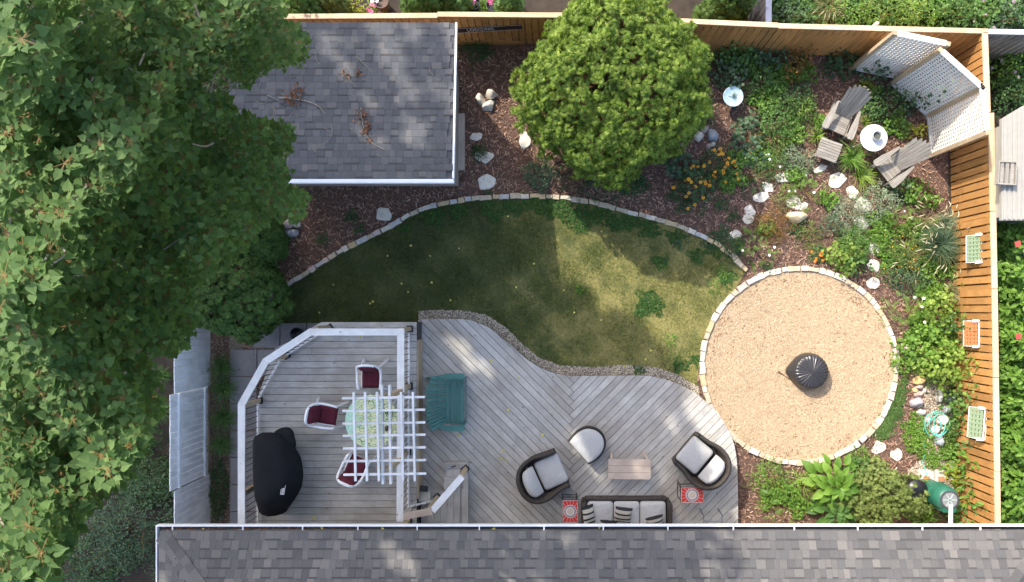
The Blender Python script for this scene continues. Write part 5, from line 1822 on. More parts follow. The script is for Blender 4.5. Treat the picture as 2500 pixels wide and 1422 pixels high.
gweb = plain('green_webbing', (.19, .26, .16), .7, var=.15, scale=30)
oweb = plain('orange_webbing', (.48, .15, .05), .7, var=.15, scale=30)
lawn_chair('folded lawn chair with green webbing hung highest on the side fence', 2384, 608, gweb, .62)
lawn_chair('folded lawn chair with orange webbing hung on the side fence behind the vines', 2377, 815, oweb, .58)
lawn_chair('folded lawn chair with pale green webbing hung lowest on the side fence', 2389, 1033, gweb, .70, R(-4))

# concrete slab, hose
sl_ = thing('concrete_slab', 'pale concrete slab lying on the pebbles in front of the rain barrel', 'slab', (*W(2280, 1163), 0))
for x0, x1 in ((2240, 2277), (2279, 2305)):
    a, b = W(x0, 1146), W(x1, 1182)
    obj('paver', MB().box(((a[0] + b[0]) / 2, (a[1] + b[1]) / 2, .03), (b[0] - a[0], a[1] - b[1], .06)), M['slab'], sl_, world=True, bevel=.006)
for x0, lab in ((2262, 'brown brick on the slab, left of the pair'), (2298, 'brown brick on the slab, right of the pair')):
    bq = thing('brick', lab, 'brick', (*W(x0, 1170, .08), .061), R(4))
    obj('body', MB().box((0, 0, .032), (.13, .12, .06)), plain('brick_brown', (.33, .16, .08), .9, var=.2) if 'brick_brown' not in bpy.data.materials else bpy.data.materials['brick_brown'], bq, bevel=.006)
hz_ = thing('garden_hose', 'turquoise garden hose coiled on the boulders and run to the rain barrel', 'hose', (*W(2285, 1040), 0))
hm = plain('turquoise_hose', (.10, .52, .42), .4)
pts = []
def hp(x, y, z):
    w_ = W(x, y, z); pts.append((w_[0], w_[1], z))
for k in range(0, 46):
    a_ = -1.2 + k * .40
    cxh = 2272 + 4.2 * (k // 8) * 1.3
    rx = 22 + 3 * math.sin(k * .4)
    hp(cxh + rx * math.cos(a_), 1035 + 29 * math.sin(a_) + 3 * math.sin(k), .12 + .05 * math.sin(k * .7) + .002 * k)
for x, y, z in ((2256, 1045, .1), (2254, 1075, .06), (2259, 1100, .04), (2253, 1130, .05), (2262, 1155, .10), (2266, 1180, .12), (2270, 1192, .14)):
    hp(x, y, z)
obj('hose', MB().tube(smooth_path(pts, 2), .011, 6), hm, hz_, world=True, smooth=True)
bk2 = thing('black_bucket', 'black round pot standing on the pavers outside the railing', 'pot', (*W(727, 815, .15), .035))
obj('pot', MB().lathe([(0, 0), (.12, 0), (.15, .22), (.14, .22), (.11, .04), (0, .04)], 24), bpy.data.materials['black_plastic'], bk2, smooth=True)
# ------------------------------------------------------------------ rocks
import bmesh


def rock_mesh(rx, ry, rz_, mat, flat=False, seed=0):
    bm = bmesh.new()
    bmesh.ops.create_icosphere(bm, subdivisions=3, radius=1)
    r = random.Random(seed)
    # a few cutting planes make facets
    planes = []
    for _ in range(13 if not flat else 10):
        a = r.uniform(0, 6.28); e = r.uniform(-.2, .7) if not flat else r.uniform(-.1, .1)
        planes.append((Vector((math.cos(a) * math.cos(e), math.sin(a) * math.cos(e), math.sin(e))), r.uniform(.62, .92)))
    ph = [r.uniform(0, 6.28) for _ in range(6)]
    for v in bm.verts:
        c = v.co.copy()
        for n_, d in planes:
            q = c.dot(n_)
            if q > d:
                c -= n_ * (q - d) * .92
        k = 1 + .035 * math.sin(c.x * 7 + ph[0]) + .035 * math.sin(c.y * 8 + ph[1]) + .03 * math.sin(c.z * 9 + ph[2] + c.x * 5)
        c *= k
        if flat and c.z > .35:
            c.z = .35 + (c.z - .35) * .15 + .03 * math.sin(c.x * 6 + ph[3]) * math.sin(c.y * 5 + ph[4])
        v.co = (c.x * rx, c.y * ry, c.z * rz_)
    me = bpy.data.meshes.new('rock')
    bm.to_mesh(me); bm.free()
    me.materials.append(mat)
    me.polygons.foreach_set('use_smooth', [not flat] * len(me.polygons))
    return me


rid = [0]


def rock(name, label, px, py, rpx, rpy, h, mat, rz=None, group=None, flat=False):
    rid[0] += 1
    rx, ry = rpx * .0108, rpy * .0108
    z = h * .35
    o = link(name, rock_mesh(rx, ry, (h * .8 if not flat else h * 2), M[mat], flat, rid[0]), None, (*W(px, py, h * .6), z * (0 if flat else .6)), rz if rz is not None else random.uniform(0, 1))
    return tag(o, label, 'rock' if name != 'stepping_stone' else 'stepping stone', group)


rock('boulder', 'large smooth cream boulder, top of the three beside the round cedar', 1198, 228, 17, 14, .24, 'cream', -.3)
rock('boulder', 'small egg shaped pale boulder, left of the three beside the round cedar', 1171, 241, 13, 15, .20, 'cream', .4)
rock('boulder', 'pale wedge shaped boulder, bottom of the three beside the round cedar', 1193, 256, 17, 13, .2, 'lime', .6)
rock('stepping_stone', 'small pointed stepping stone right of the shed stoop', 1163, 334, 15, 12, .05, 'lime', .3, flat=True)
rock('stepping_stone', 'triangular stepping stone half under a small plant right of the shed', 1182, 383, 25, 18, .05, 'lime', .1, flat=True)
rock('stepping_stone', 'wide stepping stone at the top edge of the stone edging by the shed corner', 1187, 447, 24, 20, .05, 'lime', .5, flat=True)
rock('stepping_stone', 'jagged pale stone at the left foot of the round cedar', 1281, 340, 17, 22, .08, 'lime', .2, flat=True)
rock('stepping_stone', 'lone tan flagstone on the mulch between shed and lawn', 936, 522, 20, 21, .05, 'cream', .2, flat=True)
rock('boulder', 'big pinkish boulder in the group at the left end of the mulch bed', 696, 546, 19, 17, .22, 'pinkrock')
rock('rock', 'small cream rock at the upper right of the left bed group', 722, 547, 13, 9, .14, 'cream', .4)
rock('rock', 'flat blue grey rock at the bottom of the left bed group', 710, 569, 20, 12, .14, 'greyrock', .2)
rock('rock', 'little golden rock at the lower left of the left bed group', 681, 573, 8, 9, .1, 'gold')
rock('rock', 'white veined grey boulder in the group right of the round cedar', 1706, 331, 16, 14, .2, 'cream', .3)
rock('rock', 'pink rock at the top of the group right of the round cedar', 1723, 314, 14, 11, .16, 'pinkrock')
rock('rock', 'slate grey boulder at the right of the group beside the round cedar', 1742, 329, 15, 17, .2, 'greyrock', .2)
rock('rock', 'small pink rock at the bottom of the group right of the round cedar', 1730, 357, 8, 8, .1, 'pinkrock')
rock('rock', 'small pale grey rock beside the little pink one right of the cedar', 1741, 352, 9, 7, .1, 'cream')
rock('rock', 'tiny pinkish stone lying alone by the cedar shade edge', 1667, 352, 8, 6, .07, 'pinkrock')
BED = 'pale limestone pieces set among the flowers of the right hand bed'
for i, (x, y, a, b, mt, lab) in enumerate((
    (1912, 433, 21, 14, 'lime', 'broad white limestone piece above the fern with white flowers'),
    (1875, 457, 13, 14, 'lime', 'upright white stone at the edge of the dark green fern clump'),
    (1858, 481, 18, 13, 'lime', 'ragged white stone below the dark green fern clump'),
    (1832, 513, 11, 15, 'lime', 'grey white stone beside the coneflower bed, upper of a pair'),
    (1826, 535, 14, 11, 'cream', 'smooth grey white stone beside the coneflower bed, lower of a pair'),
    (1795, 573, 16, 12, 'lime', 'shaded white stone just above the lawn edging'),
    (2043, 440, 24, 17, 'lime', 'large white flat stone below the arching daylily'),
    (2003, 413, 17, 9, 'lime', 'narrow white stone below the weathered footstool'),
    (1938, 493, 16, 18, 'lime', 'rough white stone directly above the yellow boulder'),
    (1962, 503, 12, 10, 'lime', 'small white stone at the foot of the fern, right of the rough one'),
    (2080, 470, 13, 18, 'lime', 'slanting white stone left of the silver shrub'),
    (2108, 502, 17, 21, 'lime', 'bright white stone inside the silver shrub'),
    (2105, 545, 14, 20, 'lime', 'white stone showing through the grey green stems'),
    (2136, 606, 13, 16, 'lime', 'tall narrow white stone right of the lime shrub'),
    (2133, 650, 13, 15, 'lime', 'white stone midway between two others near the circle'),
    (2134, 692, 16, 15, 'lime', 'blue white stone nearest the upper right rim of the circle'),
    (2146, 1093, 19, 15, 'lime', 'bright white stone below the circle, left of two'),
    (2190, 1110, 15, 14, 'lime', 'bright white stone below the circle, right of two'))):
    rock('limestone', lab, x, y, a * 1.12, b * 1.12, .035, mt, None, BED, flat=True)
rock('boulder', 'rounded yellow boulder in the middle of the right hand bed', 1949, 529, 24, 18, .30, 'yellow', .1)
CR_ = 'boulders around the pebble bed by the side fence'
for x, y, a, b, h, mt, lab in (
    (2249, 927, 20, 13, .2, 'gold', 'long tan boulder at the top of the pebble bed'),
    (2267, 919, 10, 9, .16, 'greyrock', 'shiny grey rock right of the long tan boulder'),
    (2283, 922, 11, 11, .15, 'darkrock', 'brown grey rock under the lime green shrub'),
    (2246, 945, 11, 8, .14, 'pinkrock', 'round pinkish grey rock below the long tan boulder'),
    (2236, 954, 7, 7, .1, 'gold', 'small golden rock at the left of the pebble bed'),
    (2258, 954, 8, 6, .09, 'cream', 'small cream grey rock on the pebbles'),
    (2244, 963, 13, 8, .11, 'pinkrock', 'low pinkish rock just above the purple boulder'),
    (2244, 984, 17, 15, .24, 'purple', 'big purple grey boulder at the left of the pebble bed'),
    (2252, 1008, 11, 10, .14, 'lime', 'white rock just below the purple grey boulder'),
    (2296, 967, 9, 16, .16, 'lime', 'white rock beneath the lime green shrub'),
    (2325, 972, 17, 16, .22, 'darkrock', 'glossy dark boulder in the shade of the shrub'),
    (2314, 1001, 11, 10, .15, 'greyrock', 'grey rock below the glossy dark boulder'),
    (2305, 1027, 15, 14, .2, 'lime', 'cream round boulder behind the turquoise hose coil'),
    (2288, 1050, 10, 11, .14, 'lime', 'cream rock inside the hose coil'),
    (2268, 1027, 8, 9, .12, 'lime', 'pale rock at the upper left of the hose coil'),
    (2303, 1046, 8, 7, .1, 'pinkrock', 'small pinkish rock right of the hose coil'),
    (2297, 1077, 12, 15, .2, 'greyrock', 'smooth oval grey stone below the hose coil'),
    (2237, 899, 6, 5, .08, 'lime', 'small white stone above the tan boulder'),
    (2213, 851, 5, 4, .07, 'lime', 'lone small white stone on the mulch right of the circle')):
    rock('rock', lab, x, y, a, b, h, mt, None, CR_)
st = thing('stone_frog', 'small grey frog shaped garden ornament among the lower plants', 'ornament', (*W(1870, 1204, .12), 0))
mb = MB().lathe([(0, 0), (.05, .01), (.06, .06), (.04, .11), (.0, .13)], 14)
for a_ in (40, 140, 220, 320):
    mb.tube([(.03 * math.cos(R(a_)), .03 * math.sin(R(a_)), .05), (.10 * math.cos(R(a_)), .10 * math.sin(R(a_)), .06), (.13 * math.cos(R(a_ + 12)), .13 * math.sin(R(a_ + 12)), .01)], [.018, .014, .01], 6)
obj('body', mb, M['greyrock'], st, smooth=True)

# ------------------------------------------------------------------ plants
OVAL_v = [(0, 0, 0), (.33, -.24, .05), (.75, -.19, .03), (1, 0, -.06), (.75, .19, .03), (.33, .24, .05), (.5, 0, -.02)]
OVAL_f = [(0, 1, 6), (1, 2, 6), (2, 3, 6), (3, 4, 6), (4, 5, 6), (5, 0, 6)]
NARROW_v = [(0, 0, 0), (.45, -.09, .02), (1, 0, -.05), (.45, .09, .02)]
NARROW_f = [(0, 1, 2), (0, 2, 3)]
LOBE_v = [(0, 0, 0), (.15, -.42, .04), (.5, -.34, 0), (.62, -.46, 0), (.8, -.15, .0), (1, 0, -.05), (.8, .15, 0), (.62, .46, 0), (.5, .34, 0), (.15, .42, .04)]
LOBE_f = [(0, 1, 2), (0, 2, 4), (2, 3, 4), (0, 4, 5), (0, 5, 6), (0, 6, 8), (8, 6, 7), (0, 8, 9)]


def fern_t():
    vs, fs = [(0, -.012, 0), (0, .012, 0), (1, 0, -.14)], [(0, 1, 2)]
    for i in range(7):
        u = .12 + i * .125
        L = .30 * math.sin(.5 + u * 2.3)
        z = -.14 * u * u + .02
        for s_ in (-1, 1):
            o = len(vs)
            vs += [(u - .035, 0, z), (u + .035, 0, z), (u + L * .55, s_ * L, z - .03)]
            fs.append((o, o + 1, o + 2))
    return vs, fs


FERN_v, FERN_f = fern_t()


def spray_t(n=7, seed=1, wd=.075):
    """flat fan of scale-leaf twigs, tip outward (+X)"""
    r = random.Random(seed)
    vs, fs = [], []
    for i in range(n):
        a = (i - (n - 1) / 2) / n * 2.2
        L = 1 - .30 * abs(a) + r.uniform(-.1, .1)
        ca, sa = math.cos(a), math.sin(a)
        w = wd
        o = len(vs)
        z = -.10 * L + r.uniform(-.05, .05)
        vs += [(.08 * ca + w * .4 * sa, .08 * sa - w * .4 * ca, 0), (L * .6 * ca + w * sa, L * .6 * sa - w * ca, .05), (L * ca, L * sa, z), (L * .6 * ca - w * sa, L * .6 * sa + w * ca, .05), (.08 * ca - w * .4 * sa, .08 * sa + w * .4 * ca, 0)]
        fs += [(o, o + 1, o + 4), (o + 1, o + 3, o + 4), (o + 1, o + 2, o + 3)]
    return vs, fs


SPRAY_v, SPRAY_f = spray_t()
THIN_v, THIN_f = spray_t(9, 3, .045)
TEMPL = {'oval': (OVAL_v, OVAL_f), 'narrow': (NARROW_v, NARROW_f), 'lobed': (LOBE_v, LOBE_f), 'fern': (FERN_v, FERN_f), 'spray': (SPRAY_v, SPRAY_f)}


def lump(dirs, ph, amp=.22):
    x, y, z = dirs[:, 0], dirs[:, 1], dirs[:, 2]
    return 1 + amp * (np.sin(x * 4.3 + ph) * np.cos(y * 3.7 + ph * 2) + .6 * np.sin(x * 8 + y * 7 + ph * 3) * np.cos(z * 6 + ph) + .4 * np.sin(y * 13 - x * 11 + ph))


def dome(n, rx, ry, h, amp=.22, inner=.55, z0=.0, ph=None, low=-.1):
    """points through the outer part of a lumpy dome, with outward directions"""
    ph = rng.uniform(0, 6) if ph is None else ph
    u = rng.uniform(low, 1, n)
    a = rng.uniform(0, 2 * math.pi, n)
    c = np.sqrt(np.maximum(0, 1 - u * u))
    d = np.stack([c * np.cos(a), c * np.sin(a), u], -1)
    k = lump(d, ph, amp) * (inner + (1 - inner) * rng.random(n) ** .5)
    P = d * k[:, None] * np.array([rx, ry, h]) + [0, 0, z0]
    P[:, 2] = np.maximum(P[:, 2], .02)
    return P, d


def leaves(P, D, tmpl, size, mat, name='foliage', parent=None, upw=.9, spread=.5, aspect=1.0, droop=0.0, stuff=True):
    n = len(P)
    N = D * .6 + np.array([0, 0, upw]) + rng.normal(0, spread, (n, 3))
    T_ = D * np.array([1, 1, .35]) + rng.normal(0, .6, (n, 3)) + [0, 0, -droop]
    s_ = rng.uniform(size[0], size[1], n)
    sc = np.stack([s_, s_ * aspect, s_], -1)
    tv, tf = TEMPL[tmpl]
    V, T = scatter(tv, tf, frames(N, T_), P, sc)
    o = link(name, np_mesh(name, V, T, mat), parent)
    if stuff:
        o['kind'] = 'stuff'
    return o


def blossoms(root, pts, kind, size, centre=None):
    """each flower a part"""
    key = ('fl', kind, centre)
    if key not in BL:
        mb = MB()
        np_ = 9 if centre else 5
        for i in range(np_):
            a = 2 * math.pi * i / np_
            ca, sa = math.cos(a), math.sin(a)
            w = .26 if centre else .42
            mb.add([(.12 * ca, .12 * sa, 0), (.6 * ca + w * sa, .6 * sa - w * ca, .04), (ca, sa, -.04), (.6 * ca - w * sa, .6 * sa + w * ca, .04)], [(0, 1, 2, 3)])
        mb.lathe([(.0, .02), (.26, .02), (.22, .12), (0, .16)], 8, m=1)
        BL[key] = mb.mesh('flower', [FL[kind], FL[centre] if centre else FL[kind]])
    for x, y, z in pts:
        o = link('flower', BL[key], root, (x, y, z))
        o.scale = (size,) * 3
        o.rotation_euler = (random.uniform(-.5, .5), random.uniform(-.5, .5), random.uniform(0, 6))


BL = {}


def plant(name, label, px, py, r, h, kind='oval', mat='mid', n=None, size=None, ry=None, catg='plant', group=None, flowers=None, amp=.25, stems=True, inner=.45):
    rx = r * .0112 * (1 - h / 2 / H); ryw = (ry or r) * .0112 * (1 - h / 2 / H)
    x, y = W(px, py, h * .55)
    t_ = thing(name, label, catg, (x, y, 0), 0, group)
    size = size or {'oval': (.045, .085), 'narrow': (.06, .12), 'lobed': (.06, .10), 'fern': (.14, .22), 'spray': (.08, .14)}[kind]
    av = (size[0] + size[1]) / 2
    n = n or int(min(6000, {'oval': 12, 'narrow': 30, 'lobed': 9, 'fern': 8, 'spray': 10}[kind] * rx * ryw / (av * av)))
    P, D = dome(n, rx, ryw, h, amp, inner)
    leaves(P, D, kind, size, G[mat], 'foliage', t_)
    if stems:
        mb = MB()
        for i in range(7):
            a = random.uniform(0, 6.28); q = random.uniform(.3, .75)
            mb.tube([(0, 0, 0), (rx * q * .5 * math.cos(a), ryw * q * .5 * math.sin(a), h * .45), (rx * q * math.cos(a), ryw * q * math.sin(a), h * .8)], [.008, .006, .003], 4)
        obj('stems', mb, M['petiole'], t_)
    if flowers:
        kind_, cnt, fs, centre = flowers
        Pf, _ = dome(cnt if kind_ != 'white' else max(2, cnt // 2), rx * .95, ryw * .95, h * 1.06, amp, .92, low=.25)
        blossoms(t_, [tuple(p) for p in Pf], kind_, fs, centre)
    return t_


def grass_clump(name, label, px, py, r, h, mat, n=220, w=.012, plumes=0, lean=(0, 0), catg='ornamental grass', group=None, pm='plume'):
    x, y = W(px, py, h * .3)
    t_ = thing(name, label, catg, (x, y, 0), 0, group)
    R_ = r * .0104
    vs, fs = [], []
    def blade(a, L, hh, w, b0, seg=5):
        ca, sa = math.cos(a), math.sin(a)
        o = len(vs)
        for j in range(seg + 1):
            u = j / seg
            rr = L * (u ** 1.15); z = hh * (1.9 * u - 1.5 * u * u) + .02
            ww = w * (1 - u ** 2.2) + .0008
            cx_, cy_ = b0[0] + rr * ca + lean[0] * u, b0[1] + rr * sa + lean[1] * u
            vs.append((cx_ - sa * ww / 2, cy_ + ca * ww / 2, z)); vs.append((cx_ + sa * ww / 2, cy_ - ca * ww / 2, z + .002))
            if j:
                k = o + 2 * j
                fs.append((k - 2, k - 1, k + 1)); fs.append((k - 2, k + 1, k))
    for i in range(n):
        a = random.uniform(0, 6.28)
        blade(a, R_ * random.uniform(.45, 1.1), h * random.uniform(.6, 1.1), w * random.uniform(.6, 1.2), (random.gauss(0, R_ * .09), random.gauss(0, R_ * .09)))
    o = link('blades', np_mesh('blades', np.array(vs), np.array(fs), G[mat]), t_); o['kind'] = 'stuff'
    if plumes:
        for i in range(plumes):
            a = random.uniform(0, 6.28)
            L = R_ * random.uniform(.6, 1.15)
            b = Vector((L * math.cos(a) + lean[0], L * math.sin(a) + lean[1], h * random.uniform(.75, 1.1)))
            dirn = Vector((math.cos(a) + random.uniform(-.6, .6), math.sin(a) + random.uniform(-.6, .6), -.1)).normalized()
            pts = [b + dirn * (.02 * j) * 1.0 + Vector((0, 0, -.0009 * j * j)) for j in range(8)]
            obj('plume', MB().tube(pts, [.003, .007, .0095, .0105, .010, .008, .005, .002], 6), G[pm], t_, smooth=True)
            obj('stalk', MB().tube([(0, 0, .05), tuple(b * .55 + Vector((0, 0, .2 * h))), tuple(b)], .0022, 3), G['straw'], t_)
    return t_


def hosta(name, label, px, py, r, h, mat, n, size):
    x, y = W(px, py, h * .5)
    t_ = thing(name, label, 'plant', (x, y, 0))
    meshes = []
    for v in range(4):
        rr = random.Random(v)
        vs, fs = [], []
        nu, nv = 7, 3
        for i in range(nu):
            u = i / (nu - 1)
            w = .27 * math.sin(math.pi * min(1, u ** .8 * .98 + .02)) ** .75
            for j in range(-nv + 1, nv):
                q = j / (nv - 1)
                z = .28 * math.sin(u * 2.3) * .6 - .30 * u * u + .10 * abs(q) ** 1.5 * (1 - u) + .02 * math.sin(u * 9 + q * 4 + v)
                vs.append((u, q * w, z))
        m_ = 2 * nv - 1
        for i in range(nu - 1):
            for j in range(m_ - 1):
                a = i * m_ + j
                fs.append((a, a + 1, a + m_ + 1, a + m_))
        meshes.append(MB().add(vs, fs).mesh('leaf', G[mat], True))
    for i in range(n):
        a = i * 2.399 + random.uniform(-.2, .2)
        q = (i / n)
        o = link('leaf', random.choice(meshes), t_)
        s_ = size * random.uniform(.75, 1.1) * (.75 + .35 * q)
        rr = r * .0104 * q * .62
        o.location = (rr * math.cos(a), rr * math.sin(a), h * (.95 - .75 * q))
        o.scale = (s_, s_, s_)
        o.rotation_euler = (random.uniform(-.25, .25), -.55 + .55 * q, a + random.uniform(-.25, .25))
    return t_


p = plant
# --- top bed
p('leafy_perennial', 'tall round leaved perennial tucked behind the round cedar by the back fence', 1798, 118, 48, .75, 'lobed', 'mid')
p('leafy_perennial', 'dusky leafed perennial above the blue bird bath', 1787, 178, 40, .55, 'lobed', 'blue')
p('currant_bush', 'sprawling lobed leaf bush in the middle of the back fence bed', 1880, 135, 40, .6, 'lobed', 'blue', amp=.35)
p('bronze_bush', 'bush with bronze pink young leaves against the back fence', 1948, 148, 38, .7, 'oval', 'red', amp=.35)
p('currant_bush', 'low green bush left of the first lattice screen', 2055, 140, 38, .45, 'lobed', 'dark', amp=.4)
p('leafy_perennial', 'bright veined leafy clump right of the bird bath', 1868, 200, 44, .5, 'oval', 'mid', amp=.35)
p('bushy_herb', 'loose dark green bush in the shade left of the adirondack chair', 1945, 240, 50, .5, 'narrow', 'dark', amp=.3)
p('phlox_clump', 'pale green leafy clump in the centre of the upper bed', 1902, 288, 48, .6, 'oval', 'mid', amp=.3)
p('bushy_herb', 'light green upright clump beside the pale leafy one', 1962, 268, 36, .55, 'narrow', 'bright', amp=.3)
p('blue_conifer', 'low blue green spreading conifer below the bird bath', 1830, 335, 40, .5, 'spray', 'blue', ry=56)
p('russet_herb', 'greyish russet low herb in front of the footstool', 1893, 345, 40, .35, 'narrow', 'olive', amp=.35)
p('shade_plant', 'mass of dark palmate leaves below the middle lattice screen', 2172, 252, 58, .45, 'oval', 'dark', ry=48, amp=.3)
p('shade_plant', 'lighter leaves at the lower edge of the lattice screen bed', 2140, 270, 30, .35, 'oval', 'mid')
p('golden_hosta', 'small golden green clump under the leftmost lattice screen', 2118, 207, 18, .25, 'oval', 'yellowleaf', size=(.07, .11))
p('golden_hosta', 'small golden green clump at the foot of the rightmost lattice screen', 2243, 326, 22, .3, 'oval', 'yellowleaf', size=(.08, .12))
p('climbing_vine', 'dusky vine climbing in front of the leftmost lattice screen', 2150, 158, 34, 1.0, 'lobed', 'blue', n=170, amp=.4)
p('young_maple', 'thin leaning shoot with star shaped leaves in front of the middle lattice', 2262, 238, 52, 1.0, 'lobed', 'blue', n=200, ry=20, amp=.4)
p('young_maple', 'bright star leaved shoot tip over the middle lattice screen', 2308, 222, 17, 1.4, 'lobed', 'bright', n=60, amp=.3)
grass_clump('daylily', 'arching bright daylily leaves between the two adirondack chairs', 2078, 385, 52, .5, 'bright', 120, .022, catg='plant')
grass_clump('daylily', 'drooping yellow green daylily leaves below the footstool', 2100, 425, 46, .35, 'limeleaf', 70, .020, lean=(.15, -.15), catg='plant')
grass_clump('daylily', 'small yellowing daylily left of the footstool', 1993, 335, 30, .35, 'limeleaf', 60, .018, catg='plant')
grass_clump('daylily', 'thin grassy tuft between chair and round table', 2112, 300, 24, .3, 'limeleaf', 34, .012, catg='plant')
# --- coneflowers and right of the lawn
p('coneflower_clump', 'dark leafed clump with golden coneflowers nearest the lawn', 1698, 452, 46, .5, 'oval', 'dark', size=(.07, .13), flowers=('gold', 24, .048, 'brown'), ry=50)
p('coneflower_clump', 'upper clump of golden coneflowers reaching to the blue conifer', 1758, 405, 42, .5, 'narrow', 'dark', flowers=('gold', 30, .045, 'brown'), amp=.3)
p('fern_leaf_peony', 'dark green feathery clump in the shade left of the limestone', 1840, 430, 44, .6, 'fern', 'dark')
p('white_phlox', 'greyish herb with tiny white flowers above the limestone', 1888, 400, 40, .45, 'narrow', 'mid', flowers=('white', 9, .035, None), amp=.3)
p('silver_mound', 'blue silver mound below the footstool', 1965, 398, 30, .4, 'narrow', 'silver', amp=.3)
p('silver_mound', 'pale green woolly herb left of the blue silver mound', 1935, 385, 28, .35, 'oval', 'silver', size=(.03, .06))
p('feathery_peony', 'bright feathery clump with white flowers above the yellow boulder', 1975, 462, 46, .55, 'fern', 'bright', flowers=('white', 8, .035, None))
p('feathery_peony', 'bright feathery clump with white flowers beside the lawn edging', 1855, 606, 48, .55, 'fern', 'bright', flowers=('white', 7, .038, None), ry=46)
p('spirea', 'red and orange tipped spirea left of the yellow boulder', 1893, 552, 42, .4, 'narrow', 'red', size=(.04, .07), amp=.35)
p('dark_herb', 'olive brown low herb right of the yellow boulder', 1925, 480, 26, .25, 'narrow', 'olive')
p('dark_herb', 'small dark clump below the yellow boulder', 1975, 570, 30, .2, 'narrow', 'olive', amp=.4)
p('green_mound', 'round dark mound overhanging the lawn edging', 1790, 602, 26, .3, 'oval', 'dark', size=(.03, .05))
p('marigolds', 'small patch of orange marigolds on the mulch above the circle', 2000, 618, 20, .2, 'oval', 'mid', size=(.03, .05), flowers=('orange', 11, .04, None))
p('russian_sage', 'grey green willowy bush left of the silver shrub', 2078, 520, 40, .7, 'narrow', 'silver', ry=45, size=(.05, .09))
p('russian_sage', 'loose grey green stems below the first willowy bush', 2090, 590, 42, .7, 'narrow', 'mid', ry=45, size=(.05, .09), amp=.35)
p('russian_sage', 'low grey green tuft reaching left over the mulch', 2035, 545, 28, .4, 'narrow', 'blue', amp=.35)
p('oak_leaf_shrub', 'lime green lobed shrub just above the gravel circle', 2062, 622, 36, .6, 'lobed', 'limeleaf', amp=.3)
p('oak_leaf_shrub', 'mid green lobed growth right of the lime shrub', 2095, 640, 30, .5, 'lobed', 'mid', amp=.3)
p('silver_shrub', 'silver green shrub below the lower adirondack chair', 2158, 492, 40, .75, 'oval', 'silver', size=(.03, .055), amp=.3)
p('feathery_peony', 'dense bright green feathery clump beside the ornamental grass', 2185, 545, 46, .7, 'fern', 'bright', flowers=('white', 4, .03, None))
p('leafy_perennial', 'bright leafy clump at the right foot of the lower adirondack chair', 2240, 468, 32, .5, 'lobed', 'bright')
p('leafy_perennial', 'dark leafy patch between silver shrub and lower chair', 2205, 455, 26, .4, 'lobed', 'dark')
p('small_bush', 'small isolated green bush on the mulch near the side fence', 2280, 490, 17, .3, 'lobed', 'bright')
p('yellow_herb', 'herb dotted with tiny yellow flowers left of the ornamental grass', 2215, 610, 44, .55, 'narrow', 'olive', flowers=('gold', 26, .014, None), amp=.3)
p('yellow_herb', 'lower yellow dotted herb above the dark sage', 2195, 650, 38, .45, 'narrow', 'mid', flowers=('gold', 22, .014, None), amp=.3)
p('dark_sage', 'dark blue green bush at the edge of the ornamental grass', 2225, 680, 40, .5, 'narrow', 'blue')
grass_clump('ornamental_grass', 'large blue green ornamental grass with cream plumes beside the fence', 2290, 600, 62, .8, 'blue', 420, .012, 34)
grass_clump('ornamental_grass', 'smaller stiff grass tuft at the fence above the plumed one', 2308, 545, 36, .5, 'silver', 160, .012, 4)
grass_clump('ornamental_grass', 'straw coloured grass flopping over against the side fence', 2310, 705, 48, .5, 'straw', 170, .010, 6, lean=(.35, -.25))
grass_clump('ornamental_grass', 'plumed stems fanning out left of the blue green grass', 2255, 540, 40, .7, 'straw', 50, .007, 22)
grass_clump('ornamental_grass', 'thin pale plumes lying over the yellow dotted herb', 2215, 630, 46, .6, 'straw', 40, .006, 12)
p('feathery_peony', 'large bright feathery clump with white flowers right of the circle', 2228, 755, 54, .75, 'fern', 'bright', flowers=('white', 9, .04, None))
p('viburnum', 'light green lobed shrub with pinkish tips beside the straw grass', 2300, 752, 46, .7, 'lobed', 'limeleaf', amp=.3)
p('viburnum', 'mid green lobed shrub above the boulders', 2268, 850, 58, .75, 'lobed', 'bright', ry=50, amp=.3)
p('viburnum', 'upper green growth around the orange lawn chair', 2345, 800, 34, .9, 'lobed', 'mid', amp=.35)
p('golden_shrub', 'glowing lime green shrub over the pebble bed', 2325, 900, 66, 1.15, 'lobed', 'limeleaf', ry=54, amp=.3)
p('golden_shrub', 'lime green shoots at the left of the glowing shrub', 2285, 890, 40, .95, 'lobed', 'limeleaf', amp=.3)
p('creeping_bush', 'small green bush spilling over the ring stones', 2205, 892, 26, .25, 'lobed', 'bright', size=(.04, .07), amp=.35)
VG = 'vines climbing the side fence'
for px, py, r, h, lab, mt, n in (
    (2385, 690, 14, 1.2, 'short vine shoot hanging below the topmost lawn chair', 'bright', 26),
    (2390, 880, 26, 1.3, 'broad leaved vine over the lower half of the orange lawn chair', 'bright', 60),
    (2372, 965, 26, 1.0, 'broad leaved vine between orange and lower green lawn chair', 'mid', 70),
    (2350, 995, 26, .7, 'dark vine at the fence foot above the lowest lawn chair', 'mid', 70),
    (2385, 1098, 22, 1.0, 'vine just below the lowest lawn chair', 'mid', 60),
    (2362, 1130, 30, .8, 'dense vine climbing the fence above the rain barrel', 'bright', 110),
    (2375, 1165, 20, 1.0, 'dense dark leaved vine hanging halfway up the lower fence', 'mid', 60),
    (2345, 1165, 18, .5, 'yellow green vine leaves at the fence foot by the slab', 'yellowleaf', 40),
    (2365, 1215, 22, 1.0, 'vine right of the rain barrel lid', 'bright', 55),
    (2372, 1262, 32, .9, 'vine mass in the corner between fence and gutter', 'mid', 120)):
    p('climbing_vine', lab, px, py, r, h, 'oval', mt, n=n * 2, size=(.09, .16), catg='vine', group=VG, amp=.35, inner=.75)
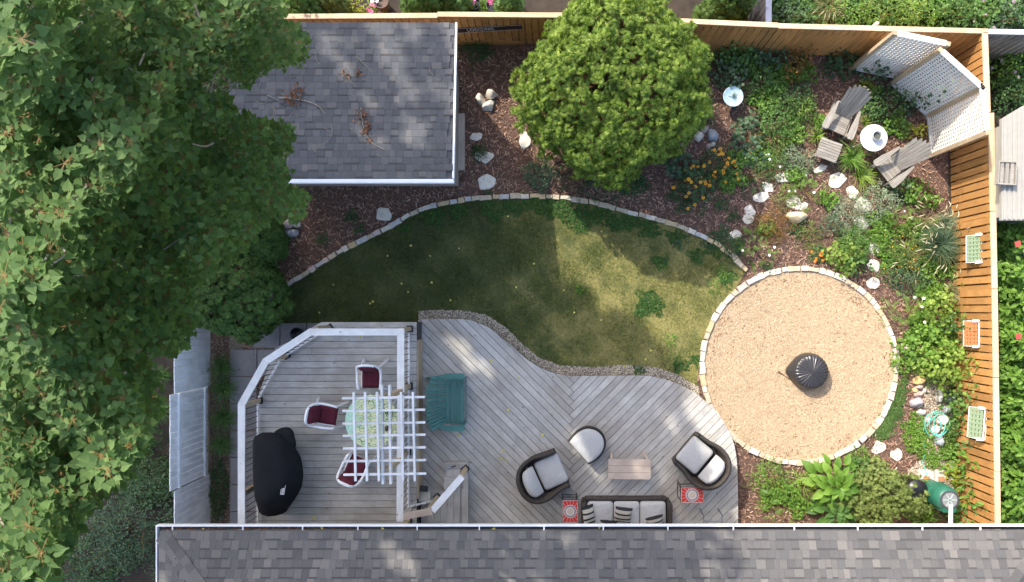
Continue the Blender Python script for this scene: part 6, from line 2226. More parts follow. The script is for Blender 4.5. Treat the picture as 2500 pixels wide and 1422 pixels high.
p('low_bush', 'dark leafy bush right of the hose coil', 2335, 1050, 30, .4, 'lobed', 'mid', size=(.04, .07))
# --- bottom right bed
hosta('large_leaf_plant', 'big clump of broad glossy overlapping leaves below the circle', 2040, 1185, 84, .6, 'bright', 46, .38)
hosta('large_leaf_plant', 'second clump of broad leaves by the gutter under the big clump', 2035, 1245, 60, .5, 'mid', 30, .34)
p('juniper', 'sprawling olive green juniper left of the black bin', 2175, 1215, 92, .8, 'spray', 'olive', ry=66, n=3600, size=(.06, .12), amp=.3)
p('leafy_perennial', 'light green leafy clump at the lower left of the bed', 1885, 1168, 42, .45, 'narrow', 'bright', amp=.35)
p('leafy_perennial', 'bright feathery clump against the gutter at the lower left of the bed', 1912, 1240, 50, .5, 'fern', 'bright')
p('leafy_perennial', 'lime herb with a single orange flower in the lower bed', 1965, 1190, 34, .4, 'narrow', 'limeleaf', flowers=('orange', 1, .035, None), amp=.35)
p('leafy_perennial', 'pointed leaved growth between hosta and juniper', 2105, 1155, 36, .5, 'oval', 'mid')
p('grass_tuft', 'fine green grassy tuft at the lower rim of the circle', 2105, 1118, 26, .3, 'narrow', 'bright')
# --- in the shade of the cedar
p('boxwood', 'round dark green mound left of the cedar foot', 1317, 424, 38, .45, 'oval', 'blue', size=(.03, .05))
p('shade_plant', 'dark feathery plant under the lower left of the cedar', 1402, 440, 36, .35, 'fern', 'dark')
p('shade_plant', 'bluish feathery plant under the middle of the cedar', 1472, 450, 46, .35, 'fern', 'blue')
p('shade_plant', 'dark leafy plant under the lower right of the cedar', 1538, 443, 30, .25, 'oval', 'dark')
p('shade_plant', 'dull blue green bush in the shade right of the cedar', 1700, 270, 44, .4, 'narrow', 'dark', amp=.35)
p('shade_plant', 'dark bush between cedar and coneflowers', 1665, 400, 34, .4, 'spray', 'blue')
p('small_bush', 'small green plant spilling over the triangular stepping stone', 1170, 372, 20, .15, 'oval', 'dark', size=(.02, .04))
p('grass_tuft', 'dark grassy tuft at the foot of the fence sign', 1160, 118, 34, .3, 'narrow', 'dark', amp=.4)
# --- weeds in the lawn
for px, py, r, lab in ((1612, 645, 16, 'bright broad leaf weed in the sunny middle of the lawn'), (1665, 585, 20, 'grey green thistle rosette at the upper right of the lawn'), (1745, 700, 16, 'bright rosette weed nearest the circle'), (1765, 660, 16, 'narrow leaved weed just left of the ring stones'), (1420, 706, 9, 'tiny bright weed at the shade edge of the lawn'), (1640, 830, 12, 'dusky weed at the lower right of the lawn')):
    p('lawn_weed', lab, px, py, r, .10, 'narrow', 'bright' if 'grey' not in lab else 'blue', n=60, size=(.08, .16), stems=False, catg='weed')
# --- lilies along the white fence
LG = 'strappy lilies along the white fence'
for px, py, r, lab in ((543, 895, 44, 'strappy lily clump right of the white fence, uppermost'), (545, 950, 46, 'strappy lily clump right of the white fence, second from the top'), (548, 1020, 48, 'strappy lily clump right of the white fence beside the gate'), (543, 1085, 42, 'strappy lily clump right of the white fence, lowest green one')):
    grass_clump('lily_clump', lab, px, py, r, .4, 'mid', 150, .014, catg='plant', group=LG)
for px, py, r, lab in ((400, 915, 30, 'strappy lily clump left of the white fence under the poplar'), (398, 1000, 36, 'strappy lily clump behind the white gate')):
    grass_clump('lily_clump', lab, px, py, r, .5, 'mid', 120, .014, catg='plant', group=LG)
p('ivy_strip', 'dark creeping ivy at the foot of the white fence beside the pavers', 530, 1200, 22, .2, 'oval', 'dark', ry=70, size=(.03, .06))

# --- neighbours' gardens
p('arborvitae', 'sunlit arborvitae just beyond the fence behind the shed', 738, 0, 44, 1.9, 'spray', 'mid', catg='shrub', n=1500)
p('arborvitae', 'second arborvitae beyond the fence behind the shed', 805, -6, 30, 1.7, 'spray', 'olive', catg='shrub', n=900)
p('golden_bush', 'yellow leaved bush beyond the back fence', 862, 22, 26, .7, 'oval', 'yellowleaf', amp=.4)
p('golden_bush', 'yellow green perennials left of the pink flowers', 893, 34, 14, .4, 'narrow', 'yellowleaf')
t_ = p('pink_flower_bed', 'pink and white flowers beyond the back fence', 914, 24, 20, .35, 'oval', 'limeleaf', flowers=('pink', 14, .05, None))
blossoms(t_, [(random.uniform(-.15, .15), random.uniform(0, .3), .38) for _ in range(8)], 'white', .05)
p('cedar_hedge', 'sunlit cedar hedge beyond the back fence, left half', 1030, 0, 46, 1.7, 'spray', 'mid', catg='hedge', n=1500, ry=28)
p('cedar_hedge', 'sunlit cedar hedge beyond the back fence, right half', 1100, -4, 42, 1.7, 'spray', 'mid', catg='hedge', n=1300, ry=28)
p('cedar_hedge', 'green cedar growth beyond the fence left of the round cedar', 1238, 2, 30, 1.6, 'spray', 'mid', catg='hedge', n=900)
for px, py, lab in ((1155, 8, 'round black flower pot with pink blooms beyond the back fence, left one'), (1204, 12, 'round black flower pot with pink blooms beyond the back fence, right one')):
    t_ = thing('flower_pot', lab, 'flower pot', (*W(px, py, .5), .22))
    obj('pot', MB().lathe([(0, 0), (.12, 0), (.165, .28), (.15, .28), (.13, .2), (0, .2)], 24), bpy.data.materials['black_plastic'], t_)
    blossoms(t_, [(random.uniform(-.10, .08), random.uniform(-.04, .12), .34 + .04 * random.random()) for _ in range(9)], 'pink', .055)
t_ = thing('flower_pot', 'large empty terracotta coloured pot beyond the fence near the pink flowers', 'flower pot', (*W(930, 2, .4), 0))
obj('pot', MB().lathe([(0, 0), (.13, 0), (.18, .40), (.165, .40), (.14, .3), (0, .3)], 24), plain('clay', (.16, .11, .09), .8), t_)
grass_clump('daylily', 'green strappy leaves between the two pink flower pots', 1182, 18, 26, .5, 'bright', 60, .016, catg='plant')
p('dark_conifer', 'dark conifer beyond the fence right of the round cedar', 1782, -8, 52, 1.8, 'spray', 'hedge', catg='tree', n=1500, ry=44)
for px, py, r, h, kd, mt, lab in (
    (1930, 25, 42, .9, 'oval', 'blue', 'grey green leafy bush right of the dark neighbour fence'),
    (1975, 40, 30, .7, 'oval', 'mid', 'mid green bush along the neighbour side of the back fence'),
    (2070, 35, 40, .8, 'oval', 'bright', 'bright broad leaved weeds beyond the fence, left'),
    (2150, 15, 50, 1.0, 'narrow', 'limeleaf', 'tall pale goldenrod like growth beyond the fence'),
    (2215, 30, 46, 1.0, 'narrow', 'limeleaf', 'pale feathery growth beyond the fence behind the lattice'),
    (2270, 20, 48, 1.1, 'oval', 'bright', 'big bright leafy mass beyond the fence behind the lattice'),
    (2340, 25, 44, 1.0, 'oval', 'mid', 'darker leafy mass beyond the fence near the corner'),
    (2400, 30, 44, 1.0, 'lobed', 'mid', 'leafy mass with lilac seed heads beyond the corner post'),
    (2465, 35, 44, 1.0, 'oval', 'blue', 'grey green leaves at the top right corner'),
    (2455, 170, 36, .9, 'oval', 'bright', 'joe pye weed with lilac heads right of the side fence, upper'),
    (2470, 235, 40, .9, 'oval', 'dark', 'dark leafy mass right of the side fence above the ribbed roof'),
    (2500, 150, 40, .9, 'oval', 'mid', 'leafy growth at the right picture edge'),
    (2436, 340, 18, .5, 'oval', 'mid', 'weeds squeezed between the side fence and the ribbed roof')):
    p('garden_growth', lab, px, py, r, h, kd, mt, amp=.35, flowers=('lilac', 9, .045, None) if 'lilac' in lab else None)
grass_clump('tall_grass', 'straw tipped tall grass beyond the back fence', 2020, 22, 56, .9, 'straw', 220, .012, 10, catg='ornamental grass')
mat_plants('wild_growth', [(x, y, 34) for x in range(1900, 2540, 32) for y in (-10, 22, 45)] + [(x, y, 30) for x in (2450, 2490, 2530) for y in (130, 165, 200, 235)], 9000, (.05, .11), G['mid'], 'dense wild growth covering the garden beyond the back fence', 'undergrowth', .45)
mat_plants('hedge_underlayer', [(x, y, 30) for x in (2465, 2500) for y in range(570, 1290, 40)], 4000, (.05, .10), G['dark'], 'dark underlayer of the hedge beyond the side fence', 'undergrowth', .5)
mat_plants('bed_filler', [(1820, 150, 40), (1900, 190, 40), (1960, 180, 30), (1870, 250, 40), (1930, 330, 34), (1860, 380, 30), (1800, 390, 26), (2000, 300, 20), (2180, 310, 34), (2120, 230, 24), (2020, 490, 24), (2150, 560, 44), (2240, 570, 44), (2080, 600, 34), (2170, 620, 40), (2260, 650, 44), (2270, 720, 44), (2310, 650, 34), (2250, 800, 44), (2320, 840, 44), (2290, 870, 34), (2220, 830, 20), (1920, 1200, 34), (1950, 1230, 30), (2120, 1190, 34), (2250, 1250, 34), (2340, 1000, 26), (2330, 1100, 30), (2340, 1260, 34), (1880, 1210, 30), (1780, 440, 34), (1940, 430, 24), (1870, 560, 20)], 15000, (.03, .065), G['bright'], 'low mixed green growth filling the right hand flower bed', 'undergrowth', .22)
HG = 'bright broad leaved hedge beyond the side fence'
for i, (px, py, rx_, ry_, h) in enumerate(((2470, 585, 40, 44, 1.4), (2462, 668, 34, 34, 1.4), (2480, 740, 44, 50, 1.5), (2470, 820, 38, 42, 1.5), (2500, 860, 40, 44, 1.5), (2475, 930, 40, 46, 1.5), (2490, 1010, 44, 46, 1.5), (2472, 1080, 36, 42, 1.5), (2500, 1120, 42, 46, 1.5), (2478, 1170, 42, 44, 1.5), (2480, 1245, 44, 46, 1.5))):
    lab = ('topmost hedge shrub below the ribbed roof', 'hedge shrub with a dark gap to its right', 'hedge shrub beside the dark gap', 'hedge shrub with a small red tag', 'outer hedge shrub at the picture edge beside the red tag', 'hedge shrub level with the fire pit', 'hedge shrub level with the lowest lawn chair', 'hedge shrub just below the lowest lawn chair', 'outer hedge shrub at the lower picture edge', 'hedge shrub level with the concrete slab', 'lowest hedge shrub next to the gutter')[i]
    p('hedge_shrub', lab, px, py, rx_, h, 'oval', 'bright', ry=ry_, n=1100, size=(.10, .17), catg='hedge', group=HG, amp=.22, inner=.6)
for px, py, lab in ((2485, 596, 'small red square tag on the topmost hedge shrub'), (2487, 822, 'small red square tag on the hedge lower down')):
    o = obj('red_tag', MB().box((0, 0, 0), (.12, .12, .012)), bpy.data.materials.get('red_plastic') or plain('red_plastic', (.52, .08, .06), .5), loc=W3(px, py, 1.62), rz=(R(8), R(-6), .3))
    tag(o, lab, 'tag')
# ------------------------------------------------------------------ big round cedar
def clumped(n_tips, per, rx, ry, h, z0, amp, tipr, ph=None, low=-.35, inner=.82):
    P, D = dome(n_tips, rx, ry, h, amp, inner, z0, ph, low)
    k = n_tips * per
    Pc = np.repeat(P, per, 0); Dc = np.repeat(D, per, 0)
    a = rng.uniform(0, 2 * math.pi, k)
    # frame per tip
    F_ = frames(Dc, rng.normal(0, 1, (k, 3)))
    off = np.stack([np.cos(a), np.sin(a), np.full(k, .25)], -1)
    T_ = np.einsum('kij,kj->ki', F_, off)
    return Pc, Dc, T_, P, D


cedar = thing('round_cedar', 'huge round bright green cedar overlapping the back fence', 'tree', (*W(1502, 208, 1.8), 0))
crx = 2.04
Pc, Dc, Tc, tips, tD = clumped(2500, 9, crx, crx * .98, 1.85, 1.78, .12, .1, ph=2.2, low=-.85, inner=.78)
n = len(Pc)
Nn = Dc * .6 + np.array([0, 0, .3]) + rng.normal(0, .55, (n, 3))
s_ = rng.uniform(.07, .14, n)
V1, T1 = scatter(THIN_v, THIN_f, frames(Nn, Tc + rng.normal(0, .3, (n, 3))), Pc + Tc * .015, s_)
# looser inner layer
P2, D2 = dome(3500, crx * .86, crx * .84, 1.62, .12, .85, 1.78, 2.2, -.85)
V2, T2 = scatter(SPRAY_v, SPRAY_f, frames(D2 + rng.normal(0, .5, D2.shape), rng.normal(0, 1, D2.shape)), P2, rng.uniform(.12, .2, len(P2)))
Va, Ta, _ = cat([(V1, T1, 0), (V2, T2, 0)])
o = link('foliage', np_mesh('foliage', Va, Ta, G['cedar']), cedar); o['kind'] = 'stuff'
mb = MB().tube([(0, 0, 0), (.02, .0, .9), (0, .03, 1.9), (0, 0, 3.2)], [.17, .14, .11, .03], 10)
obj('trunk', mb, M['bark'], cedar)
mb = MB()
for i in range(0, 2500, 10):
    q = Vector(tips[i]); c = Vector((q.x * .35, q.y * .35, 1.6 + (q.z - 1.9) * .4))
    mb.tube([c, c.lerp(q, .6) + Vector((0, 0, .05)), q], [.012, .008, .004], 4)
for i in range(0, 2500, 3):
    q = Vector(tips[i]); d = Vector(tD[i])
    for _ in range(2):
        e = Vector((random.gauss(0, 1), random.gauss(0, 1), random.gauss(0, 1))); e = (e - d * e.dot(d)).normalized()
        mb.tube([q, q + e * .05 + d * .02], .004, 3)
obj('branches', mb, plain('cedar_bark', (.20, .09, .05), .9), cedar, kind='stuff')

# dark arborvitae beside the pavers
for px, py, rx, ry, h, lab in ((572, 722, .98, .95, 2.3, 'broad dark evergreen shrub above the white fence, nearest the lawn corner'), (610, 575, .56, .72, 2.0, 'smaller dark evergreen shrub between poplar and rock group')):
    t_ = thing('dark_arborvitae', lab, 'shrub', (*W(px, py, h * .6), 0))
    Pc, Dc, Tc, _, _ = clumped(1700, 8, rx, ry, h * .55, h * .45, .10, .08, low=-.6)
    n = len(Pc)
    V1, T1 = scatter(SPRAY_v, SPRAY_f, frames(Dc * .7 + [0, 0, .5] + rng.normal(0, .35, (n, 3)), Tc), Pc, rng.uniform(.07, .12, n))
    o = link('foliage', np_mesh('foliage', V1, T1, G['hedge']), t_); o['kind'] = 'stuff'
    obj('trunk', MB().tube([(0, 0, 0), (0, 0, h * .7)], [.07, .03], 8), M['bark'], t_)

p('undergrowth', 'added dark leafy fill that blackens the gap between poplar and shed wall', 515, 215, 70, .8, 'oval', 'dark', n=1800, amp=.3)  # leaves added to darken the lit ground showing through this gap
# dark shrubs in the lower left corner
for px, py, r, h, mt, n_, lab in ((300, 1290, 120, 1.6, 'blue', 5200, 'large dusky shrub in the lower left corner beside the house roof'), (345, 1190, 60, 1.2, 'dark', 2200, 'dark leafy shrub between poplar and white fence'), (200, 1390, 80, 1.3, 'dark', 2600, 'dark shrub at the bottom edge under the poplar')):
    p('dusky_shrub', lab, px, py, r, h, 'oval', mt, n=n_, size=(.04, .075), catg='shrub', amp=.3)
p('undergrowth', 'dark undergrowth below the poplar left of the white fence', 330, 1050, 50, .5, 'oval', 'dark', n=900, amp=.4, ry=90)

# ------------------------------------------------------------------ the poplar
POP = [(-60, -60), (590, -60), (625, 0), (668, 18), (690, 60), (738, 95), (735, 140), (700, 150), (665, 140), (640, 175), (612, 200), (575, 205), (540, 175), (505, 190), (490, 225), (505, 262), (540, 245), (575, 290), (640, 300), (705, 312), (708, 352), (672, 395), (700, 430), (738, 478), (738, 515), (700, 532), (655, 520), (615, 555), (590, 605), (545, 640), (500, 660), (462, 695), (455, 745), (462, 800), (440, 850), (400, 850), (355, 825), (308, 822), (318, 862), (345, 900), (390, 955), (375, 990), (345, 1040), (335, 1105), (300, 1160), (248, 1170), (232, 1205), (185, 1235), (190, 1290), (130, 1330), (128, 1390), (110, 1480), (-60, 1480)]
# a poplar leaf: rounded triangle with a drawn-out tip, folded a little along the midrib
PL_v = [(0, 0, 0), (-.10, -.28, .06), (.06, -.47, .08), (.34, -.44, .06), (.58, -.27, .03), (.78, -.10, 0), (1.02, 0, -.06), (.78, .10, 0), (.58, .27, .03), (.34, .44, .06), (.06, .47, .08), (-.10, .28, .06), (.35, 0, -.02)]
PL_f = [(12, i, i + 1) for i in range(0, 11)] + [(12, 11, 0)]
poplar = thing('poplar_tree', 'tall poplar with broad pointed leaves and pale branches filling the left side', 'tree', (-8.6, 2.4, 0))
TX, TY = -8.6, 2.4


def pz(px, py):
    """height of the crown surface over the picture"""
    u = np.clip(px / 740, 0, 1)
    return 12.7 - 3.4 * u ** 1.5 + .5 * np.sin(px * .011 + 1) * np.cos(py * .009)


npx = 5400
cand = sample_poly(POP, npx)
poly_np = np.array(POP, float)
lay = rng.choice([0, 1, 2, 3], npx, p=[.34, .26, .22, .18])
# density variation makes dark gaps
dn = np.sin(cand[:, 0] * .021 + 1.2) * np.cos(cand[:, 1] * .017) + .7 * np.sin(cand[:, 0] * .043 - cand[:, 1] * .031) + .4 * np.sin(cand[:, 1] * .06 + cand[:, 0] * .02)
keep = (lay > 0) | (dn > -.3)
keep &= ~((np.hypot(cand[:, 0] - 520, (cand[:, 1] - 205) * .9) < 38) & (lay >= 0))
cand, lay = cand[keep], lay[keep]
zc = pz(cand[:, 0], cand[:, 1]) - lay * .55 + rng.normal(0, .16, len(cand))
kk = (H - zc) / F
CP = np.stack([(cand[:, 0] - NX) * kk, (NY - cand[:, 1]) * kk, zc], -1)
# tip clusters: leaves radiate from each twig end
per = 12
nC = len(CP)
dirn = norm(np.stack([CP[:, 0] - TX, CP[:, 1] - TY, np.full(nC, 1.2)], -1) + rng.normal(0, .5, (nC, 3)))
ia = np.repeat(np.arange(nC), per)
a = np.tile(np.arange(per) * 2.399, nC) + rng.uniform(0, 6.28, nC)[ia] + rng.normal(0, .25, len(ia))
q = np.tile(np.linspace(.12, 1, per), nC)
el = 1.0 - q * 1.15 + rng.normal(0, .12, len(ia))
tdir = np.stack([np.cos(a) * np.cos(el), np.sin(a) * np.cos(el), np.sin(el)], -1)
tdir = norm(tdir + dirn[ia] * np.array([.35, .35, .0]))
pet = (.042 + .045 * q) * rng.uniform(.8, 1.2, len(ia))
base = CP[ia] + tdir * pet[:, None]
size = rng.uniform(.048, .074, len(ia)) * (.8 + .25 * q)
Nl = np.array([0, 0, 1.0]) - tdir * .55 + rng.normal(0, .22, (len(ia), 3)) + tdir * .25
tl = tdir * [1, 1, .2] + np.array([0, 0, -.28])
Fm = frames(Nl + 0, tl)
# the leaves that show largest become parts
vis = (base[:, 2] > 11.6) & (lay[ia] == 0)
pxs = NX + base[:, 0] * F / (H - base[:, 2]); pys = NY - base[:, 1] * F / (H - base[:, 2])
vis &= (pxs > 10) & (pxs < 700) & (pys > 10) & (pys < 1410)
order = np.argsort(-np.where(vis, size / (H - base[:, 2]), 0))
big = order[:300]
rest = np.ones(len(ia), bool); rest[big] = False
lm = MB().add(PL_v, PL_f).mesh('leaf', G['poplar'])
for i in big:
    o = link('leaf', lm, poplar)
    Mx = Matrix([list(r_) for r_ in Fm[i]]).to_4x4() @ Matrix.Diagonal((*([float(size[i])] * 3), 1))
    Mx.translation = Vector(base[i]) - Vector((TX, TY, 0))
    o.matrix_basis = Mx
V1, T1 = scatter(PL_v, PL_f, Fm[rest], base[rest] - [TX, TY, 0], size[rest])
o = link('foliage', np_mesh('foliage', V1, T1, G['poplar']), poplar); o['kind'] = 'stuff'
# stalks
k = len(ia)
sv = [(0, -.5, 0), (0, .5, 0), (1, .4, 0), (1, -.4, 0)]
V1, T1 = scatter(sv, [(0, 1, 2), (0, 2, 3)], frames(np.array([0, 0, 1.]) + rng.normal(0, .1, (k, 3)), tdir), CP[ia] - [TX, TY, 0] + [0, 0, .004], np.stack([pet, np.full(k, .0035), np.ones(k)], -1))
o = link('leaf_stalks', np_mesh('leaf_stalks', V1, T1, M['petiole']), poplar); o['kind'] = 'stuff'
# trunk, limbs and twigs
C0 = Vector((TX, TY, 0))
tk = MB().tube([(0, 0, 0), (.1, .05, 2.5), (.05, -.05, 5.5), (.3, -.2, 8), (.6, -.3, 10.5), (.8, -.3, 12)], [.42, .34, .28, .2, .12, .05], 14)
obj('trunk', tk, M['bark'], poplar, smooth=True)
limb_mb = MB()
tw_mb = MB()
sel = rng.permutation(nC)
heads = []
for i in range(60):
    if len(heads) > 26 * 7 or NX + CP[sel[i]][0] * F / (H - CP[sel[i]][2]) > 330:
        continue
    e = Vector(CP[sel[i]]) - C0
    s_ = Vector((.1, 0, max(3.5, e.z - 3.2 - random.random() * 2)))
    e2 = Vector((e.x * .72, e.y * .72, e.z - 1.3))
    m_ = s_.lerp(e2, .5) + Vector((random.uniform(-.25, .25), random.uniform(-.25, .25), -.1))
    path = smooth_path([s_, m_, s_.lerp(e2, .78) + Vector((random.uniform(-.15, .15),) * 3), e2], 4)
    nP = len(path)
    limb = MB().tube(path, [.085 * (1 - u / nP) ** .8 + .012 for u in range(nP)], 7)
    obj('limb', limb, M['bark'], poplar, smooth=True)
    heads += [Vector(p_) for p_ in path[6:]]
hn = np.array([tuple(h_) for h_ in heads])
for i in range(nC):
    e = Vector(CP[i]) - C0
    if i % 9:
        continue
    d_ = np.linalg.norm(hn - np.array(e), axis=1) + np.where(hn[:, 2] > e.z + .1, 3, 0)
    b = heads[int(d_.argmin())]
    L = (e - b).length
    if L > .45:
        b = e + ((b - e).normalized() + Vector((random.uniform(-.5, .5), random.uniform(-.5, .5), -.5))).normalized() * .38
    m_ = b.lerp(e, .5) + Vector((random.uniform(-.08, .08), random.uniform(-.08, .08), -.05))
    tw_mb.tube([b, m_, e], [.008, .006, .004], 4)
obj('twigs', tw_mb, M['twig'], poplar, kind='stuff')
# bare pale branch ends that show above the leaves
for (x0, y0), (x1, y1), (x2, y2) in (((640, 130), (700, 45), (755, 20)), ((620, 70), (565, 120), (530, 60))):
    pass
for a_, b_, c_ in (((30, 110), (70, 108), (105, 98)), ((185, 68), (212, 48), (228, 38)), ((232, 108), (262, 80), (290, 92)), ((285, 50), (305, 32), (332, 25)), ((110, 190), (142, 212), (175, 172)), ((315, 168), (350, 182), (385, 175)), ((340, 160), (352, 135), (365, 120)), ((200, 255), (240, 270), (275, 285)), ((50, 330), (90, 350), (75, 372)), ((200, 330), (240, 355), (245, 320)), ((470, 352), (500, 358), (520, 350)), ((205, 455), (232, 472), (250, 490)), ((0, 485), (20, 510), (50, 515)), ((240, 625), (290, 640), (330, 662)), ((170, 680), (215, 672), (285, 695)), ((320, 760), (355, 780), (390, 797)), ((330, 765), (350, 785), (375, 803)), ((245, 893), (270, 915), (305, 910)), ((195, 578), (215, 580), (245, 572)), ((150, 540), (157, 560), (152, 578)), ((95, 520), (120, 520), (140, 515)), ((545, 135), (575, 150), (592, 162)), ((475, 30), (490, 50), (475, 12))):
    pts = []
    for j, (x, y) in enumerate((a_, b_, c_)):
        z = float(pz(np.array([x]), np.array([y]))[0]) + .05 - .12 * j
        w_ = W(x, y, z); pts.append((w_[0] - TX, w_[1] - TY, z))
    obj('branch', MB().tube(smooth_path(pts, 5), [.006 + .0006 * k_ for k_ in range(11)], 5), M['twig'], poplar)

# ------------------------------------------------------------------ taller trees beyond the picture (they throw the dappled shade)
FOOT = [(-17, 4.1), (-4, 4.3), (-.4, 4.0), (-.1, 2.5), (.05, .55), (.9, .45), (1.15, -.2), (1.6, .05), (2.1, -.35), (2.7, -.95), (3.2, -1.7), (3.15, -2.35), (3.5, -3.0), (3.9, -3.9), (4.4, -5), (5.9, -7.2), (6.6, -8.6), (6.8, -9.2), (-17, -9.2)]
HOLES = [(-2.15, -1.0, .22), (-1.85, -1.35, .20), (-1.5, -1.6, .22), (.75, -3.3, .17), (.95, -3.65, .22), (1.15, -4.0, .2), (2.6, -4.3, .2), (-3.9, -2.2, .13), (-3.75, -.9, .12), (-3.4, -1.1, .10), (-3.3, .3, .18), (-1.3, 2.7, .32), (-.9, 1.9, .25), (-1.6, 1.6, .2), (-2.6, 3.0, .28), (-2.2, 2.3, .22), (-.7, .9, .3), (-1.7, 3.4, .25), (-.9, 3.3, .2), (-.3, 1.9, .2), (-1.3, .6, .2), (-3.0, 1.3, .14), (-.2, 3.2, .2), (1.2, -8.0, .2), (-1.4, -7.3, .2), (-1.0, -7.7, .22), (-6.1, -7.9, .22), (.2, -7.6, .15), (-.7, -7.2, .14), (2.1, -2.6, .12), (3.0, -2.9, .2)]
nl = 36000
gp = sample_poly(FOOT, nl)
ok = np.ones(len(gp), bool)
for x, y, r in HOLES:
    dd = np.hypot((gp[:, 0] - x) + .35 * (gp[:, 1] - y), (gp[:, 1] - y) * .8)
    ok &= ~(dd < r * 1.25)
# ragged general thinning over the shed roof side
thin = (gp[:, 0] > -2.2) & (gp[:, 1] > .5)
ok &= ~(thin & (np.sin(gp[:, 0] * 9 + 2) * np.cos(gp[:, 1] * 8.3 + gp[:, 0] * 3) > .25))
gp = gp[ok]
zt = rng.uniform(14.6, 19.5, len(gp))
gp = gp[~((gp[:, 0] > 2.2) & (gp[:, 1] < -6.5) & (rng.random(len(gp)) < .6))]
gp = gp[~((gp[:, 0] < -6.9) & (gp[:, 1] < -1.2) & (gp[:, 1] > -6.2) & (rng.random(len(gp)) < .4))]
gp = gp[~((gp[:, 0] > .5) & (gp[:, 1] < -6.2) & (rng.random(len(gp)) < .55))]
zt = rng.uniform(14.6, 19.5, len(gp))
TP = np.stack([gp[:, 0] - SH[0] * zt, gp[:, 1] - SH[1] * zt, zt], -1)
# keep the crowns out of the picture
inz = TP[:, 2] < H - .3
pxs = NX + TP[:, 0] * F / np.maximum(H - TP[:, 2], .05); pys = NY - TP[:, 1] * F / np.maximum(H - TP[:, 2], .05)
TP = TP[~(inz & (pys > -120) & (pxs > -120))]
TP = TP[~((np.abs(TP[:, 0]) < 2.5) & (np.abs(TP[:, 1]) < 2.5))]
cen = [(-21, 11), (-14, 9), (-13, 14), (-17, 18), (-24, 20), (-12, 4.5)]
lab = ['tall tree standing beyond the back fence, outside the top left of the picture', 'tall tree behind the poplar, outside the top left of the picture', 'tall tree north of the shed, outside the picture', 'second tall tree north of the poplar, outside the picture', 'farthest tall tree outside the picture', 'tall tree left of the poplar, outside the picture']
lab_i = np.argmin(np.stack([np.hypot(TP[:, 0] - c[0], TP[:, 1] - c[1]) for c in cen]), 0)
for i, c in enumerate(cen):
    q = TP[lab_i == i]
    if len(q) < 50:
        continue
    t_ = thing('tall_tree', lab[i], 'tree', (c[0], c[1], 0), 0)
    n = len(q)
    sz = rng.uniform(.20, .34, n)
    V1, T1 = scatter(PL_v, PL_f, frames(rng.normal(0, .7, (n, 3)) + [0, 0, 1], rng.normal(0, 1, (n, 3))), q - [c[0], c[1], 0], sz)
    o = link('foliage', np_mesh('foliage', V1, T1, G['poplar']), t_); o['kind'] = 'stuff'
    obj('trunk', MB().tube([(0, 0, 0), (.1, 0, 6), (0, .1, 12), (0, 0, 16)], [.4, .32, .2, .08], 10), M['bark'], t_)
    for j in range(8):
        g_ = q[rng.integers(n)]
        e = Vector(g_) - Vector((*c, .3))
        e = Vector((0, 0, 13)).lerp(e, .7)
        if e.z + .1 < 17 and -e.length * 0 + (c[1] + e.y) < 5.5:
            continue
        obj('limb', MB().tube([(0, 0, 9 + j * .6), tuple(Vector((0, 0, 11 + j * .4)).lerp(e, .6)), tuple(e)], [.14, .08, .03], 6), M['bark'], t_)

# ------------------------------------------------------------------ fallen twigs and leaves
def on_roof(px, py):
    z = 3.0
    for _ in range(4):
        x, y = W(px, py, z)
        z = zl + (yN - y) * sl + .02
    return Vector((x, y, z))


TG = 'fallen twigs lying on the shed roof'
def fallen(label, pts, r=.008, leafspots=(), cat_='branch'):
    P3 = [on_roof(*q) + Vector((0, 0, .02)) for q in smooth_path(pts, 3)]
    c = P3[0].copy()
    t_ = thing('fallen_branch', label, cat_, c)
    obj('stem', MB().tube([q - c for q in P3], [r * (1 - .6 * i / len(P3)) for i in range(len(P3))], 5), M['twig'], t_)
    for k_, (x, y, rr, nn) in enumerate(leafspots):
        q = on_roof(x, y) - c
        P = np.array(q) + np.column_stack([rng.normal(0, rr * .0045, nn), rng.normal(0, rr * .0045, nn), rng.uniform(.0, .06, nn)])
        V1, T1 = scatter(PL_v, PL_f, frames(rng.normal(0, .7, (nn, 3)) + [0, 0, .7], rng.normal(0, 1, (nn, 3))), P, rng.uniform(.03, .055, nn))
        o = link('dry_leaves', np_mesh('dry_leaves', V1, T1, M['brownleaf']), t_); o['kind'] = 'stuff'
    return t_


fallen('longest fallen branch with brown leaves in the middle left of the shed roof', [(680, 240), (720, 243), (755, 250), (780, 262), (793, 278)], .013, ((712, 245, 22, 60), (728, 222, 16, 30)))
fallen('fallen branch with brown leaves curving down the centre of the shed roof', [(882, 265), (884, 290), (892, 325), (908, 350), (940, 366)], .011, ((885, 285, 14, 34), (895, 310, 16, 40), (889, 325, 10, 16), (902, 345, 6, 6)))
fallen('small twig with two tufts of brown leaves above the middle of the shed roof', [(845, 183), (855, 188), (878, 183)], .007, ((844, 184, 9, 24), (876, 182, 9, 22)))
fallen('thin bent twig hanging from the tufted one on the shed roof', [(848, 188), (860, 203), (871, 215)], .006)
fallen('straight pale twig at the upper middle of the shed roof', [(870, 140), (890, 158), (909, 178)], .008)
fallen('long pale curved twig low on the shed roof', [(808, 305), (812, 325), (802, 345), (788, 353)], .007)
fallen('short brown twig left of the longest branch on the shed roof', [(654, 234), (668, 240), (682, 246)], .009)
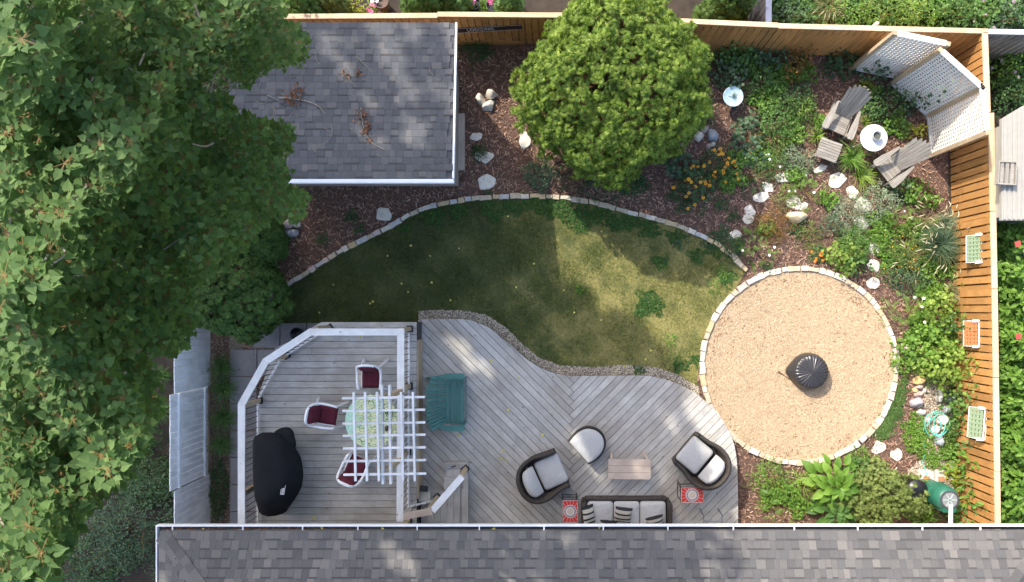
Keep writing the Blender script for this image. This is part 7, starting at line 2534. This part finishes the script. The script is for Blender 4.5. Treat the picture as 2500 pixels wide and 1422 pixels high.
for i, pts in enumerate((((770, 128), (772, 145), (780, 156)), ((740, 140), (752, 146), (762, 145)), ((705, 178), (712, 188), (722, 187)), ((636, 178), (648, 186), (660, 182)), ((602, 210), (612, 222), (630, 218), (637, 200)), ((620, 243), (635, 253), (645, 253), (656, 246)), ((660, 255), (668, 270), (665, 292)), ((670, 262), (672, 280), (668, 305)), ((720, 268), (710, 282), (696, 295)), ((744, 212), (748, 203), (758, 202)), ((722, 275), (728, 286), (742, 282)), ((855, 222), (858, 232), (864, 236)), ((790, 312), (800, 318), (806, 322)), ((848, 313), (857, 315), (860, 325)), ((1050, 165), (1048, 173), (1057, 183)), ((995, 150), (1002, 152), (1010, 149)), ((918, 377), (928, 382), (944, 381)), ((862, 290), (880, 288), (900, 290)), ((760, 360), (768, 370), (772, 371)), ((685, 228), (695, 233), (708, 232)))):
    P3 = [on_roof(*q) for q in smooth_path(pts, 3)]
    c = P3[0].copy()
    o = obj('fallen_twig', MB().tube([q - c for q in P3], .0048, 4), M['twig'], loc=c)
    tag(o, 'small curled pale twig lying on the grey shed roof', 'twig', TG)

LEAFLAB = {(882, 824): 'small yellow leaf on the raised deck just below its top railing', (765, 1262): 'small yellow leaf on the raised deck close to the gutter',
           (1118, 1065): 'small yellow leaf just below the teal bench', (1239, 1003): 'small yellow leaf on the deck right of the teal bench', (1228, 1098): 'yellow leaf left of the left wicker armchair, upper of three',
           (1224, 1118): 'yellow leaf left of the left wicker armchair, middle of three', (1238, 1125): 'yellow leaf left of the left wicker armchair, lowest of three', (1263, 923): 'small yellow leaf in the middle of the deck boards near the pebble strip',
           (1197, 884): 'small yellow leaf on the deck above and right of the teal bench', (1322, 1063): 'small yellow leaf on the deck above the left wicker armchair',
           (496, 1290): 'yellow leaf in the gutter above the left end of the house roof', (788, 1290): 'yellow leaf in the gutter below the raised deck', (935, 1289): 'yellow leaf in the gutter below the pergola',
           (1204, 1290): 'yellow leaf in the gutter right of the deck steps', (1465, 1289): 'yellow leaf in the gutter in front of the sofa'}
yl = MB().add([tuple(v) for v in PL_v], PL_f).mesh('fallen_leaf', plain('yellow_leaf', (.55, .50, .12), .6, var=.2, scale=30))
for x, y, z, grp, lb_ in [(x, y, ZL + .012, 'yellow leaves fallen on the lower deck', 'small yellow poplar leaf lying on the lower deck boards') for x, y in ((1118, 1065), (1239, 1003), (1228, 1098), (1238, 1125), (1263, 923), (1197, 884), (1224, 1118), (1322, 1063))] + \
        [(x, y, ZU + .012, 'yellow leaves fallen on the raised deck', 'small yellow leaf lying on the raised deck boards') for x, y in ((882, 824), (765, 1262))] + \
        [(x, y, .05, 'pale leaves fallen on the lawn', 'small pale leaf lying on the lawn grass') for x, y in ((1005, 600), (982, 692), (815, 695), (1056, 690), (995, 714), (902, 742), (912, 738), (947, 624), (1050, 624), (1303, 646), (1377, 708), (1403, 762), (1467, 780), (1470, 565), (1120, 608), (1100, 735), (680, 760), (780, 762), (1240, 530), (1260, 700), (1525, 895), (1590, 855), (1575, 876))] + \
        [(x, y, zg - .07, 'yellow leaves lying in the gutter', 'small yellow leaf lying in the roof gutter') for x, y in ((496, 1290), (788, 1290), (935, 1289), (1204, 1290), (1465, 1289))]:
    o = link('fallen_leaf', yl, None, W3(x, y, z), (random.uniform(-.3, .3), random.uniform(-.3, .3), random.uniform(0, 6)))
    s_ = random.uniform(.055, .085) * (.75 if 'lawn' in lb_ else 1)
    o.scale = (s_,) * 3
    tag(o, LEAFLAB.get((x, y), lb_), 'leaf', grp)
